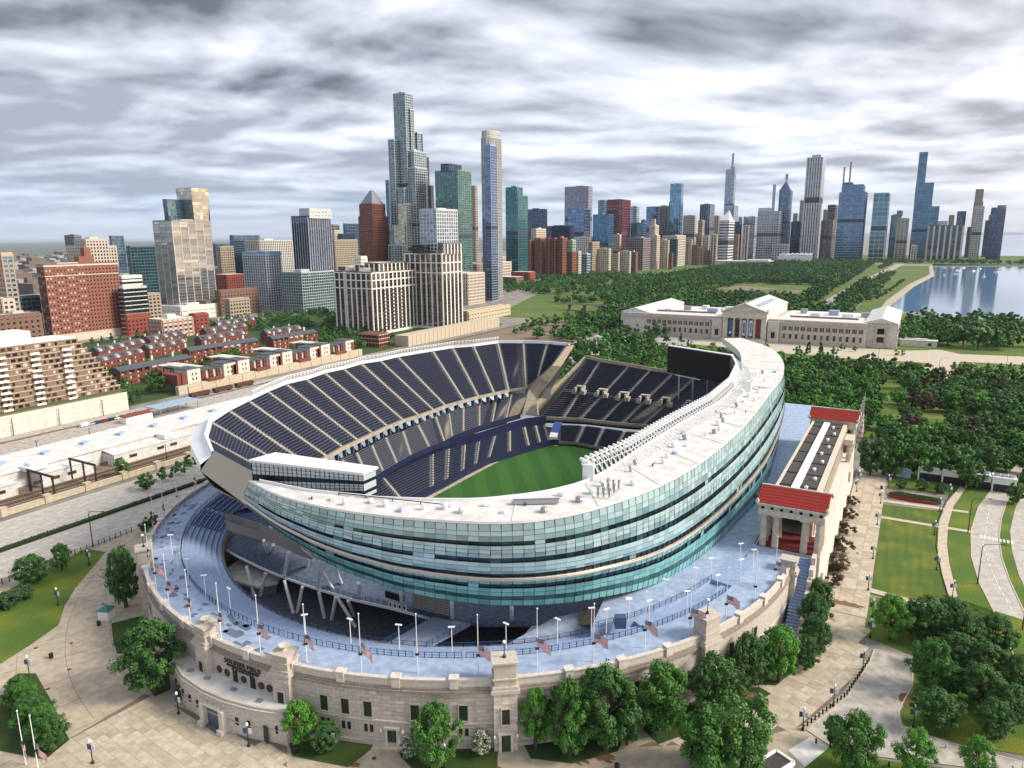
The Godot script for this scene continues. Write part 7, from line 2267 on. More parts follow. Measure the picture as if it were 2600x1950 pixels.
func build_west():
	var b: MB
	# tall white retaining wall
	var rw := thing("retaining_wall", "long white panelled retaining wall below the stepped flats", "wall", Vector3(-366, 0, -150))
	b = MB.new(rw.position)
	b.box(-367, 0, -150, 8, 10, 142)
	part(rw, "wall_body", b, M.pave_joint)
	var xf := []
	for r in 5:
		for k in 20:
			xf.append(Transform3D(Basis.from_scale(Vector3(0.16, 1.94, 7.0)), Vector3(3.02, 1.0 + r * 2.0, 66 - k * 7.1)))
	pieces(rw, "wall_panel", unit_box, [mat("panel_white", "dcd6ca", 0.85, 0.0, "soft", 18.0), mat("panel_white2", "d5cfc2", 0.85, 0.0, "soft", 16.0)], xf)
	b = MB.new(rw.position)
	b.box(-390, 9.7, -160, 46, 0.6, 130)
	part(rw, "podium_deck", b, M.lawn_dark)
	# stepped flats
	var fo := Vector3(-380, 10, -165)
	var fl := thing("stepped_flats", "beige brick flats with white balconies stepping down at one end", "apartment building", fo)
	var wall := MB.new(fo)
	xf = []
	var bands := MB.new(fo)
	for f in 11:
		var y := 10 + f * 2.8
		var zn := -224.0 + f * 1.9
		var zs := -100.0
		wall.box(-380, y, (zn + zs) / 2, 18, 2.8, zs - zn)
		bands.box(-380, y + 2.45, (zn + zs) / 2, 18.5, 0.35, zs - zn + 0.5)
		var z := zn + 2.0
		var k := 0
		while z < -128:
			var wide := 2.0 if (k % 5) < 2 else 1.1
			if (k + f / 4) % 5 != 4: xf.append(bx(Vector3(-371.0, y + 1.25, z) - fo, Vector3(0.14, 1.4, wide)))
			z += 3.0
			k += 1
		var x := -386.5
		while x < -373:
			xf.append(bx(Vector3(x, y + 1.25, zn) - fo, Vector3(1.9, 1.5, 0.14)))
			x += 3.2
	part(fl, "brick_wall", wall, mat("flat_brick", "8f7766", 0.9, 0.0, "blotch", 5.0))
	part(fl, "floor_bands", bands, mat("flat_band", "cfc2ae", 0.9, 0.0, "blotch", 6.0), "stuff")
	win_boxes(fl, xf, [M.win_dark, M.win_mid, M.win_dark, M.win_mid, M.win_light])
	for col in 4:
		for f in 10:
			b = MB.new(fo)
			var zc := -198.0 + col * 15.0
			b.box(-370.2, 10 + f * 2.8 + 0.1, zc, 1.6, 0.2, 4.2); b.box(-369.5, 10.3 + f * 2.8, zc, 0.1, 0.9, 4.2)
			part(fl, "balcony", b, M.white_paint)
	b = MB.new(fo)
	b.box(-382, 41, -146, 14, 5.5, 78); b.box(-380, 40.8, -152, 19, 0.5, 104)
	part(fl, "white_penthouse", b, M.white_roof2)
	# train sheds
	var so := Vector3(-290, 0, -180)
	var sh := thing("train_shed", "long white roofed train shed beside the tracks", "shed", so)
	b = MB.new(so)
	b.box(-292, 0, -176, 18, 6.4, 148)
	part(sh, "shed_wall", b, mat("shed_white", "d3d2cf", 0.8, 0.0, "soft", 15.0))
	b = MB.new(so)
	b.quad(Vector3(-301.5, 8.6, -102), Vector3(-282.4, 6.8, -102), Vector3(-282.4, 6.8, -250), Vector3(-301.5, 8.6, -250))
	b.quad(Vector3(-301.5, 8.6, -250), Vector3(-301.5, 6.4, -250), Vector3(-301.5, 6.4, -102), Vector3(-301.5, 8.6, -102))
	b.quad(Vector3(-282.4, 6.8, -102), Vector3(-282.4, 6.3, -102), Vector3(-282.4, 6.3, -250), Vector3(-282.4, 6.8, -250))
	part(sh, "shed_roof", b, M.white_roof)
	for seg in [[-104, -124, 4.4], [-132, -152, 5.0], [-160, -196, 4.6]]:
		b = MB.new(so)
		b.box(-279, 0, (seg[0] + seg[1]) / 2.0, 8, seg[2], absf(seg[0] - seg[1]))
		part(sh, "lean_to", b, M.shed_white)
		b = MB.new(so)
		b.quad(Vector3(-283, seg[2] + 1.0, seg[0]), Vector3(-274.6, seg[2] + 0.1, seg[0]), Vector3(-274.6, seg[2] + 0.1, seg[1]), Vector3(-283, seg[2] + 1.0, seg[1]))
		part(sh, "lean_to_roof", b, M.white_roof)
	for k in 9:
		b = MB.new(so)
		b.box(-292, 7.7, -112 - k * 15.5, 1.6, 0.9, 2.6, 0.3); b.box(-292, 8.6, -112 - k * 15.5, 2.6, 0.15, 3.4, 0.3)
		part(sh, "roof_ventilator", b, mat("vent_blue", "9db4cf", 0.6))
	xf = []
	for k in 14:
		if k % 4 == 3: continue
		xf.append(bx(Vector3(-274.9, 2.6, -106 - k * 6.2) - so, Vector3(0.16, 1.2, 3.2)))
	win_boxes(sh, xf, [M.win_mid, mat("win_brown", "4a3b34", 0.4)])
	b = MB.new(so)
	b.box(-281, 6.2, -133, 6, 1.6, 7); b.box(-281, 7.8, -133, 3.4, 1.2, 4)
	part(sh, "roof_plant", b, M.white_metal)
	b = MB.new(so)
	b.box(-279, 5.2, -186, 6, 1.9, 5)
	part(sh, "roof_plant", b, M.white_metal)
	var bs := thing("blue_roofed_shed", "low open shed with a pale blue roof in the rail yard", "shed", Vector3(-337, 0, -231))
	b = MB.new()
	b.box(0, 4.6, 0, 11, 0.35, 26)
	part(bs, "roof", b, mat("pale_blue", "9fb6c9", 0.7, 0.0, "stain", 6.0))
	for k in 6:
		b = MB.new()
		b.box(5.0 if k % 2 else -5.0, 0, -11 + (k / 2) * 11, 0.35, 4.6, 0.35)
		part(bs, "post", b, M.steel)
	var ro := thing("red_yard_shed", "small white hut with a red band in the rail yard", "shed", Vector3(-337, 0, -210))
	b = MB.new()
	b.box(0, 0, 0, 5, 3.2, 14)
	part(ro, "hut_wall", b, M.white_paint)
	b = MB.new()
	b.box(0, 3.2, 0, 5.4, 0.5, 14.4)
	part(ro, "roof", b, mat("dull_red", "7d3b30", 0.85))
	# parapet walls and posts between railway and road
	for k in 9:
		var w := thing("track_wall", "tan concrete wall length between the tracks and the road, %s from the left" % ordinal(k), "wall", Vector3(-257.5, 0, -104 - k * 14.0), 0.0, "tan wall lengths along the tracks")
		b = MB.new()
		b.box(0, 0, 0, 1.2, 1.8, 12.6); b.box(0, 1.8, 0, 1.5, 0.2, 12.8)
		part(w, "wall_length", b, mat("tan_wall", "c0b49e", 0.9, 0.0, "soft", 15.0))
		b = MB.new()
		b.box(0, 0, -6.6, 2.0, 2.8, 2.0); b.box(0, 2.8, -6.6, 2.3, 0.25, 2.3)
		part(w, "pier", b, M.tan_wall)
	var hd := thing("median_hedge", "long clipped hedge between the two carriageways", "hedge", Vector3(-228, 0, -120))
	multi_hedge(hd, "foliage", Vector3(0, 0, 50), Vector3(0, 0, -120), 1.9, 1.1, 900)
	hd = thing("roadside_hedge", "dark hedge along the road wall beside the stone arena", "hedge", Vector3(-205, 0, -150))
	multi_hedge(hd, "foliage", Vector3(-1, 0, 24), Vector3(-2, 0, -40), 1.8, 1.4, 500)
	# overhead line gantries
	for k in 6:
		var z: float = [-143.0, -230.0, -128.0, -300.0, -360.0, -430.0][k]
		var g := thing("track_gantry", "black steel portal over the tracks, %s from the left" % ordinal([1, 2, 0, 3, 4, 5][k]), "gantry", Vector3(-267, 0, z), 0.0, "overhead line gantries")
		for x in [-8.0, 0.5, 8.0]:
			b = MB.new()
			b.box(x, 0, 0, 0.5, 8.2, 0.5)
			part(g, "mast", b, M.black)
		b = MB.new()
		b.box(0, 7.8, 0, 17.0, 0.7, 0.6)
		part(g, "beam", b, M.black)
	for k in 10:
		var p: Vector3 = [Vector3(-274, 0, -128), Vector3(-258.6, 0, -124), Vector3(-312, 0, -150), Vector3(-312, 0, -172), Vector3(-259, 0, -172), Vector3(-362, 0, -165), Vector3(-362, 0, -186), Vector3(-362, 0, -208), Vector3(-362, 0, -150), Vector3(-350, 0, -250)][k]
		var g := thing("line_mast", "dark rail yard mast, %s counting from the near end" % ordinal(k), "mast", p, 0.0, "rail yard masts")
		b = MB.new()
		b.tube(Vector3.ZERO, Vector3(0, 8.5, 0), 0.2, 0.14, 6)
		part(g, "pole", b, M.black)
		b = MB.new()
		b.bar(Vector3(0, 8.2, 0), Vector3(1.8, 8.4, 0), 0.1, 0.1)
		part(g, "arm", b, M.black)
	# tan wall below the modern town houses
	var tw := thing("town_house_wall", "tan concrete wall under the red and white town houses", "wall", Vector3(-370, 0, -340))
	b = MB.new(tw.position)
	b.box(-371.5, 0, -338, 3, 5, 160)
	part(tw, "wall_body", b, M.tan_wall)
	for k in 16:
		b = MB.new(tw.position)
		b.box(-369.9, 0, -264 - k * 10, 0.35, 5.1, 0.5)
		part(tw, "pilaster", b, M.tan_wall)
	build_town_houses()
	build_row_houses()
	build_old_blocks()

func build_town_houses():
	mat("th_red", "80463a", 0.9, 0.0, "blotch", 3.0)
	mat("th_white", "dcd7cd", 0.85, 0.0, "blotch", 5.0)
	mat("slate", "4f5660", 0.85, 0.0, "blotch", 4.0)
	var names := ["nearest the stadium corner", "second from the left", "third from the left", "fourth from the left"]
	for m in 4:
		var z0 := -268.0 - m * 37.0
		var o := Vector3(-374, 0, z0)
		var t := thing("town_house_block", "red brick and white town houses above the tan wall, block %s" % ["at the left end", "second from the left", "third from the left", "at the right end"][m], "house", o, 0.0, "red and white town houses")
		var b := MB.new(o)
		b.box(-380, 0, z0 - 4, 12, 13.0, 9)
		part(t, "white_tower", b, M.th_white)
		b = MB.new(o)
		b.box(-380, 0, z0 - 30, 12, 12.6, 9)
		part(t, "white_tower", b, M.th_white)
		b = MB.new(o)
		b.box(-381.5, 0, z0 - 17, 11, 10.6, 17)
		part(t, "house_body", b, M.th_white)
		for k in 3:
			b = MB.new(o)
			b.box(-375.9, 5, z0 - 11.5 - k * 5.4, 2.4, 5.6, 2.7)
			part(t, "brick_bay", b, M.th_red)
			b = MB.new(o)
			b.box(-375.9, 10.6, z0 - 11.5 - k * 5.4, 3.2, 0.5, 3.4)
			part(t, "bay_roof", b, M.slate)
		b = MB.new(o)
		b.box(-374.6, 5.0, z0 + 2.6, 1.8, 6.4, 3.6); b.box(-380.5, 5, z0 + 4.2, 12, 6.0, 6.0)
		part(t, "brick_block", b, M.th_red)
		b = MB.new(o)
		b.box(-374.6, 5.0, z0 - 33.0, 1.8, 6.0, 3.0)
		part(t, "brick_block", b, M.th_red)
		b = MB.new(o)
		b.box(-371.4, 5.0, z0 - 16, 4.5, 1.3, 11)
		part(t, "brick_terrace", b, M.th_red)
		b = MB.new(o)
		b.box(-396, 0, z0 - 17, 24, 10.2, 12); b.box(-402, 10.2, z0 - 17, 34, 0.5, 13)
		part(t, "rear_wing", b, M.th_white)
		b = MB.new(o)
		b.box(-394, 10.2, z0 - 8.5, 26, 1.4, 4.5); b.box(-380.5, 13, z0 - 4, 13, 0.4, 10); b.box(-380.5, 12.6, z0 - 30, 13, 0.4, 10); b.box(-382, 10.6, z0 - 17, 12, 0.4, 17)
		part(t, "slate_roof", b, M.slate)
		var xf := []
		for k in 2:
			for f in 3:
				xf.append(bx(Vector3(-373.95, 4.2 + f * 3.0, z0 - 3 - k * 2.4) - o, Vector3(0.14, 1.5, 0.8)))
				xf.append(bx(Vector3(-373.95, 4.2 + f * 3.0, z0 - 28.5 - k * 2.6) - o, Vector3(0.14, 1.5, 0.8)))
		for k in 3:
			for f in 2: xf.append(bx(Vector3(-374.65, 6.4 + f * 2.6, z0 - 11.5 - k * 5.4) - o, Vector3(0.14, 1.4, 1.0)))
		for k in 6: xf.append(bx(Vector3(-390 - k * 3.2, 7.6, z0 - 10.95) - o, Vector3(1.4, 1.4, 0.14)))
		win_boxes(t, xf, [M.win_dark, M.win_mid])

func row_house(o: Vector3, ln: float, turn: float, kind: int, label: String):
	# a terrace of gabled brick houses; long axis along local z, front towards +x
	var t := thing("row_house_terrace", label, "house", o, turn, "brick row house terraces")
	var hh: float = [7.0, 9.5, 8.0][kind]
	var wd := 9.0
	var b := MB.new()
	b.box(0, 0, 0, wd, hh, ln)
	part(t, "brick_wall", b, M.th_red)
	b = MB.new()
	var rise := 3.6 if kind != 1 else 2.4
	for s in [-1, 1]:
		b.quad(Vector3(s * (wd / 2 + 0.5), hh - 0.1, s * ln / 2), Vector3(s * (wd / 2 + 0.5), hh - 0.1, -s * ln / 2), Vector3(0, hh + rise, -s * ln / 2), Vector3(0, hh + rise, s * ln / 2))
		b.tri(Vector3(-wd / 2 * s, hh, s * ln / 2), Vector3(wd / 2 * s, hh, s * ln / 2), Vector3(0, hh + rise, s * ln / 2))
	part(t, "slate_roof", b, M.slate)
	var n := int(ln / 5.5)
	var xf := []
	for k in n:
		var z := -ln / 2 + (k + 0.5) * ln / n
		if kind != 1:
			b = MB.new()
			b.tri(Vector3(wd / 2 + 0.1, hh - 0.2, z + 1.7), Vector3(wd / 2 + 0.1, hh - 0.2, z - 1.7), Vector3(wd / 2 + 0.1, hh + 2.5, z))
			for s in [-1, 1]:
				b.quad(Vector3(wd / 2 + 0.25, hh - 0.2, z + s * 1.9), Vector3(wd / 2 + 0.25, hh + 2.65, z), Vector3(0.6, hh + 2.65, z), Vector3(2.0, hh + 0.5, z + s * 1.9))
			part(t, "gable", b, M.th_red if k % 2 else M.th_white)
		if k % 3 == 1:
			b = MB.new()
			b.box(-1.5, hh, z + 1.8, 0.9, 5.2, 1.3)
			part(t, "chimney", b, M.th_white)
		for f in int(hh / 3.0):
			xf.append(bx(Vector3(wd / 2 + 0.02, 1.6 + f * 3.0, z - 1.2), Vector3(0.12, 1.5, 1.0)))
			xf.append(bx(Vector3(wd / 2 + 0.02, 1.6 + f * 3.0, z + 1.2), Vector3(0.12, 1.5, 1.0)))
		if kind == 1: xf.append(bx(Vector3(wd / 2 + 0.1, hh - 0.9, z), Vector3(0.3, 1.2, 3.4)))
	win_boxes(t, xf, [M.win_light, M.win_dark, M.win_mid])

func build_row_houses():
	row_house(Vector3(-433, 0, -285), 56, 0.12, 1, "long brick terrace with a slate roof nearest the white flats")
	row_house(Vector3(-461, 0, -362), 62, -0.03, 1, "long slate roofed terrace behind the town houses")
	row_house(Vector3(-455, 0, -428), 50, 0.0, 1, "slate roofed terrace behind the right end of the town houses")
	row_house(Vector3(-497, 0, -300), 46, 0.3, 0, "gabled brick terrace with white chimneys nearest the brick hotel")
	row_house(Vector3(-517, 0, -352), 40, 0.2, 0, "gabled brick terrace in the middle of the second row")
	row_house(Vector3(-512, 0, -402), 46, 0.0, 2, "gabled brick terrace at the right end of the second row")
	row_house(Vector3(-536, 0, -326), 50, 0.3, 2, "gabled terrace of the back row beside the brick hotel")
	row_house(Vector3(-562, 0, -384), 44, 0.25, 0, "gabled terrace in the middle of the back row")
	row_house(Vector3(-555, 0, -440), 46, 0.0, 2, "gabled terrace at the right end of the back row")
	row_house(Vector3(-500, 0, -458), 42, 0.0, 0, "gabled terrace below the glass midrise")
	row_house(Vector3(-590, 0, -480), 50, 0.1, 2, "dark gabled terrace by the white podium")

func build_old_blocks():
	# flat grey building and brick corner at the foot of the white apartment block
	var t := thing("brick_corner_house", "dark red brick house with white bands by the white apartment block", "house", Vector3(-395, 0, -462))
	var b := MB.new()
	b.box(0, 0, 0, 22, 11, 14)
	part(t, "brick_wall", b, M.th_red)
	for k in 3:
		b = MB.new()
		b.box(0, 3.4 + k * 3.4, 0, 22.2, 0.4, 14.2)
		part(t, "white_band", b, M.th_white)
	var xf := []
	for k in 5:
		for f in 3: xf.append(bx(Vector3(11.05, 1.9 + f * 3.4, -5.6 + k * 2.7), Vector3(0.12, 1.7, 1.3)))
	for k in 6:
		for f in 3: xf.append(bx(Vector3(-9 + k * 3.5, 1.9 + f * 3.4, 7.05), Vector3(1.3, 1.7, 0.12)))
	win_boxes(t, xf, [M.win_dark, M.win_mid])
	var w := thing("limestone_track_wall", "long limestone wall beside the tracks below the white tower", "wall", Vector3(-366, 0, -560))
	b = MB.new(w.position)
	b.box(-372, 0, -545, 14, 9, 150)
	part(w, "wall_body", b, M.tan_wall)
	for k in 24:
		b = MB.new(w.position)
		b.box(-364.9, 0, -476 - k * 6.1, 0.5, 8.6, 1.0)
		part(w, "pilaster", b, M.stone_light)
	# stadium-like white dome far away on the plain
	var dm := thing("white_dome", "wide white domed hall far away on the plain at the left", "building", Vector3(-2560, 0, -1130))
	b = MB.new()
	b.lathe(Vector3.ZERO, [Vector2(95, 0), Vector2(95, 14), Vector2(80, 24), Vector2(50, 31), Vector2(0.0, 35)], 24)
	part(dm, "dome_roof", b, M.white_roof2)
	# low roofs of the far plain
	var rr := RandomNumberGenerator.new()
	rr.seed = 9
	var mb := MB.new()
	var mg := MB.new()
	for i in 900:
		var d := rr.randf_range(900, 5200)
		var a := deg_to_rad(rr.randf_range(-66, -36))
		if d < 2300 and a > deg_to_rad(-48): continue
		var p := Vector3(sin(a) * d, 0, -cos(a) * d)
		if rr.randf() < 0.55: mb.box(p.x, 0.1, p.z, rr.randf_range(12, 60), rr.randf_range(5, 14), rr.randf_range(12, 50), rr.randf() * 0.1)
		else: mg.box(p.x, 0.1, p.z, rr.randf_range(10, 40), rr.randf_range(5, 22), rr.randf_range(10, 40), rr.randf() * 0.1)
	var fr := part(self, "far_low_buildings", mb, M.grey_roof, "stuff")
	tag(fr, "mass of pale low roofs out on the plain at the left", "buildings")
	fr = part(self, "far_brown_buildings", mg, M.brown_far, "stuff")
	tag(fr, "mass of brown low blocks out on the plain at the left", "buildings")

func ordinal(k: int) -> String:
	var w := ["first", "second", "third", "fourth", "fifth", "sixth", "seventh", "eighth", "ninth", "tenth"]
	if k < 10: return w[k]
	var n := k + 1
	var s := "th"
	if n % 10 == 1 and n % 100 != 11: s = "st"
	elif n % 10 == 2 and n % 100 != 12: s = "nd"
	elif n % 10 == 3 and n % 100 != 13: s = "rd"
	return str(n) + s


# ---------------------------------------------------------------- museum
func build_museum():
	var o := Vector3(-125, 0, -690)
	var mu := thing("museum", "long white marble museum with a columned pediment front", "museum", o)
	mat("marble", "d3cdc3", 0.8, 0.0, "soft", 24.0)
	mat("marble_dark", "b9b1a6", 0.85, 0.0, "soft", 19.0)
	var b := MB.new(o)
	# wings, end blocks
	b.box(-190, 0, -640, 92, 19, 20); b.box(-68, 0, -640, 74, 19, 20)
	part(mu, "wing_wall", b, M.marble)
	b = MB.new(o)
	b.box(-226, 0, -690, 28, 20, 112)
	part(mu, "end_block", b, M.marble)
	b = MB.new(o)
	b.box(-21, 0, -690, 24, 20, 112)
	part(mu, "end_block", b, M.marble)
	b = MB.new(o)
	b.box(-125, 0, -684, 190, 17.5, 90)
	part(mu, "inner_block", b, M.marble_dark)
	# roofs
	for q in [[-190.0, -640.0, 93.0, 21.0, 19.0], [-68.0, -640.0, 75.0, 21.0, 19.0]]:
		b = MB.new(o)
		b.box(q[0], q[4], q[1], q[2], 0.8, q[3])
		part(mu, "wing_roof", b, M.white_roof)
	for x in [-226.0, -21.0]:
		b = MB.new(o)
		var w := 29.0 if x < -100 else 25.0
		for s in [-1, 1]:
			b.quad(Vector3(x - s * w / 2, 20, -690 - s * 57), Vector3(x - s * w / 2, 20, -690 + s * 57), Vector3(x, 24, -690 + s * 57), Vector3(x, 24, -690 - s * 57))
			b.tri(Vector3(x - w / 2, 20, -690 + s * 57), Vector3(x + w / 2, 20, -690 + s * 57), Vector3(x, 24, -690 + s * 57))
		part(mu, "gable_roof", b, M.white_roof)
	b = MB.new(o)
	b.box(-168, 17.5, -684, 92, 0.6, 88); b.box(-68, 17.5, -684, 68, 0.6, 88)
	part(mu, "flat_roof", b, M.white_roof2)
	for k in 14:
		b = MB.new(o)
		var x := -205.0 + k * 13.0
		if x > -150 and x < -100: continue
		b.box(x, 18.1, -672 - (k * 17) % 40, rng.randf_range(5, 11), rng.randf_range(2, 4.5), rng.randf_range(4, 9))
		part(mu, "roof_plant", b, [M.white_metal, M.steel, M.white_roof2, M.deck_blue][k % 4])
	for x in [-190.0, -66.0]:
		b = MB.new(o)
		b.box(x, 18.1, -658, 66 if x < -100 else 54, 2.4, 3)
		part(mu, "skylight_wall", b, mat("rib_brown", "6f6466", 0.85))
	# central hall with pediment
	b = MB.new(o)
	b.box(-125, 0, -683.5, 36, 25, 101); b.box(-125, 19.8, -629, 36, 5.2, 8); b.box(-141, 0, -629, 4, 19.8, 8); b.box(-109, 0, -629, 4, 19.8, 8); b.box(-125, 0, -629, 30, 3, 8)
	part(mu, "central_hall", b, M.marble)
	b = MB.new(o)
	for s in [-1, 1]:
		b.quad(Vector3(-125 - s * 19, 25, -680 - s * 55), Vector3(-125 - s * 19, 25, -680 + s * 55), Vector3(-125, 32, -680 + s * 55), Vector3(-125, 32, -680 - s * 55))
	part(mu, "hall_roof", b, M.white_roof)
	b = MB.new(o)
	b.quad(Vector3(-119, 30.4, -640), Vector3(-115, 28.8, -640), Vector3(-115, 28.8, -716), Vector3(-119, 30.4, -716))
	b.quad(Vector3(-135, 28.8, -640), Vector3(-131, 30.4, -640), Vector3(-131, 30.4, -716), Vector3(-135, 28.8, -716))
	part(mu, "hall_skylight", b, mat("sky_glass", "8fa3b0", 0.15, 0.3))
	b = MB.new(o)
	b.tri(Vector3(-144, 25, -624.6), Vector3(-106, 25, -624.6), Vector3(-125, 31.6, -624.6))
	part(mu, "pediment", b, M.marble)
	b = MB.new(o)
	b.bar(Vector3(-144.5, 25, -624.3), Vector3(-125, 32, -624.3), 1.0, 1.1); b.bar(Vector3(-105.5, 25, -624.3), Vector3(-125, 32, -624.3), 1.0, 1.1); b.bar(Vector3(-144.5, 24.6, -624.3), Vector3(-105.5, 24.6, -624.3), 1.2, 1.2)
	part(mu, "pediment_moulding", b, M.stone_light)
	for x in [-144.0, -125.0, -106.0]:
		b = MB.new(o)
		b.lathe(Vector3(x, 25.5 if x != -125 else 32.2, -624.5), [Vector2(0.8, 0), Vector2(0.5, 1.0), Vector2(0.9, 1.6), Vector2(0.0, 3.0)], 6)
		part(mu, "roof_ornament", b, M.stone_light)
	# porch: dark recess, columns, banners
	for k in 3:
		b = MB.new(o)
		b.box(-131 + k * 6.0, 3.0, -632.8, 2.6, 7.0, 0.3)
		part(mu, "porch_door", b, M.bronze)
	for k in 4:
		b = MB.new(o)
		column(b, -133.5 + k * 5.7, -624.6, 3.0, 19.8, 1.0)
		part(mu, "column", b, M.stone_light)
	b = MB.new(o)
	b.box(-125, 19.8, -625.0, 37, 4.6, 2.4)
	part(mu, "entablature", b, M.marble)
	for k in 5:
		b = MB.new(o)
		b.box(-136.4 + k * 5.7, 5.0, -624.9, 2.6, 13.0, 0.2)
		part(mu, "banner", b, mat("banner%d" % k, ["3f5f9a", "3a2234", "c9d2dc", "cfd8de", "6a2430"][k], 0.8))
	for k in 3:
		b = MB.new(o)
		b.box(-136.4 + [0.0, 11.4, 17.1][k], [6.2, 7.0, 7.0][k], -624.75, 1.6, [1.8, 9.0, 9.0][k], 0.08)
		part(mu, "banner_print", b, mat("print%d" % k, ["e6e6ea", "5a6f92", "5f86b8"][k], 0.8))
	b = MB.new(o)
	for k in 9: b.box(-125, 0, -622.5 + k * 1.3, 34 + k * 1.0, 3.0 - k * 0.33, 1.32)
	part(mu, "steps", b, M.slab2)
	# small side doors, cornices, windows
	for x in [-148.5, -101.5]:
		b = MB.new(o)
		b.box(x, 0, -628.6, 9, 18.2, 3)
		part(mu, "side_pavilion", b, M.marble)
		b = MB.new(o)
		b.box(x, 4.0, -626.9, 3.0, 5.0, 0.3)
		part(mu, "side_door", b, M.win_dark)
		b = MB.new(o)
		b.tri(Vector3(x - 2.8, 9.6, -626.7), Vector3(x + 2.8, 9.6, -626.7), Vector3(x, 11.2, -626.7)); b.box(x, 9.2, -626.6, 5.4, 0.5, 0.6)
		part(mu, "door_pediment", b, M.stone_light)
	b = MB.new(o)
	b.box(-190, 16.6, -629.6, 92, 0.8, 1.4); b.box(-68, 16.6, -629.6, 74, 0.8, 1.4)
	part(mu, "cornice", b, M.stone_light)
	b = MB.new(o)
	b.box(-190, 0, -629.6, 92, 2.2, 1.2); b.box(-68, 0, -629.6, 74, 2.2, 1.2)
	part(mu, "plinth", b, M.stone_light)
	var up := []
	var lo := []
	var pil := []
	var start := [[-211.0, 13, 4.85], [-93.0, 13, 4.85]]
	for q in start:
		for k in q[1]:
			var x: float = q[0] + k * q[2]
			up.append(bx(Vector3(x, 12.6, -629.98) - o, Vector3(3.0, 3.4, 0.2)))
			lo.append(bx(Vector3(x, 6.0, -629.98) - o, Vector3(2.0, 4.2, 0.2)))
			pil.append(bx(Vector3(x - q[2] / 2, 9.4, -629.7) - o, Vector3(1.1, 14.0, 0.9)))
	pieces(mu, "upper_window", unit_box, [M.win_dark], up)
	pieces(mu, "lower_window", unit_box, [M.win_mid, mat("win_teal", "53666a", 0.2)], lo)
	pieces(mu, "pilaster", unit_box, [M.stone_light], pil)
	var mulb := []
	for x in up: mulb.append(Transform3D(Basis.from_scale(Vector3(0.35, 3.4, 0.3)), x.origin + Vector3(0.55, 0, 0.1))); mulb.append(Transform3D(Basis.from_scale(Vector3(0.35, 3.4, 0.3)), x.origin + Vector3(-0.55, 0, 0.1)))
	pieces(mu, "window_mullion", unit_box, [M.stone_light], mulb)
	for x in [-226.0, -21.0]:
		b = MB.new(o)
		b.tri(Vector3(x - 9, 16.6, -633.6), Vector3(x + 9, 16.6, -633.6), Vector3(x, 19.6, -633.6))
		part(mu, "end_gable", b, M.stone_light)
		for s in [-1, 1]:
			b = MB.new(o)
			column(b, x + s * 4.2, -633.4, 3, 16.4, 0.8)
			part(mu, "column", b, M.stone_light)
		for y in [4.5, 11.2]:
			b = MB.new(o)
			b.box(x, y, -633.9, 5.0, 4.4, 0.3)
			part(mu, "end_window", b, M.win_dark)
	# east face
	var ef := []
	for k in 16:
		for f in 2: ef.append(bx(Vector3(-8.98, 6.0 + f * 6.6, -640 - k * 6.4) - o, Vector3(0.2, 3.4, 2.0)))
	pieces(mu, "east_window", unit_box, [M.win_mid, M.win_dark], ef)
	# low white annex and terraces on the east
	var ax := thing("museum_annex", "low white annex with a flat roof beside the museum", "building", Vector3(6, 0, -660))
	b = MB.new()
	b.box(0, 0, 0, 26, 5, 10)
	part(ax, "annex_wall", b, M.marble)
	b = MB.new()
	b.box(0, 5, 0, 27, 0.5, 11); b.box(-2, 5.5, 1, 16, 1.0, 3)
	part(ax, "annex_roof", b, M.white_roof2)
	b = MB.new()
	b.box(8, 1.2, 5.05, 2.4, 2.4, 0.15)
	part(ax, "window", b, M.win_dark)


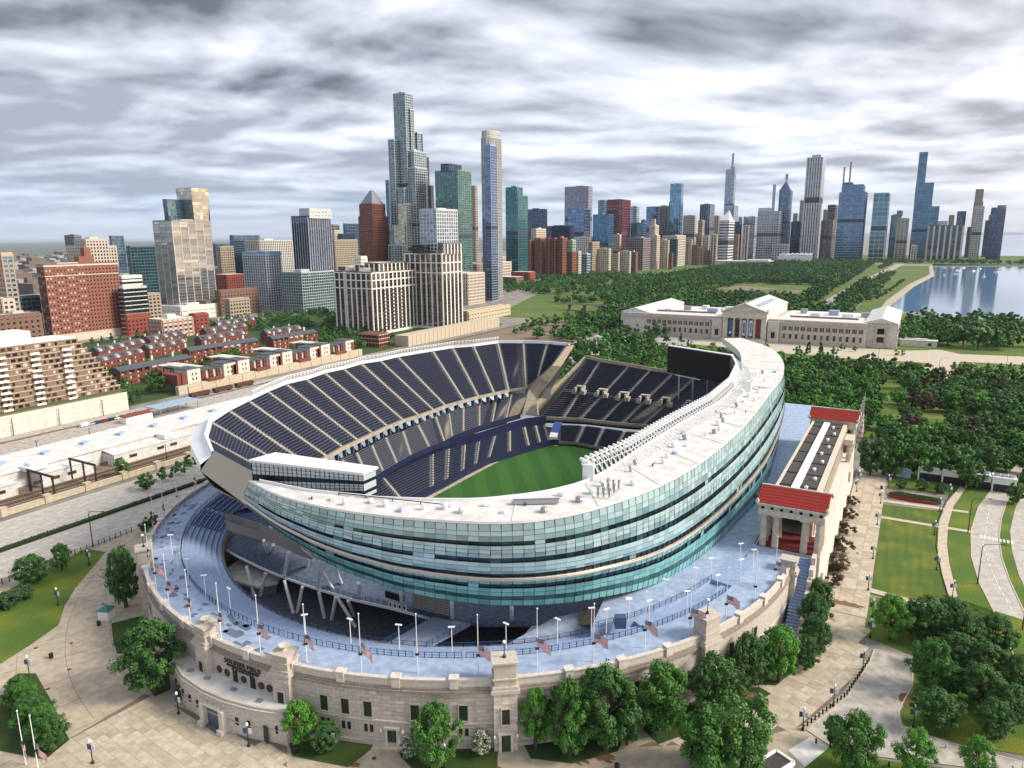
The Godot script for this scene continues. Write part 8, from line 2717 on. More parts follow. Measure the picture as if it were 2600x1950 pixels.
# ---------------------------------------------------------------- trees
const HAND_TREES := [[-198.3, -89.5, 8.2, 1.30, 0, 0], [-199.2, -97.6, 8.2, 0.70, 1, 0], [-164.4, -94.0, 16.7, 0.50, 0, 0], [-175.9, -100.4, 7.4, 0.70, 1, 0], [-126.7, -75.9, 16.3, 0.95, 0, 0], [-149.3, -61.9, 4.8, 1.0, 1, 0], [-143.4, -59.9, 5.9, 1.05, 1, 0], [-137.6, -58.7, 6.4, 1.05, 0, 0], [-132.4, -57.4, 6.6, 1.05, 1, 0], [-128.0, -56.8, 6.8, 1.05, 0, 0], [-146.3, -59.5, 5.2, 1.0, 0, 0], [-137.2, -57.3, 5.7, 1.0, 1, 0], [-191.1, -80.3, 3.9, 1.90, 5, 0], [-192.1, -83.5, 3.6, 1.90, 5, 0], [-190.7, -78.6, 3.5, 1.90, 5, 0], [-206.4, -129.2, 4.4, 1.0, 0, 0], [-202.3, -124.8, 4.3, 1.0, 0, 0], [-89.4, -79.1, 9.0, 0.75, 2, 1], [-83.9, -80.2, 6.1, 1.0, 0, 1], [-64.4, -86.3, 12.9, 0.70, 1, 1], [-70.2, -86.2, 4.8, 0.90, 6, 1], [-59.4, -92.9, 4.8, 0.90, 6, 1], [-51.7, -99.0, 12.1, 0.55, 2, 1], [-45.5, -100.0, 15.2, 0.60, 1, 1], [-40.5, -104.4, 17.2, 0.75, 0, 1], [-37.7, -107.7, 10.7, 0.60, 0, 1], [-33.8, -113.5, 14.7, 0.75, 1, 1], [-26.0, -123.2, 13.1, 0.95, 0, 1], [-22.0, -135.1, 12.2, 0.85, 0, 1], [-17.0, -140.1, 12.6, 0.75, 2, 1], [-11.8, -154.1, 9.9, 0.80, 0, 1], [-13.2, -161.5, 11.2, 0.75, 0, 1], [-13.3, -168.5, 11.5, 0.75, 0, 1], [-12.8, -147.0, 8.2, 0.80, 0, 1], [-22.9, -107.2, 13.7, 0.85, 1, 1], [-18.3, -109.8, 15.4, 0.80, 4, 1], [-25.1, -109.3, 8.4, 0.90, 1, 1], [-1.6, -119.6, 12.1, 0.75, 1, 2], [-5.1, -125.0, 6.6, 0.70, 0, 2], [7.3, -123.6, 9.1, 0.75, 2, 2], [16.5, -127.7, 8.3, 0.75, 2, 2], [10.7, -139.1, 8.4, 1.10, 0, 2], [10.0, -151.3, 11.8, 0.85, 1, 2], [2.2, -168.2, 11.3, 0.75, 2, 2], [9.3, -172.7, 10.4, 1.10, 0, 2], [14.1, -178.7, 8.8, 1.10, 0, 2], [16.6, -171.3, 9.5, 1.10, 0, 2], [22.1, -174.3, 8.9, 1.10, 0, 2], [14.9, -162.3, 8.6, 1.10, 0, 2], [19.9, -161.3, 8.4, 1.10, 0, 2], [13.3, -151.4, 7.2, 0.90, 0, 2], [19.7, -140.8, 8.4, 0.90, 0, 2], [22.8, -146.9, 8.6, 1.0, 0, 2], [18.1, -150.7, 9.0, 1.10, 0, 2], [25.1, -159.6, 8.2, 1.0, 0, 2], [25.8, -176.3, 5.0, 0.70, 2, 2], [6.4, -173.4, 7.6, 1.0, 0, 2], [-8.6, -291.2, 16.3, 0.75, 0, 3], [-4.2, -293.5, 16.3, 0.70, 0, 3], [-0.3, -293.9, 14.2, 0.80, 1, 3], [4.4, -298.1, 12.2, 0.90, 0, 3], [9.2, -295.6, 14.0, 0.95, 1, 3], [14.7, -298.6, 14.0, 1.0, 0, 3], [19.8, -301.3, 13.5, 0.95, 1, 3], [24.2, -291.0, 12.0, 0.90, 0, 3], [28.9, -309.5, 15.1, 1.0, 0, 3], [32.6, -322.0, 9.4, 0.90, 1, 3], [36.8, -320.7, 9.8, 0.80, 0, 3], [35.7, -281.3, 7.7, 0.90, 0, 3], [40.3, -302.7, 5.8, 0.90, 0, 3], [2.2, -279.9, 3.6, 1.20, 5, 3], [8.7, -281.2, 4.3, 1.30, 5, 3], [14.3, -281.2, 4.3, 1.20, 5, 3], [-12.0, -253.6, 3.7, 1.50, 7, 4], [-11.9, -240.1, 4.2, 1.50, 7, 4], [-11.8, -226.8, 4.2, 1.50, 7, 4], [-11.8, -212.7, 5.0, 1.50, 7, 4], [-11.8, -199.7, 5.1, 1.50, 7, 4], [-11.5, -189.7, 3.8, 1.50, 7, 4], [-238.7, -149.5, 6.7, 1.10, 0, 5], [-240.4, -158.8, 6.0, 1.10, 0, 5], [-242.1, -165.7, 5.7, 1.10, 0, 5], [-245.6, -173.6, 5.9, 1.10, 0, 5], [-259.4, -153.3, 7.5, 1.0, 1, 5], [-450.3, -262.7, 10.0, 0.90, 0, 6], [-434.4, -258.4, 11.3, 1.0, 0, 6], [-427.4, -257.9, 7.5, 0.90, 0, 6], [-389.4, -254.5, 13.5, 1.10, 0, 6], [-391.7, -260.8, 8.7, 0.90, 0, 6], [-371.0, -223.7, 10.5, 0.80, 0, 6], [-371.7, -229.6, 8.0, 0.60, 3, 6], [-376.4, -236.9, 7.5, 0.60, 3, 6], [-379.6, -231.9, 10.1, 0.90, 1, 6], [-459.2, -295.0, 6.6, 1.0, 1, 6], [-488.1, -300.6, 4.3, 1.20, 1, 6], [-448.4, -315.7, 5.1, 1.10, 1, 6], [-628.0, -359.2, 5.8, 0.90, 0, 6], [-627.5, -367.4, 5.8, 0.80, 3, 6], [-623.3, -373.5, 8.0, 0.80, 3, 6], [-627.5, -383.9, 4.3, 0.90, 0, 6], [-619.9, -396.2, 8.7, 0.70, 3, 6], [-636.5, -424.1, 5.7, 0.90, 0, 6], [-621.2, -422.3, 9.0, 0.60, 3, 6], [-638.8, -442.3, 7.0, 1.0, 0, 6], [-608.7, -498.7, 6.1, 1.80, 0, 6], [-582.7, -490.1, 7.2, 1.50, 0, 6], [-635.8, -415.1, 5.7, 0.80, 0, 6], [-466.8, -396.7, 6.7, 1.0, 1, 6], [-462.3, -402.4, 7.2, 1.10, 1, 6], [-454.3, -409.8, 4.8, 1.0, 1, 6], [-482.2, -447.4, 4.1, 1.30, 1, 6], [-468.4, -446.4, 4.6, 1.20, 1, 6], [-460.3, -446.7, 4.1, 1.10, 2, 6], [-381.8, -426.4, 13.9, 1.0, 0, 6], [-456.3, -361.0, 4.0, 1.20, 1, 6], [-446.2, -393.9, 3.7, 1.20, 1, 6], [-389.2, -356.3, 2.5, 1.30, 5, 6], [-434.5, -495.6, 4.3, 1.0, 0, 6], [-72.7, -568.4, 7.6, 1.0, 0, 7], [-66.1, -571.7, 10.4, 0.70, 3, 7], [-58.2, -575.7, 10.4, 0.70, 3, 7], [-48.8, -580.5, 6.6, 0.90, 0, 7], [-45.6, -608.8, 5.4, 1.0, 0, 7], [-37.0, -606.2, 4.9, 0.90, 0, 7], [-7.8, -601.2, 4.7, 1.0, 2, 7], [-3.7, -603.3, 4.2, 1.0, 2, 7], [-106.8, -585.1, 6.0, 1.20, 2, 7], [-99.5, -581.7, 6.0, 1.20, 1, 7], [-63.3, -489.6, 8.3, 0.90, 2, 7], [-33.6, -423.0, 11.2, 0.80, 2, 7], [-54.1, -434.3, 9.6, 0.70, 2, 7], [-22.2, -492.1, 6.4, 0.80, 2, 7], [-31.2, -446.1, 15.4, 0.90, 1, 7], [-41.3, -440.9, 12.5, 1.0, 0, 7], [-45.6, -431.2, 12.3, 1.0, 0, 7], [-27.1, -523.1, 9.3, 0.80, 0, 7], [-19.6, -521.9, 10.0, 0.80, 0, 7], [-14.4, -539.9, 6.9, 0.60, 3, 7], [-5.8, -500.6, 8.7, 0.80, 0, 8], [1.9, -491.5, 9.6, 0.80, 1, 8], [8.6, -478.5, 7.5, 1.0, 0, 8], [17.2, -463.8, 8.6, 1.10, 0, 8], [26.9, -480.1, 8.8, 1.0, 1, 8], [-10.6, -405.8, 9.9, 1.10, 1, 8], [-3.3, -432.0, 2.8, 0.90, 2, 8], [1.2, -386.2, 9.9, 0.90, 0, 8], [3.4, -425.6, 7.4, 1.10, 0, 8], [11.4, -414.3, 9.1, 1.20, 7, 8], [20.3, -418.9, 6.5, 1.20, 0, 8], [30.6, -418.4, 9.6, 1.10, 0, 8], [42.3, -466.1, 9.8, 0.90, 0, 8], [21.5, -389.0, 7.3, 1.20, 0, 8], [36.0, -412.8, 8.1, 1.0, 0, 8], [45.2, -412.1, 8.6, 0.90, 0, 8], [50.9, -500.4, 9.6, 0.90, 2, 8], [56.2, -519.6, 6.9, 0.70, 8, 8], [27.9, -546.2, 6.6, 1.0, 0, 8], [33.2, -553.9, 5.9, 0.90, 0, 8], [37.4, -541.4, 7.3, 1.0, 6, 8], [46.9, -551.1, 6.6, 0.80, 0, 8], [53.7, -559.4, 5.8, 0.80, 0, 8], [60.5, -568.0, 5.4, 0.80, 0, 8], [65.8, -565.6, 5.8, 0.80, 0, 8], [-10.6, -382.7, 3.8, 1.10, 7, 8], [0.2, -380.4, 4.9, 1.10, 0, 8], [56.0, -484.0, 6.4, 0.90, 0, 8], [45.9, -382.3, 9.2, 1.0, 0, 8], [40.0, -367.9, 6.7, 1.10, 1, 8], [34.3, -364.9, 6.1, 1.10, 7, 8], [43.4, -354.9, 8.0, 1.0, 0, 8], [11.2, -496.3, 4.6, 0.90, 1, 8], [39.7, -511.0, 7.7, 0.90, 1, 8], [-1.0, -796.1, 12.8, 0.90, 0, 9], [13.6, -772.0, 14.0, 1.0, 0, 9], [27.1, -674.3, 21.3, 1.0, 1, 9], [37.4, -671.9, 21.0, 0.90, 0, 9], [47.0, -662.4, 20.6, 1.0, 1, 9], [54.8, -680.7, 18.0, 1.0, 0, 9], [65.2, -685.9, 17.0, 1.0, 1, 9], [72.2, -689.4, 17.0, 0.90, 0, 9], [26.8, -820.7, 12.3, 1.20, 0, 9], [37.2, -848.6, 11.4, 1.20, 0, 9], [53.7, -856.6, 8.8, 1.0, 0, 9], [67.5, -840.5, 4.9, 1.10, 0, 9], [82.3, -847.7, 3.7, 1.10, 0, 9], [92.9, -841.9, 8.4, 1.20, 0, 9], [17.4, -744.8, 10.2, 1.0, 0, 9], [-276.2, -659.8, 15.6, 1.20, 0, 10], [-303.5, -681.3, 13.1, 1.20, 1, 10], [-319.9, -685.6, 11.9, 1.20, 1, 10], [-317.7, -650.9, 11.5, 1.20, 0, 10], [-320.0, -627.4, 13.7, 1.20, 1, 10], [-326.6, -613.5, 12.3, 1.20, 1, 10], [-236.2, -590.4, 9.0, 0.60, 3, 10], [-222.5, -588.5, 9.9, 0.60, 3, 10], [-211.2, -594.1, 8.8, 0.60, 3, 10], [-195.6, -593.3, 16.3, 1.0, 0, 10], [-195.1, -619.7, 12.4, 1.0, 0, 10], [-194.2, -585.8, 9.7, 0.80, 1, 10], [-180.6, -584.4, 9.6, 0.80, 0, 10], [-169.3, -590.0, 9.0, 0.60, 3, 10], [-269.4, -582.9, 11.9, 1.0, 2, 10], [-269.6, -565.1, 10.0, 1.0, 1, 10], [-287.2, -583.3, 6.9, 1.0, 1, 10], [-208.3, -498.5, 14.4, 0.80, 0, 10], [-221.7, -498.3, 12.6, 0.90, 0, 10], [-213.6, -537.2, 8.2, 0.90, 1, 10], [-193.9, -505.8, 10.6, 0.90, 1, 10], [-196.0, -485.9, 11.2, 0.90, 0, 10], [-172.3, -497.9, 8.8, 0.90, 0, 10], [-164.1, -502.1, 9.8, 0.90, 1, 10], [-176.3, -541.6, 9.0, 0.80, 1, 10], [-155.3, -566.5, 7.1, 0.70, 0, 10], [-131.5, -543.8, 9.6, 0.90, 2, 10], [-165.9, -554.0, 6.0, 0.80, 2, 10], [-229.0, -529.5, 6.2, 0.90, 0, 10], [-231.9, -506.7, 8.9, 0.90, 0, 10], [-279.0, -587.3, 4.6, 0.90, 0, 10], [-319.0, -586.7, 9.5, 1.0, 0, 10], [-322.2, -575.4, 7.0, 1.0, 0, 10], [-207.5, -579.1, 5.4, 0.80, 0, 10], [-193.8, -532.8, 8.0, 0.80, 0, 10], [-149.7, -480.5, 3.6, 1.20, 5, 10], [-215.7, -475.9, 5.6, 1.0, 0, 10], [-203.5, -464.3, 6.4, 1.10, 0, 10]]
var _crowns := {}
var _trunks := {}

# crown: many leaf-sized faces gathered in clumps round limbs; unit height 1, unit width 1
func crown_mesh(kind: int, lod: int) -> ArrayMesh:
	var key := kind * 10 + lod
	if _crowns.has(key): return _crowns[key]
	var r := RandomNumberGenerator.new()
	r.seed = 100 + key
	var b := MB.new()
	var clumps: int = [96, 40, 20][lod]
	var leaves: int = [120, 56, 26][lod]
	var lsz: float = [0.021, 0.044, 0.085][lod]
	# light and dark leaf colours, linear
	var tones: Array = [["26481c", "3d6a2a"], ["2d5a1c", "477a2c"], ["3d7420", "578f2e"], ["1d3f26", "2d5632"], ["3d6426", "55803a"], ["1e3d1c", "33562a"], ["2f5a22", "466f30"], ["3a2a24", "4f4a2c"], ["a8a416", "c4bd2a"]][kind]
	var low := 0.09
	if kind == 5 or kind == 6 or kind == 7: low = 0.02
	if kind == 3: low = 0.1
	for c in clumps:
		# place clumps through an uneven egg
		var t := r.randf()
		var y := lerpf(low + 0.08, 0.93, t)
		var prof := sin(PI * clampf((y - low) / (1.02 - low), 0.02, 0.98) * 0.92 + 0.2)
		if kind == 3: prof = 1.06 - y
		if kind == 4: prof = 0.5 + 0.5 * (y - low) if y < 0.8 else 0.8
		var ang := r.randf() * TAU
		var rad := 0.5 * prof * sqrt(r.randf_range(0.12, 1.0)) * r.randf_range(0.72, 1.02)
		var ctr := Vector3(cos(ang) * rad, y, sin(ang) * rad)
		var cr := r.randf_range(0.05, [0.115, 0.14, 0.15][lod]) * (0.85 if kind == 3 else 1.0)
		var tone := r.randf()
		for l in leaves:
			var d := Vector3(r.randfn(), r.randfn() * 0.8, r.randfn()).normalized()
			var p := ctr + d * cr * pow(r.randf(), 0.4)
			var nn := (d + Vector3(0, 0.5, 0) + Vector3(r.randf_range(-1, 1), r.randf_range(-1, 1), r.randf_range(-1, 1)) * 0.7).normalized()
			var s := nn.cross(Vector3(r.randf_range(-1, 1), r.randf_range(-1, 1), r.randf_range(-1, 1))).normalized()
			var w := nn.cross(s)
			var sz := lsz * r.randf_range(0.6, 1.3)
			b.col = lin(tones[0]).lerp(lin(tones[1]), clampf(tone * 0.7 + r.randf() * 0.5, 0, 1))
			if kind == 6 and d.y > -0.2 and r.randf() < 0.45: b.col = lin("dcdccf")
			b.quad(p - s * sz, p + w * sz * 0.6, p + s * sz, p - w * sz * 0.6)
	_crowns[key] = b.mesh()
	return _crowns[key]

func trunk_mesh(kind: int) -> ArrayMesh:
	if _trunks.has(kind): return _trunks[kind]
	var r := RandomNumberGenerator.new()
	r.seed = 500 + kind
	var b := MB.new()
	var fork := Vector3(0.01, 0.34, 0)
	b.tube(Vector3.ZERO, fork, 0.03, 0.022, 7, false)
	b.tube(fork, Vector3(0.0, 0.82, 0.02), 0.02, 0.006, 6, false)
	for k in 6:
		var a := TAU * k / 6 + r.randf() * 0.6
		var s := Vector3(0, r.randf_range(0.26, 0.5), 0)
		b.tube(s, s + Vector3(cos(a) * r.randf_range(0.2, 0.34), r.randf_range(0.15, 0.32), sin(a) * r.randf_range(0.2, 0.34)), 0.013, 0.004, 5, false)
	_trunks[kind] = b.mesh()
	return _trunks[kind]

const ZONES := ["the lawns west of the arena", "the beds along the south wall", "the grove by the parking lot", "the belt north of the lawn", "the promenade planters", "the street by the tracks", "the row houses", "the museum forecourt", "the park east of the colonnade", "the lake side of the museum", "the grove behind the stadium", "the far park"]
const ZONE_AT := ["on", "in", "in", "in", "in", "along", "among", "near", "in", "on", "in", "in"]
const KINDN := ["dark green", "green", "light green", "dark pointed", "feathery green", "low dark", "white flowered", "reddish", "yellow"]

func build_trees():
	var leaf := mat("leaf", "ffffff", 0.75, 0.0, "", 1.0, true)
	leaf.backlight_enabled = true
	leaf.backlight = Color(0.25, 0.32, 0.12)
	var r := RandomNumberGenerator.new()
	r.seed = 31
	var all := []
	for h in HAND_TREES: all.append([h[0], h[1], h[2], h[3], h[4], h[5]])
	# the far park: rows and clumps of trees, paths and lawns left open
	var open := [PackedVector2Array([Vector2(-322, -1045), Vector2(-140, -1045), Vector2(-140, -1360), Vector2(-322, -1360)]), rect(-114, -2500, -84, -900), PackedVector2Array([Vector2(-102, -1450), Vector2(-70, -1450), Vector2(-30, -2500), Vector2(-64, -2500)]), rect(-330, -2300, -310, -700), rect(-420, -1560, -100, -1535), rect(-420, -2000, -80, -1970), rect(-250, -640, -200, -560), rect(-240, -760, -10, -620)]
	var tries := 0
	while all.size() < 3200 and tries < 16000:
		tries += 1
		var z := -r.randf_range(660, 2350)
		var w0 := lerpf(-300, -470, clampf((-z - 660) / 800, 0, 1))
		var x := r.randf_range(w0, -62)
		var c := Vector2(x, z)
		var bad := false
		for q in open:
			if Geometry2D.is_point_in_polygon(c, q): bad = true
		if bad: continue
		if absf(fmod(-z, 210.0) - 100) < 9: continue
		all.append([x, z, r.randf_range(8, 16), r.randf_range(1.0, 1.35), 1 if r.randi() % 4 == 0 else 0, 11])
	for k in 420:
		var z := -r.randf_range(640, 1560)
		var x := r.randf_range(-430, -228)
		if absf(x + 267) < 14 or absf(x + 242) < 12 or absf(x + 218) < 10: continue
		if z > -860 and x < -300: continue
		all.append([x, z, r.randf_range(8, 12), 1.2, r.randi() % 2, 11])
	for k in 520: all.append([r.randf_range(-760, -420), -r.randf_range(1000, 1570), r.randf_range(8, 12), 1.2, r.randi() % 2, 11])
	# lake side strips and the north shore
	for k in 60:
		all.append([lerpf(-74, -48, r.randf()) + k * 0.1, -1060 - k * 13.0 + jit(4), r.randf_range(7, 10), 1.25, r.randi() % 2, 11])
	for k in 30: all.append([lerpf(-46, -20, k / 30.0) + jit(3), -1120 - k * 16.0, r.randf_range(3, 5), 1.6, 5, 11])
	for k in 120: all.append([r.randf_range(-330, 330), -r.randf_range(2460, 2620), r.randf_range(9, 14), 1.3, r.randi() % 2, 11])
	# fill between stadium and museum, and the west edge of the campus
	for k in 330:
		var x := r.randf_range(-226, -60)
		var z := -r.randf_range(360, 560 if x < -180 else 525)
		if x > -130 and x < -78 and z < -415 and z > -465: continue
		if z > -400 and x > -150 and x < -120: continue
		all.append([x, z, r.randf_range(7, 12), r.randf_range(0.9, 1.2), [0, 0, 1, 1, 2][r.randi() % 5], 10])
	for k in 220: all.append([r.randf_range(-300, -225) if k % 3 else r.randf_range(-226, -200), -r.randf_range(560, 900), r.randf_range(8, 12), 1.2, r.randi() % 2, 10])
	for k in 330:
		var x := r.randf_range(-8, 130)
		var z := -r.randf_range(300, 520)
		var ok := true
		for q in [PackedVector2Array(EAST_LAWN), PackedVector2Array(SQUARE), PackedVector2Array(DRIVE), PackedVector2Array(ROAD_A), rect(-12, -330, 42, -283)]:
			if Geometry2D.is_point_in_polygon(Vector2(x, z), q): ok = false
		if ok: all.append([x, z, r.randf_range(7, 12), r.randf_range(0.9, 1.2), [0, 0, 1, 0, 1, 0, 1, 2, 0, 7][r.randi() % 10], 8])
	for k in 150: all.append([r.randf_range(-58, -14), -r.randf_range(305, 530), r.randf_range(7, 12), r.randf_range(0.9, 1.1), [0, 0, 1, 2][r.randi() % 4], 8])
	for k in 160: all.append([r.randf_range(-8, 240), -r.randf_range(665, 900), r.randf_range(9, 13), 1.2, r.randi() % 2, 9])
	for k in 60: all.append([r.randf_range(-480, -400), -r.randf_range(240, 520), r.randf_range(5, 9), 1.1, r.randi() % 2, 6])
	for k in 200: all.append([r.randf_range(-660, -440), -r.randf_range(450, 640), r.randf_range(6, 9), 1.2, r.randi() % 2, 6])
	# largest in view first
	var fr: Basis = Basis(Vector3(0.871100, -0.007518, -0.491048), Vector3(-0.093591, 0.979017, -0.181017), Vector3(0.482105, 0.203642, 0.852118))
	var seen := []
	for i in all.size():
		var p := Vector3(all[i][0], all[i][2] * 0.5, all[i][1]) - EYE
		var q := p * fr
		if q.z > -5: continue
		var sx := q.x / -q.z
		var sy := q.y / -q.z
		if absf(sx) > 0.98 or sy < -0.72: continue
		var d := p.length()
		seen.append([all[i][2] / d * (1.0 if absf(sx) < 0.75 and sy > -0.6 else 0.01), sx, all[i], d])
	seen.sort_custom(func(a, c): return a[0] > c[0])
	var single := seen.slice(0, 290)
	single.sort_custom(func(a, c): return a[1] < c[1])
	var count := {}
	for s in single:
		var h: Array = s[2]
		var zk: int = h[5]
		var ck := "%d_%d" % [h[4], zk]
		var n: int = count.get(ck, 0)
		count[ck] = n + 1
		var lod := 0 if s[3] < 260 else (1 if s[3] < 620 else 2)
		var bush: bool = h[4] in [5, 6, 7] or h[2] < 4.0
		var label := "%s %s %s %s, %s from the left" % [KINDN[h[4]], "bush" if bush else "tree", ZONE_AT[zk], ZONES[zk], ordinal(n)]
		var t := thing("bush" if bush else "tree", label, "bush" if bush else "tree", Vector3(h[0], 0, h[1]), r.randf() * TAU, "trees " + ZONE_AT[zk] + " " + ZONES[zk])
		var sc := Vector3(h[2] * h[3], h[2], h[2] * h[3] * r.randf_range(0.9, 1.1))
		inst(t, "crown", crown_mesh(h[4], lod), leaf, Transform3D(Basis.from_scale(sc), Vector3.ZERO))
		inst(t, "trunk", trunk_mesh(h[4]), M.bark, Transform3D(Basis.from_scale(Vector3(h[2], h[2], h[2])), Vector3.ZERO))
	var rest := {}
	for s in seen.slice(290):
		var h: Array = s[2]
		var k: int = h[4]
		if not rest.has(k): rest[k] = []
		rest[k].append(Transform3D(Basis(Vector3.UP, r.randf() * TAU).scaled_local(Vector3(h[2] * h[3], h[2], h[2] * h[3])), Vector3(h[0], 0, h[1])))
	for k in rest:
		var o := multi(self, numbered("distant_trees"), crown_mesh(k, 2), leaf, rest[k])
		tag(o, "mass of %s trees filling the far park" % KINDN[k], "trees")

func multi_hedge(parent: Node3D, called: String, a: Vector3, c: Vector3, w: float, hh: float, n: int):
	var b := MB.new()
	var r := RandomNumberGenerator.new()
	r.seed = int(absf(a.z) * 10) + n
	var ln := a.distance_to(c)
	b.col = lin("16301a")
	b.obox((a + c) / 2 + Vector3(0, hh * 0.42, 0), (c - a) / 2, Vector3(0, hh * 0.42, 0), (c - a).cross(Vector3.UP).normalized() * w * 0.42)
	var s := (c - a).cross(Vector3.UP).normalized()
	for i in n * 5:
		var p := a.lerp(c, r.randf()) + s * r.randf_range(-0.5, 0.5) * w + Vector3(0, hh * r.randf_range(0.1, 1.05), 0)
		var nn := Vector3(r.randf_range(-1, 1), r.randf_range(0, 1), r.randf_range(-1, 1)).normalized()
		var u := nn.cross(Vector3(r.randf(), 0.3, r.randf())).normalized()
		var v := nn.cross(u)
		var sz := r.randf_range(0.16, 0.36)
		b.col = lin("1c3a18").lerp(lin("356028"), r.randf())
		b.quad(p - u * sz, p + v * sz * 0.6, p + u * sz, p - v * sz * 0.6)
	part(parent, called, b, M.hedge_leaf)


# ---------------------------------------------------------------- small things
const FLAGS := [[-17.1, 87.5, 0], [-10.3, 87.1, 0], [-3.4, 86.7, 0], [3.6, 86.3, 1], [10.6, 85.8, 1], [18.2, 86.3, 3], [25.0, 85.1, -1], [32.4, 85.4, 0], [39.7, 84.6, 1], [46.8, 85.6, 0], [54.3, 85.2, 1], [61.3, 86.1, 0], [68.0, 86.8, 0], [75.3, 87.0, -1], [82.3, 87.5, 0], [-23.7, 88.0, 3], [-30.6, 88.0, 1], [-44.5, 88.4, 3], [-51.2, 88.6, 3], [-58.0, 88.7, 3], [-65.3, 89.1, 0]]
var DECK_LAMPS: Array = V3([-155.9,12.6,-102.2,-148.2,12.6,-98.2,-140.4,12.6,-95.3,-129.9,12.6,-91.9,-120.2,12.6,-90.5,-98.2,12.6,-90.4,-89.3,12.6,-93.4,-79.7,12.6,-96.3,-70.4,12.6,-100.5,-62,12.6,-106.5,-54.1,12.6,-112.7,-50,12.6,-119.7,-47.2,12.6,-120.7,-44.7,12.6,-126.4,-44.9,12.6,-127,-40.9,12.6,-128,-35.3,12.6,-135.4,-31.5,12.6,-145.6,-28.7,12.6,-155.7,-27.2,12.6,-162.4,-34.8,12.6,-153.1,-36.5,12.6,-146.6,-40.9,12.6,-138.2,-30.6,12.6,-164.4])
var PARK_LAMPS: Array = V3([-2,0,-279.2,-3.6,0,-260.1,-3.6,0,-239.3,-3.4,0,-212,-3.4,0,-191.4,16.9,0,-278.2,13.7,0,-261.5,11.9,0,-239.1,12.1,0,-212.7,-1.7,0,-177.4,15.3,0,-197.3,-10.6,0,-127,-6.4,0,-137.2,-2.2,0,-152.9,-1.6,0,-167.3,7.2,0,-137.6,-155,0,-66.6,-117.9,0,-58.1,-180.3,0,-86.2,-195.7,0,-103,-116.4,0,-73.9,-97.3,0,-74.3,-83.3,0,-80.6,-63.1,0,-87,-11.6,0,-279.6,-11.6,0,-268.8])
var ROAD_LAMPS: Array = V3([20.9,0,-245.6,21.3,0,-208.8,28.8,0,-187.5,-207.4,0,-111,18,0,-526.6,38.9,0,-359.8,45.4,0,-457.4,49.9,0,-488.3,56.9,0,-561.1,-18.4,0,-559.7,-251.1,0,-672.1,-273.6,0,-629.1])

func across(p: Vector3) -> float:
	# how far to the right a place lies as seen from the south-east, for counting rows of like things
	var fr: Basis = Basis(Vector3(0.871100, -0.007518, -0.491048), Vector3(-0.093591, 0.979017, -0.181017), Vector3(0.482105, 0.203642, 0.852118))
	var q := (p - EYE) * fr
	return q.x / maxf(0.1, -q.z)

func by_side(l: Array) -> Array:
	var s := l.duplicate()
	s.sort_custom(func(a, c): return across(a) < across(c))
	return s

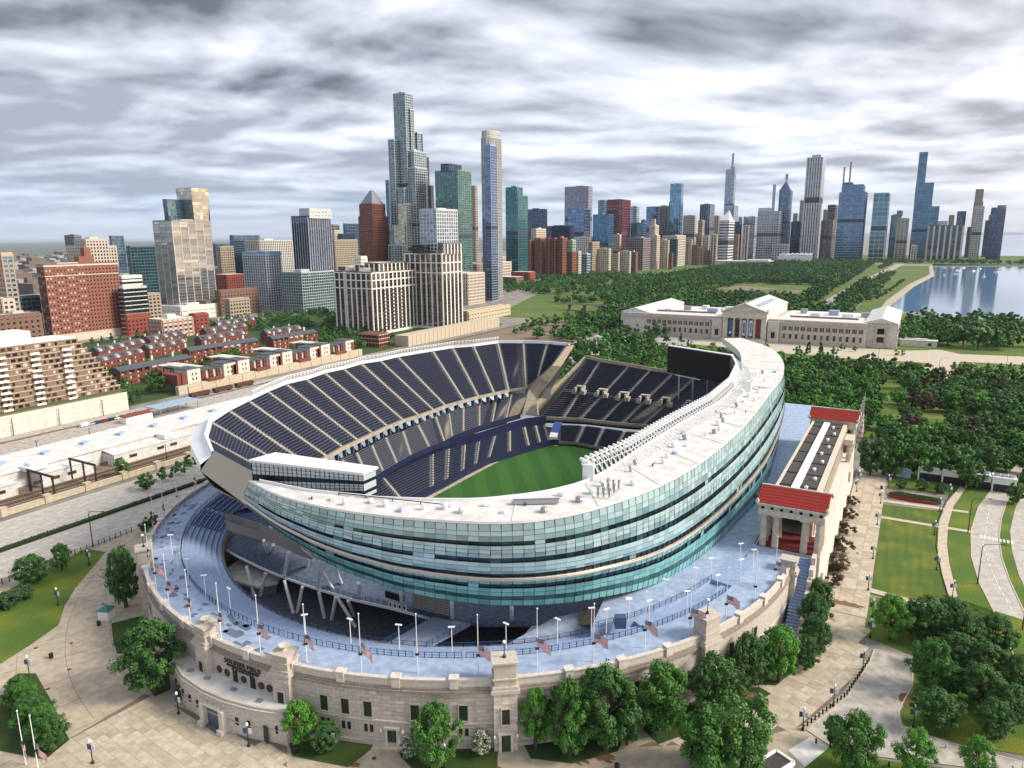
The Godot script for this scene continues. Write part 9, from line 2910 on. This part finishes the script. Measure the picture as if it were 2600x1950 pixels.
func build_small():
	# flagpoles on the terrace
	var fs := FLAGS.duplicate()
	fs.sort_custom(func(a, c): return across(pol(a[0], a[1], DK)) < across(pol(c[0], c[1], DK)))
	for k in fs.size():
		var f: Array = fs[k]
		var kind: int = f[2]
		flagpole(pol(f[0], minf(f[1], 87.3), DK), 11.6, kind, -0.45 + jit(0.3) if kind != 3 else jit(0.8), "white terrace flagpole %s, %s from the left" % ["with no flag" if kind < 0 else ("with a limp flag" if kind == 3 else "with a flag at half staff"), ordinal(k)], "flagpoles on the arena terrace", 0.52)
	for k in 6:
		flagpole(Vector3(-14.5, 6.0, -292 - k * 8.0), 17.0, 3, 0.3 * k, "tall flagpole north of the colonnade, %s from the left" % ordinal(5 - k), "flagpoles north of the colonnade", 0.5)
	flagpole(Vector3(-127.9, 0, -52.2), 10.5, 1, -0.3, "tall white flagpole with a flag by the clipped bushes, left one", "flagpoles by the bushes", 0.5)
	flagpole(Vector3(-124.7, 0, -52.6), 10.5, 3, 0.2, "tall white flagpole with a limp flag by the clipped bushes, right one", "flagpoles by the bushes", 0.5)
	# white lamps on the terrace
	var dl := by_side(DECK_LAMPS)
	for k in dl.size():
		var t := thing("terrace_lamp", "white terrace lamp post, %s from the left" % ordinal(k), "lamp post", dl[k], deg_to_rad(rng.randf_range(-20, 60)), "lamps on the arena terrace")
		var b := MB.new()
		b.tube(Vector3.ZERO, Vector3(0, 5.2, 0), 0.09, 0.07, 6)
		part(t, "pole", b, M.white_paint)
		b = MB.new()
		b.box(0, 5.15, 0, 1.3, 0.14, 0.4)
		part(t, "lamp_head", b, M.white_paint)
	# park lamps with banners
	var pl := by_side(PARK_LAMPS)
	for k in pl.size():
		var t := thing("park_lamp", "dark park lamp post with small banners, %s from the left" % ordinal(k), "lamp post", pl[k], rng.randf() * 0.4, "park lamps with banners")
		var b := MB.new()
		b.lathe(Vector3.ZERO, [Vector2(0.3, 0), Vector2(0.26, 0.5), Vector2(0.1, 0.7), Vector2(0.07, 4.2)], 8)
		part(t, "pole", b, M.lamp_green)
		b = MB.new()
		b.lathe(Vector3(0, 4.2, 0), [Vector2(0.08, 0), Vector2(0.24, 0.2), Vector2(0.2, 0.55), Vector2(0.0, 0.75)], 8)
		part(t, "lamp_head", b, M.globe)
		for s in [-1, 1]:
			b = MB.new()
			b.box(s * 0.48, 2.7, 0, 0.62, 1.1, 0.05)
			part(t, "banner", b, M.banner_a if s < 0 else M.banner_b)
	var rl := by_side(ROAD_LAMPS)
	for k in rl.size():
		var t := thing("road_lamp", "tall dark road lamp with a curved arm, %s from the left" % ordinal(k), "street lamp", rl[k], 0.3, "tall road lamps")
		var b := MB.new()
		b.tube(Vector3.ZERO, Vector3(0, 10.4, 0), 0.16, 0.1, 8); b.tube(Vector3(0, 10.4, 0), Vector3(0.6, 11.2, 0), 0.08, 0.08, 6); b.tube(Vector3(0.6, 11.2, 0), Vector3(4.6, 11.4, 0), 0.07, 0.06, 6)
		part(t, "pole", b, M.black)
		b = MB.new()
		b.box(4.9, 11.3, 0, 1.0, 0.18, 0.36)
		part(t, "lamp_head", b, M.dark_steel)
	# bollards round the parking lot and along the curved walk
	var bo := []
	for k in 24:
		var t := k / 23.0
		bo.append(Vector3(-1.3, 0, -157).lerp(Vector3(-4.5, 0, -142), minf(t * 2, 1)).lerp(Vector3(-10.5, 0, -127.5), maxf(0, t * 2 - 1)))
	for k in 9: bo.append(Vector3(7.5, 0.05, -134.6).lerp(Vector3(27, 0.05, -133.2), k / 8.0))
	for k in 7: bo.append(Vector3(-8, 0, -124.5).lerp(Vector3(6, 0, -124.4), k / 6.0))
	bo = by_side(bo)
	for k in bo.size():
		var t := thing("bollard", "short dark bollard by the parking lot, %s from the left" % ordinal(k), "bollard", bo[k], 0.0, "bollards by the parking lot")
		var b := MB.new()
		b.lathe(Vector3.ZERO, [Vector2(0.17, 0), Vector2(0.15, 0.75), Vector2(0.19, 0.8), Vector2(0.12, 0.95), Vector2(0.0, 1.0)], 8)
		part(t, "post", b, M.dark_steel if bo[k].x < 4 else M.stone_light)
	for i in SIDEWALK.size() / 2 - 1:
		for k in 9:
			var c: Vector2 = SIDEWALK[i].lerp(SIDEWALK[i + 1], k / 9.0)
			var t := thing("walk_bollard", "small bollard on the lawn edge of the curved walk, %s from its far end" % ordinal(i * 9 + k), "bollard", Vector3(c.x - 0.4, 0.05, c.y), 0.0, "bollards along the curved walk")
			var b := MB.new()
			b.lathe(Vector3.ZERO, [Vector2(0.16, 0), Vector2(0.14, 0.7), Vector2(0.0, 0.85)], 6)
			part(t, "post", b, M.dark_steel)
	# cars
	var cols := ["e4e4e2", "b9bcc2", "23407c", "a01c24", "1c2740", "e0e0de", "202428", "2a2d31", "33373c"]
	for k in 9:
		car(Vector3(-349, 0.06, -191 - k * 3.3), PI / 2 + 0.1, cols[k], ["white van", "silver car", "blue car", "red car", "navy car", "white car", "black car", "charcoal car", "dark grey car"][k] + " in the line parked behind the train shed", "cars parked behind the train shed", k == 0)
	var road := [[Vector3(-213, 0.05, -163), 0.0, "1c2440", "dark blue car on the road beside the arena"], [Vector3(-212, 0.05, -205), 0.0, "e6e6e4", "white car on the road beside the arena prow"], [Vector3(-242, 0.05, -560), 0.0, "c9ccd0", "silver car on the far road by the tracks"], [Vector3(-216, 0.05, -640), 0.0, "30343a", "dark car on the far road past the grove"], [Vector3(-236, 0.05, -520), 0.0, "2a3344", "navy car on the road behind the stadium"]]
	for q in road: car(q[0], q[1], q[2], q[3], "cars on the west road")
	for k in 7: car(Vector3(-206 + k * 6.0, 0.1, -600 - (k * 13) % 26), 0.4 * k, ["2d3238", "3a5f9a", "d8d8d6", "24282c", "50545a", "dcdcda", "2b2f3c"][k], "%s car in the lot before the museum's west wing, %s from the left" % [["dark", "blue", "white", "black", "grey", "white", "navy"][k], ordinal(k)], "cars in the museum lot")
	for k in 12: car(Vector3(-100 + k * 2.4 + (k % 3) * 3.0, 0.3, -1050 - k * 95.0), 0.03, ["c9cacc", "2d3036", "8f2a2a"][k % 3], "%s car on the lake drive, %s from the near end" % [["silver", "dark", "red"][k % 3], ordinal(k)], "cars on the lake drive")
	# rail wagons
	for k in 3:
		var w := thing("rail_wagon", "rusty open rail wagon in the yard, %s from the left" % ordinal(k), "wagon", Vector3(-357, 0.1, -262 - k * 16.0), 0.0, "rusty wagons in the yard")
		var b := MB.new()
		b.box(0, 0.9, 0, 2.8, 1.9, 12.5)
		part(w, "body", b, M.wagon)
		for s in [-4.4, 4.4]:
			b = MB.new()
			b.box(0, 0.1, s, 2.2, 0.8, 2.4)
			part(w, "bogie", b, M.black)
	# cooling units by the trees
	for k in 4:
		var t := thing("cooling_unit", "grey cooling unit with a slatted top, %s from the left" % ordinal(k), "cooling unit", Vector3(11 + k * 7.6, 0, -297 + k * 0.5), 0.0, "cooling units behind the trees")
		var b := MB.new()
		b.box(0, 0, 0, 7.0, 2.8, 6)
		part(t, "intake", b, M.dark_steel)
		b = MB.new()
		b.box(0, 2.8, 0, 7.2, 2.2, 6.2)
		part(t, "casing", b, M.white_metal)
		for j in 3:
			b = MB.new()
			b.tube(Vector3(-2.2 + j * 2.2, 5.0, 0), Vector3(-2.2 + j * 2.2, 5.7, 0), 1.0, 1.0, 12)
			part(t, "fan", b, M.steel)
		b = MB.new()
		b.tube(Vector3(-3.6, 0, 3.3), Vector3(-3.6, 5.2, 3.3), 0.3, 0.3, 8); b.tube(Vector3(-3.6, 5.2, 3.3), Vector3(3.4, 5.2, 3.3), 0.3, 0.3, 8)
		part(t, "pipe", b, M.white_metal)
	var cp := thing("chiller_box", "pale blue chiller block left of the cooling units", "chiller", Vector3(0.5, 0, -296))
	var cb := MB.new()
	cb.box(0, 0, 0, 9, 3.2, 4.5)
	part(cp, "casing", cb, M.deck_blue)
	for j in 5:
		cb = MB.new()
		cb.box(-3.6 + j * 1.8, 3.2, 0, 1.4, 0.5, 3.8)
		part(cp, "fan_box", cb, M.white_metal)
	# boats on the lake and at the slips
	for k in 12:
		var p: Vector3 = [Vector3(75, -1.4, -1900), Vector3(85, -1.4, -2080), Vector3(118, -1.4, -2060), Vector3(128, -1.4, -1880), Vector3(122, -1.4, -1800), Vector3(160, -1.4, -2020), Vector3(60, -1.4, -2230), Vector3(82, -1.4, -2250), Vector3(105, -1.4, -2240), Vector3(140, -1.4, -2200), Vector3(52, -1.4, -1840), Vector3(175, -1.4, -2150)][k]
		var t := thing("boat", "white boat on the lake %s, %s from the left" % ["with a bare mast" if k % 2 else "without a mast", ordinal(k)], "boat", p, 0.5 * k, "boats on the lake")
		var b := MB.new()
		b.prism(PackedVector2Array([Vector2(-5, -1.4), Vector2(3, -1.4), Vector2(6.5, 0), Vector2(3, 1.4), Vector2(-5, 1.4)]), 0, 1.5)
		part(t, "hull", b, M.white_paint)
		b = MB.new()
		b.box(-1, 1.5, 0, 4.4, 1.3, 1.8)
		part(t, "cabin", b, M.white_metal)
		if k % 2:
			b = MB.new()
			b.tube(Vector3(0.6, 1.5, 0), Vector3(0.6, 14, 0), 0.22, 0.14, 6)
			part(t, "mast", b, M.white_metal)
	# band shell and art gallery among the far trees
	var bs := thing("band_shell", "silver band shell of curling metal sheets at the far end of the park", "band shell", Vector3(-330, 0, -2330))
	for k in 7:
		var b := MB.new()
		var x := -42.0 + k * 13.0
		b.quad(Vector3(x, 6, 0), Vector3(x + 15, 8, 6), Vector3(x + 17 + jit(4), 30 + jit(6), 4), Vector3(x - 4 + jit(4), 26 + jit(6), -4))
		b.quad(Vector3(x - 4, 26, -4), Vector3(x + 17, 30, 4), Vector3(x + 10, 34, -12), Vector3(x, 30, -14))
		part(bs, "metal_sheet", b, M.white_metal)
	var ag := thing("art_gallery", "long pale low gallery roof among the trees", "building", Vector3(-440, 0, -2150))
	var gb := MB.new()
	gb.box(0, 0, 0, 150, 14, 60)
	part(ag, "gallery_wall", gb, M.marble)
	gb = MB.new()
	gb.box(0, 14, 0, 154, 1.2, 64); gb.box(40, 15.2, 0, 60, 4, 40)
	part(ag, "gallery_roof", gb, M.white_roof)
	# station canopy and yard clutter beyond the stadium
	var sc := thing("station_deck", "grey railway bridge deck at the foot of the curved tower", "bridge", Vector3(-300, 0, -800))
	gb = MB.new()
	gb.box(0, 7, 0, 150, 1.2, 10); gb.box(0, 8.2, 4.8, 150, 1.0, 0.3)
	part(sc, "deck", gb, M.grey_roof)
	for k in 8:
		gb = MB.new()
		gb.box(-70 + k * 20, 0, 0, 1.2, 7, 8)
		part(sc, "pier", gb, M.concrete_dark)
	# flat roofed kiosk cut by the lower edge of the picture
	var ck := thing("flat_kiosk", "flat black roofed kiosk with a white rim at the lower edge", "kiosk", Vector3(-14, 0, -110))
	var kp := PackedVector2Array([Vector2(-3.7, 3.9), Vector2(0.6, -4.4), Vector2(3.7, -2.9), Vector2(-0.6, 5.4)])
	gb = MB.new()
	gb.prism(kp, 0, 3.2)
	part(ck, "kiosk_wall", gb, M.block3)
	gb = MB.new()
	gb.prism(kp, 3.2, 3.5)
	part(ck, "roof", gb, M.tar_roof)
	gb = MB.new()
	for i in 4:
		gb.bar(Vector3(kp[i].x, 3.45, kp[i].y), Vector3(kp[(i + 1) % 4].x, 3.45, kp[(i + 1) % 4].y), 0.5, 0.6)
	part(ck, "roof_rim", gb, M.white_paint)
	sheet("kiosk_apron", PackedVector2Array([Vector2(-12.1, -120.1), Vector2(-9.2, -125.6), Vector2(-5.7, -124.7), Vector2(-8.9, -117.2)]), 0.06, M.white_roof2)
	# hut with a green roof by the arena
	var hu := thing("ticket_hut", "small white hut with a teal roof by the west side of the arena", "hut", Vector3(-163.5, 0, -88.5), 0.4)
	gb = MB.new()
	gb.box(0, 0, 0, 2.6, 2.4, 2.6)
	part(hu, "hut_wall", gb, M.white_paint)
	gb = MB.new()
	for s in 4:
		var a0 := TAU * s / 4 + PI / 4
		var a1 := a0 + TAU / 4
		gb.tri(Vector3(cos(a1) * 2.3, 2.4, sin(a1) * 2.3), Vector3(cos(a0) * 2.3, 2.4, sin(a0) * 2.3), Vector3(0, 3.5, 0))
	part(hu, "roof", gb, M.teal_roof)
	# iron fence along the west road, bins
	var fe := thing("iron_fence", "black iron fence between the west lawn and the road", "fence", Vector3(-206, 0, -100))
	for k in 26:
		gb = MB.new(fe.position)
		var p := Vector3(-204.5 - k * 0.1, 0, -78 - k * 1.8)
		gb.box(p.x, 0, p.z, 0.16, 1.7, 0.16)
		part(fe, "fence_post", gb, M.black)
	gb = MB.new(fe.position)
	for y in [0.4, 0.9, 1.5]: gb.bar(Vector3(-204.5, y, -78), Vector3(-207, y, -123), 0.07, 0.07)
	part(fe, "fence_rail", gb, M.black)
	var bins := by_side([Vector3(-157.8, 0.03, -72.5), Vector3(-88.6, 0.03, -77.3), Vector3(-161.8, 0.03, -85.5), Vector3(-4.0, 0.08, -276), Vector3(-37, 0.08, -101), Vector3(-193, 0.03, -108)])
	for k in bins.size():
		var t := thing("litter_bin", "black litter bin on the paving, %s from the left" % ordinal(k), "bin", bins[k], 0.0, "litter bins")
		gb = MB.new()
		gb.lathe(Vector3.ZERO, [Vector2(0.38, 0), Vector2(0.45, 1.0), Vector2(0.5, 1.05), Vector2(0.3, 1.2), Vector2(0.0, 1.22)], 10)
		part(t, "bin_body", gb, M.black)
	# red flowers and clipped greens in the long bed
	var fl := []
	var fp := PackedVector2Array(FLOWERS)
	var gr := []
	var hp := PackedVector2Array(HEDGE_BED)
	var r := RandomNumberGenerator.new()
	r.seed = 8
	for k in 12000:
		var c := Vector2(r.randf_range(fp[0].x - 6, fp[0].x + 32), r.randf_range(fp[0].y - 12, fp[0].y + 16))
		if Geometry2D.is_point_in_polygon(c, hp): gr.append(Transform3D(Basis(Vector3.UP, r.randf() * 6).scaled_local(Vector3(0.7, 0.55, 0.7)), Vector3(c.x, 0.05, c.y)))
		elif Geometry2D.is_point_in_polygon(c, fp): fl.append(Transform3D(Basis(Vector3.UP, r.randf() * 6).scaled_local(Vector3(0.4, 0.28, 0.4)), Vector3(c.x, 0.1, c.y)))
	var o := multi(self, "bed_flowers", crown_mesh(7, 2), M.flower_red, fl)
	tag(o, "red flowers along the bed at the top of the lawn", "flowers")
	o = multi(self, "bed_greens", crown_mesh(5, 2), M.leaf, gr)
	tag(o, "low green plants along the bed at the top of the lawn", "plants")
	# damp stains on the paving, with ragged edges
	for q in [[Vector3(-46, 0.075, -100), 4.0, 1.6], [Vector3(-41, 0.075, -103), 3.2, 1.4], [Vector3(-22, 0.085, -133), 3.4, 1.2], [Vector3(-17.5, 0.085, -146), 3.6, 1.3], [Vector3(-78.5, 0.06, -80), 2.6, 0.9], [Vector3(-54.5, 0.06, -91), 2.0, 1.0], [Vector3(-7.5, 0.085, -181), 4.6, 1.6], [Vector3(6.2, 0.09, -146), 1.6, 2.6]]:
		gb = MB.new()
		var pts := PackedVector2Array()
		for i in 22:
			var a := TAU * i / 22
			var k: float = r.randf_range(0.55, 1.15)
			pts.append(Vector2(q[0].x + cos(a) * q[1] * k, q[0].z + sin(a) * q[2] * k))
		gb.prism(pts, q[0].y, q[0].y)
		structure(numbered("paving_stain"), gb, M.stain_brown)

func car(at: Vector3, turn: float, hex: String, label: String, group: String, van := false):
	var t := thing("car" if not van else "van", label, "car" if not van else "van", at, turn, group)
	var b := MB.new()
	# body along x: bonnet, cabin, boot
	var prof := [Vector2(-2.2, 0.35), Vector2(-2.25, 0.85), Vector2(-1.9, 0.98), Vector2(-1.25, 1.02), Vector2(1.2, 1.0), Vector2(2.1, 0.85), Vector2(2.25, 0.6), Vector2(2.2, 0.35)]
	if van: prof = [Vector2(-2.6, 0.35), Vector2(-2.6, 2.0), Vector2(1.1, 2.05), Vector2(1.9, 1.2), Vector2(2.6, 1.0), Vector2(2.6, 0.35)]
	slab_prof(b, prof, 0.9)
	part(t, "body", b, paint(hex))
	if not van:
		b = MB.new()
		slab_prof(b, [Vector2(-1.7, 1.0), Vector2(-1.1, 1.45), Vector2(0.4, 1.47), Vector2(1.15, 1.0)], 0.78)
		part(t, "cabin_glass", b, M.glass_dark)
		b = MB.new()
		slab_prof(b, [Vector2(-1.05, 1.44), Vector2(-1.0, 1.5), Vector2(0.32, 1.51), Vector2(0.38, 1.46)], 0.74)
		part(t, "roof", b, paint(hex))
	for x in [-1.4, 1.4]:
		for s in [-1, 1]:
			b = MB.new()
			b.tube(Vector3(x, 0.33, s * 0.72), Vector3(x, 0.33, s * 0.94), 0.33, 0.33, 10)
			part(t, "wheel", b, M.black)

func slab_prof(b: MB, prof: Array, hw: float):
	var k := prof.size()
	var c := Vector2.ZERO
	for p in prof: c += p / k
	for i in k:
		var p: Vector2 = prof[i]
		var q: Vector2 = prof[(i + 1) % k]
		b.quad(Vector3(p.x, p.y, -hw), Vector3(q.x, q.y, -hw), Vector3(q.x, q.y, hw), Vector3(p.x, p.y, hw))
		for s in [-1, 1]: b.tri(Vector3(c.x, c.y, s * hw), Vector3(p.x, p.y, s * hw), Vector3(q.x, q.y, s * hw))

func paint(hex: String) -> StandardMaterial3D:
	if M.has("paint_" + hex): return M["paint_" + hex]
	return mat("paint_" + hex, hex, 0.25, 0.2)


func _ready():
	rng.seed = 4711
	make_camera_and_light()
	make_materials()
	M["flag"] = mat("flag", "ffffff", 0.85, 0.0, "", 1.0, true)
	mat("hedge_leaf", "ffffff", 0.8, 0.0, "", 1.0, true)
	mat("awning", "71859a", 0.5, 0.2)
	mat("banner_a", "2f4f86", 0.8)
	mat("banner_b", "d2d6da", 0.8)
	mat("wagon", "5a3626", 0.9, 0.0, "blotch", 3.0)
	mat("teal_roof", "2f6f70", 0.7)
	mat("flower_red", "9a2a24", 0.8)
	mat("stain_brown", "7b5c3a", 0.9, 0.0, "stain", 3.0)
	build_ground()
	build_stadium()
	build_arena()
	build_colonnade()
	build_city()
	build_low_blocks()
	build_west()
	build_museum()
	build_trees()
	build_small()
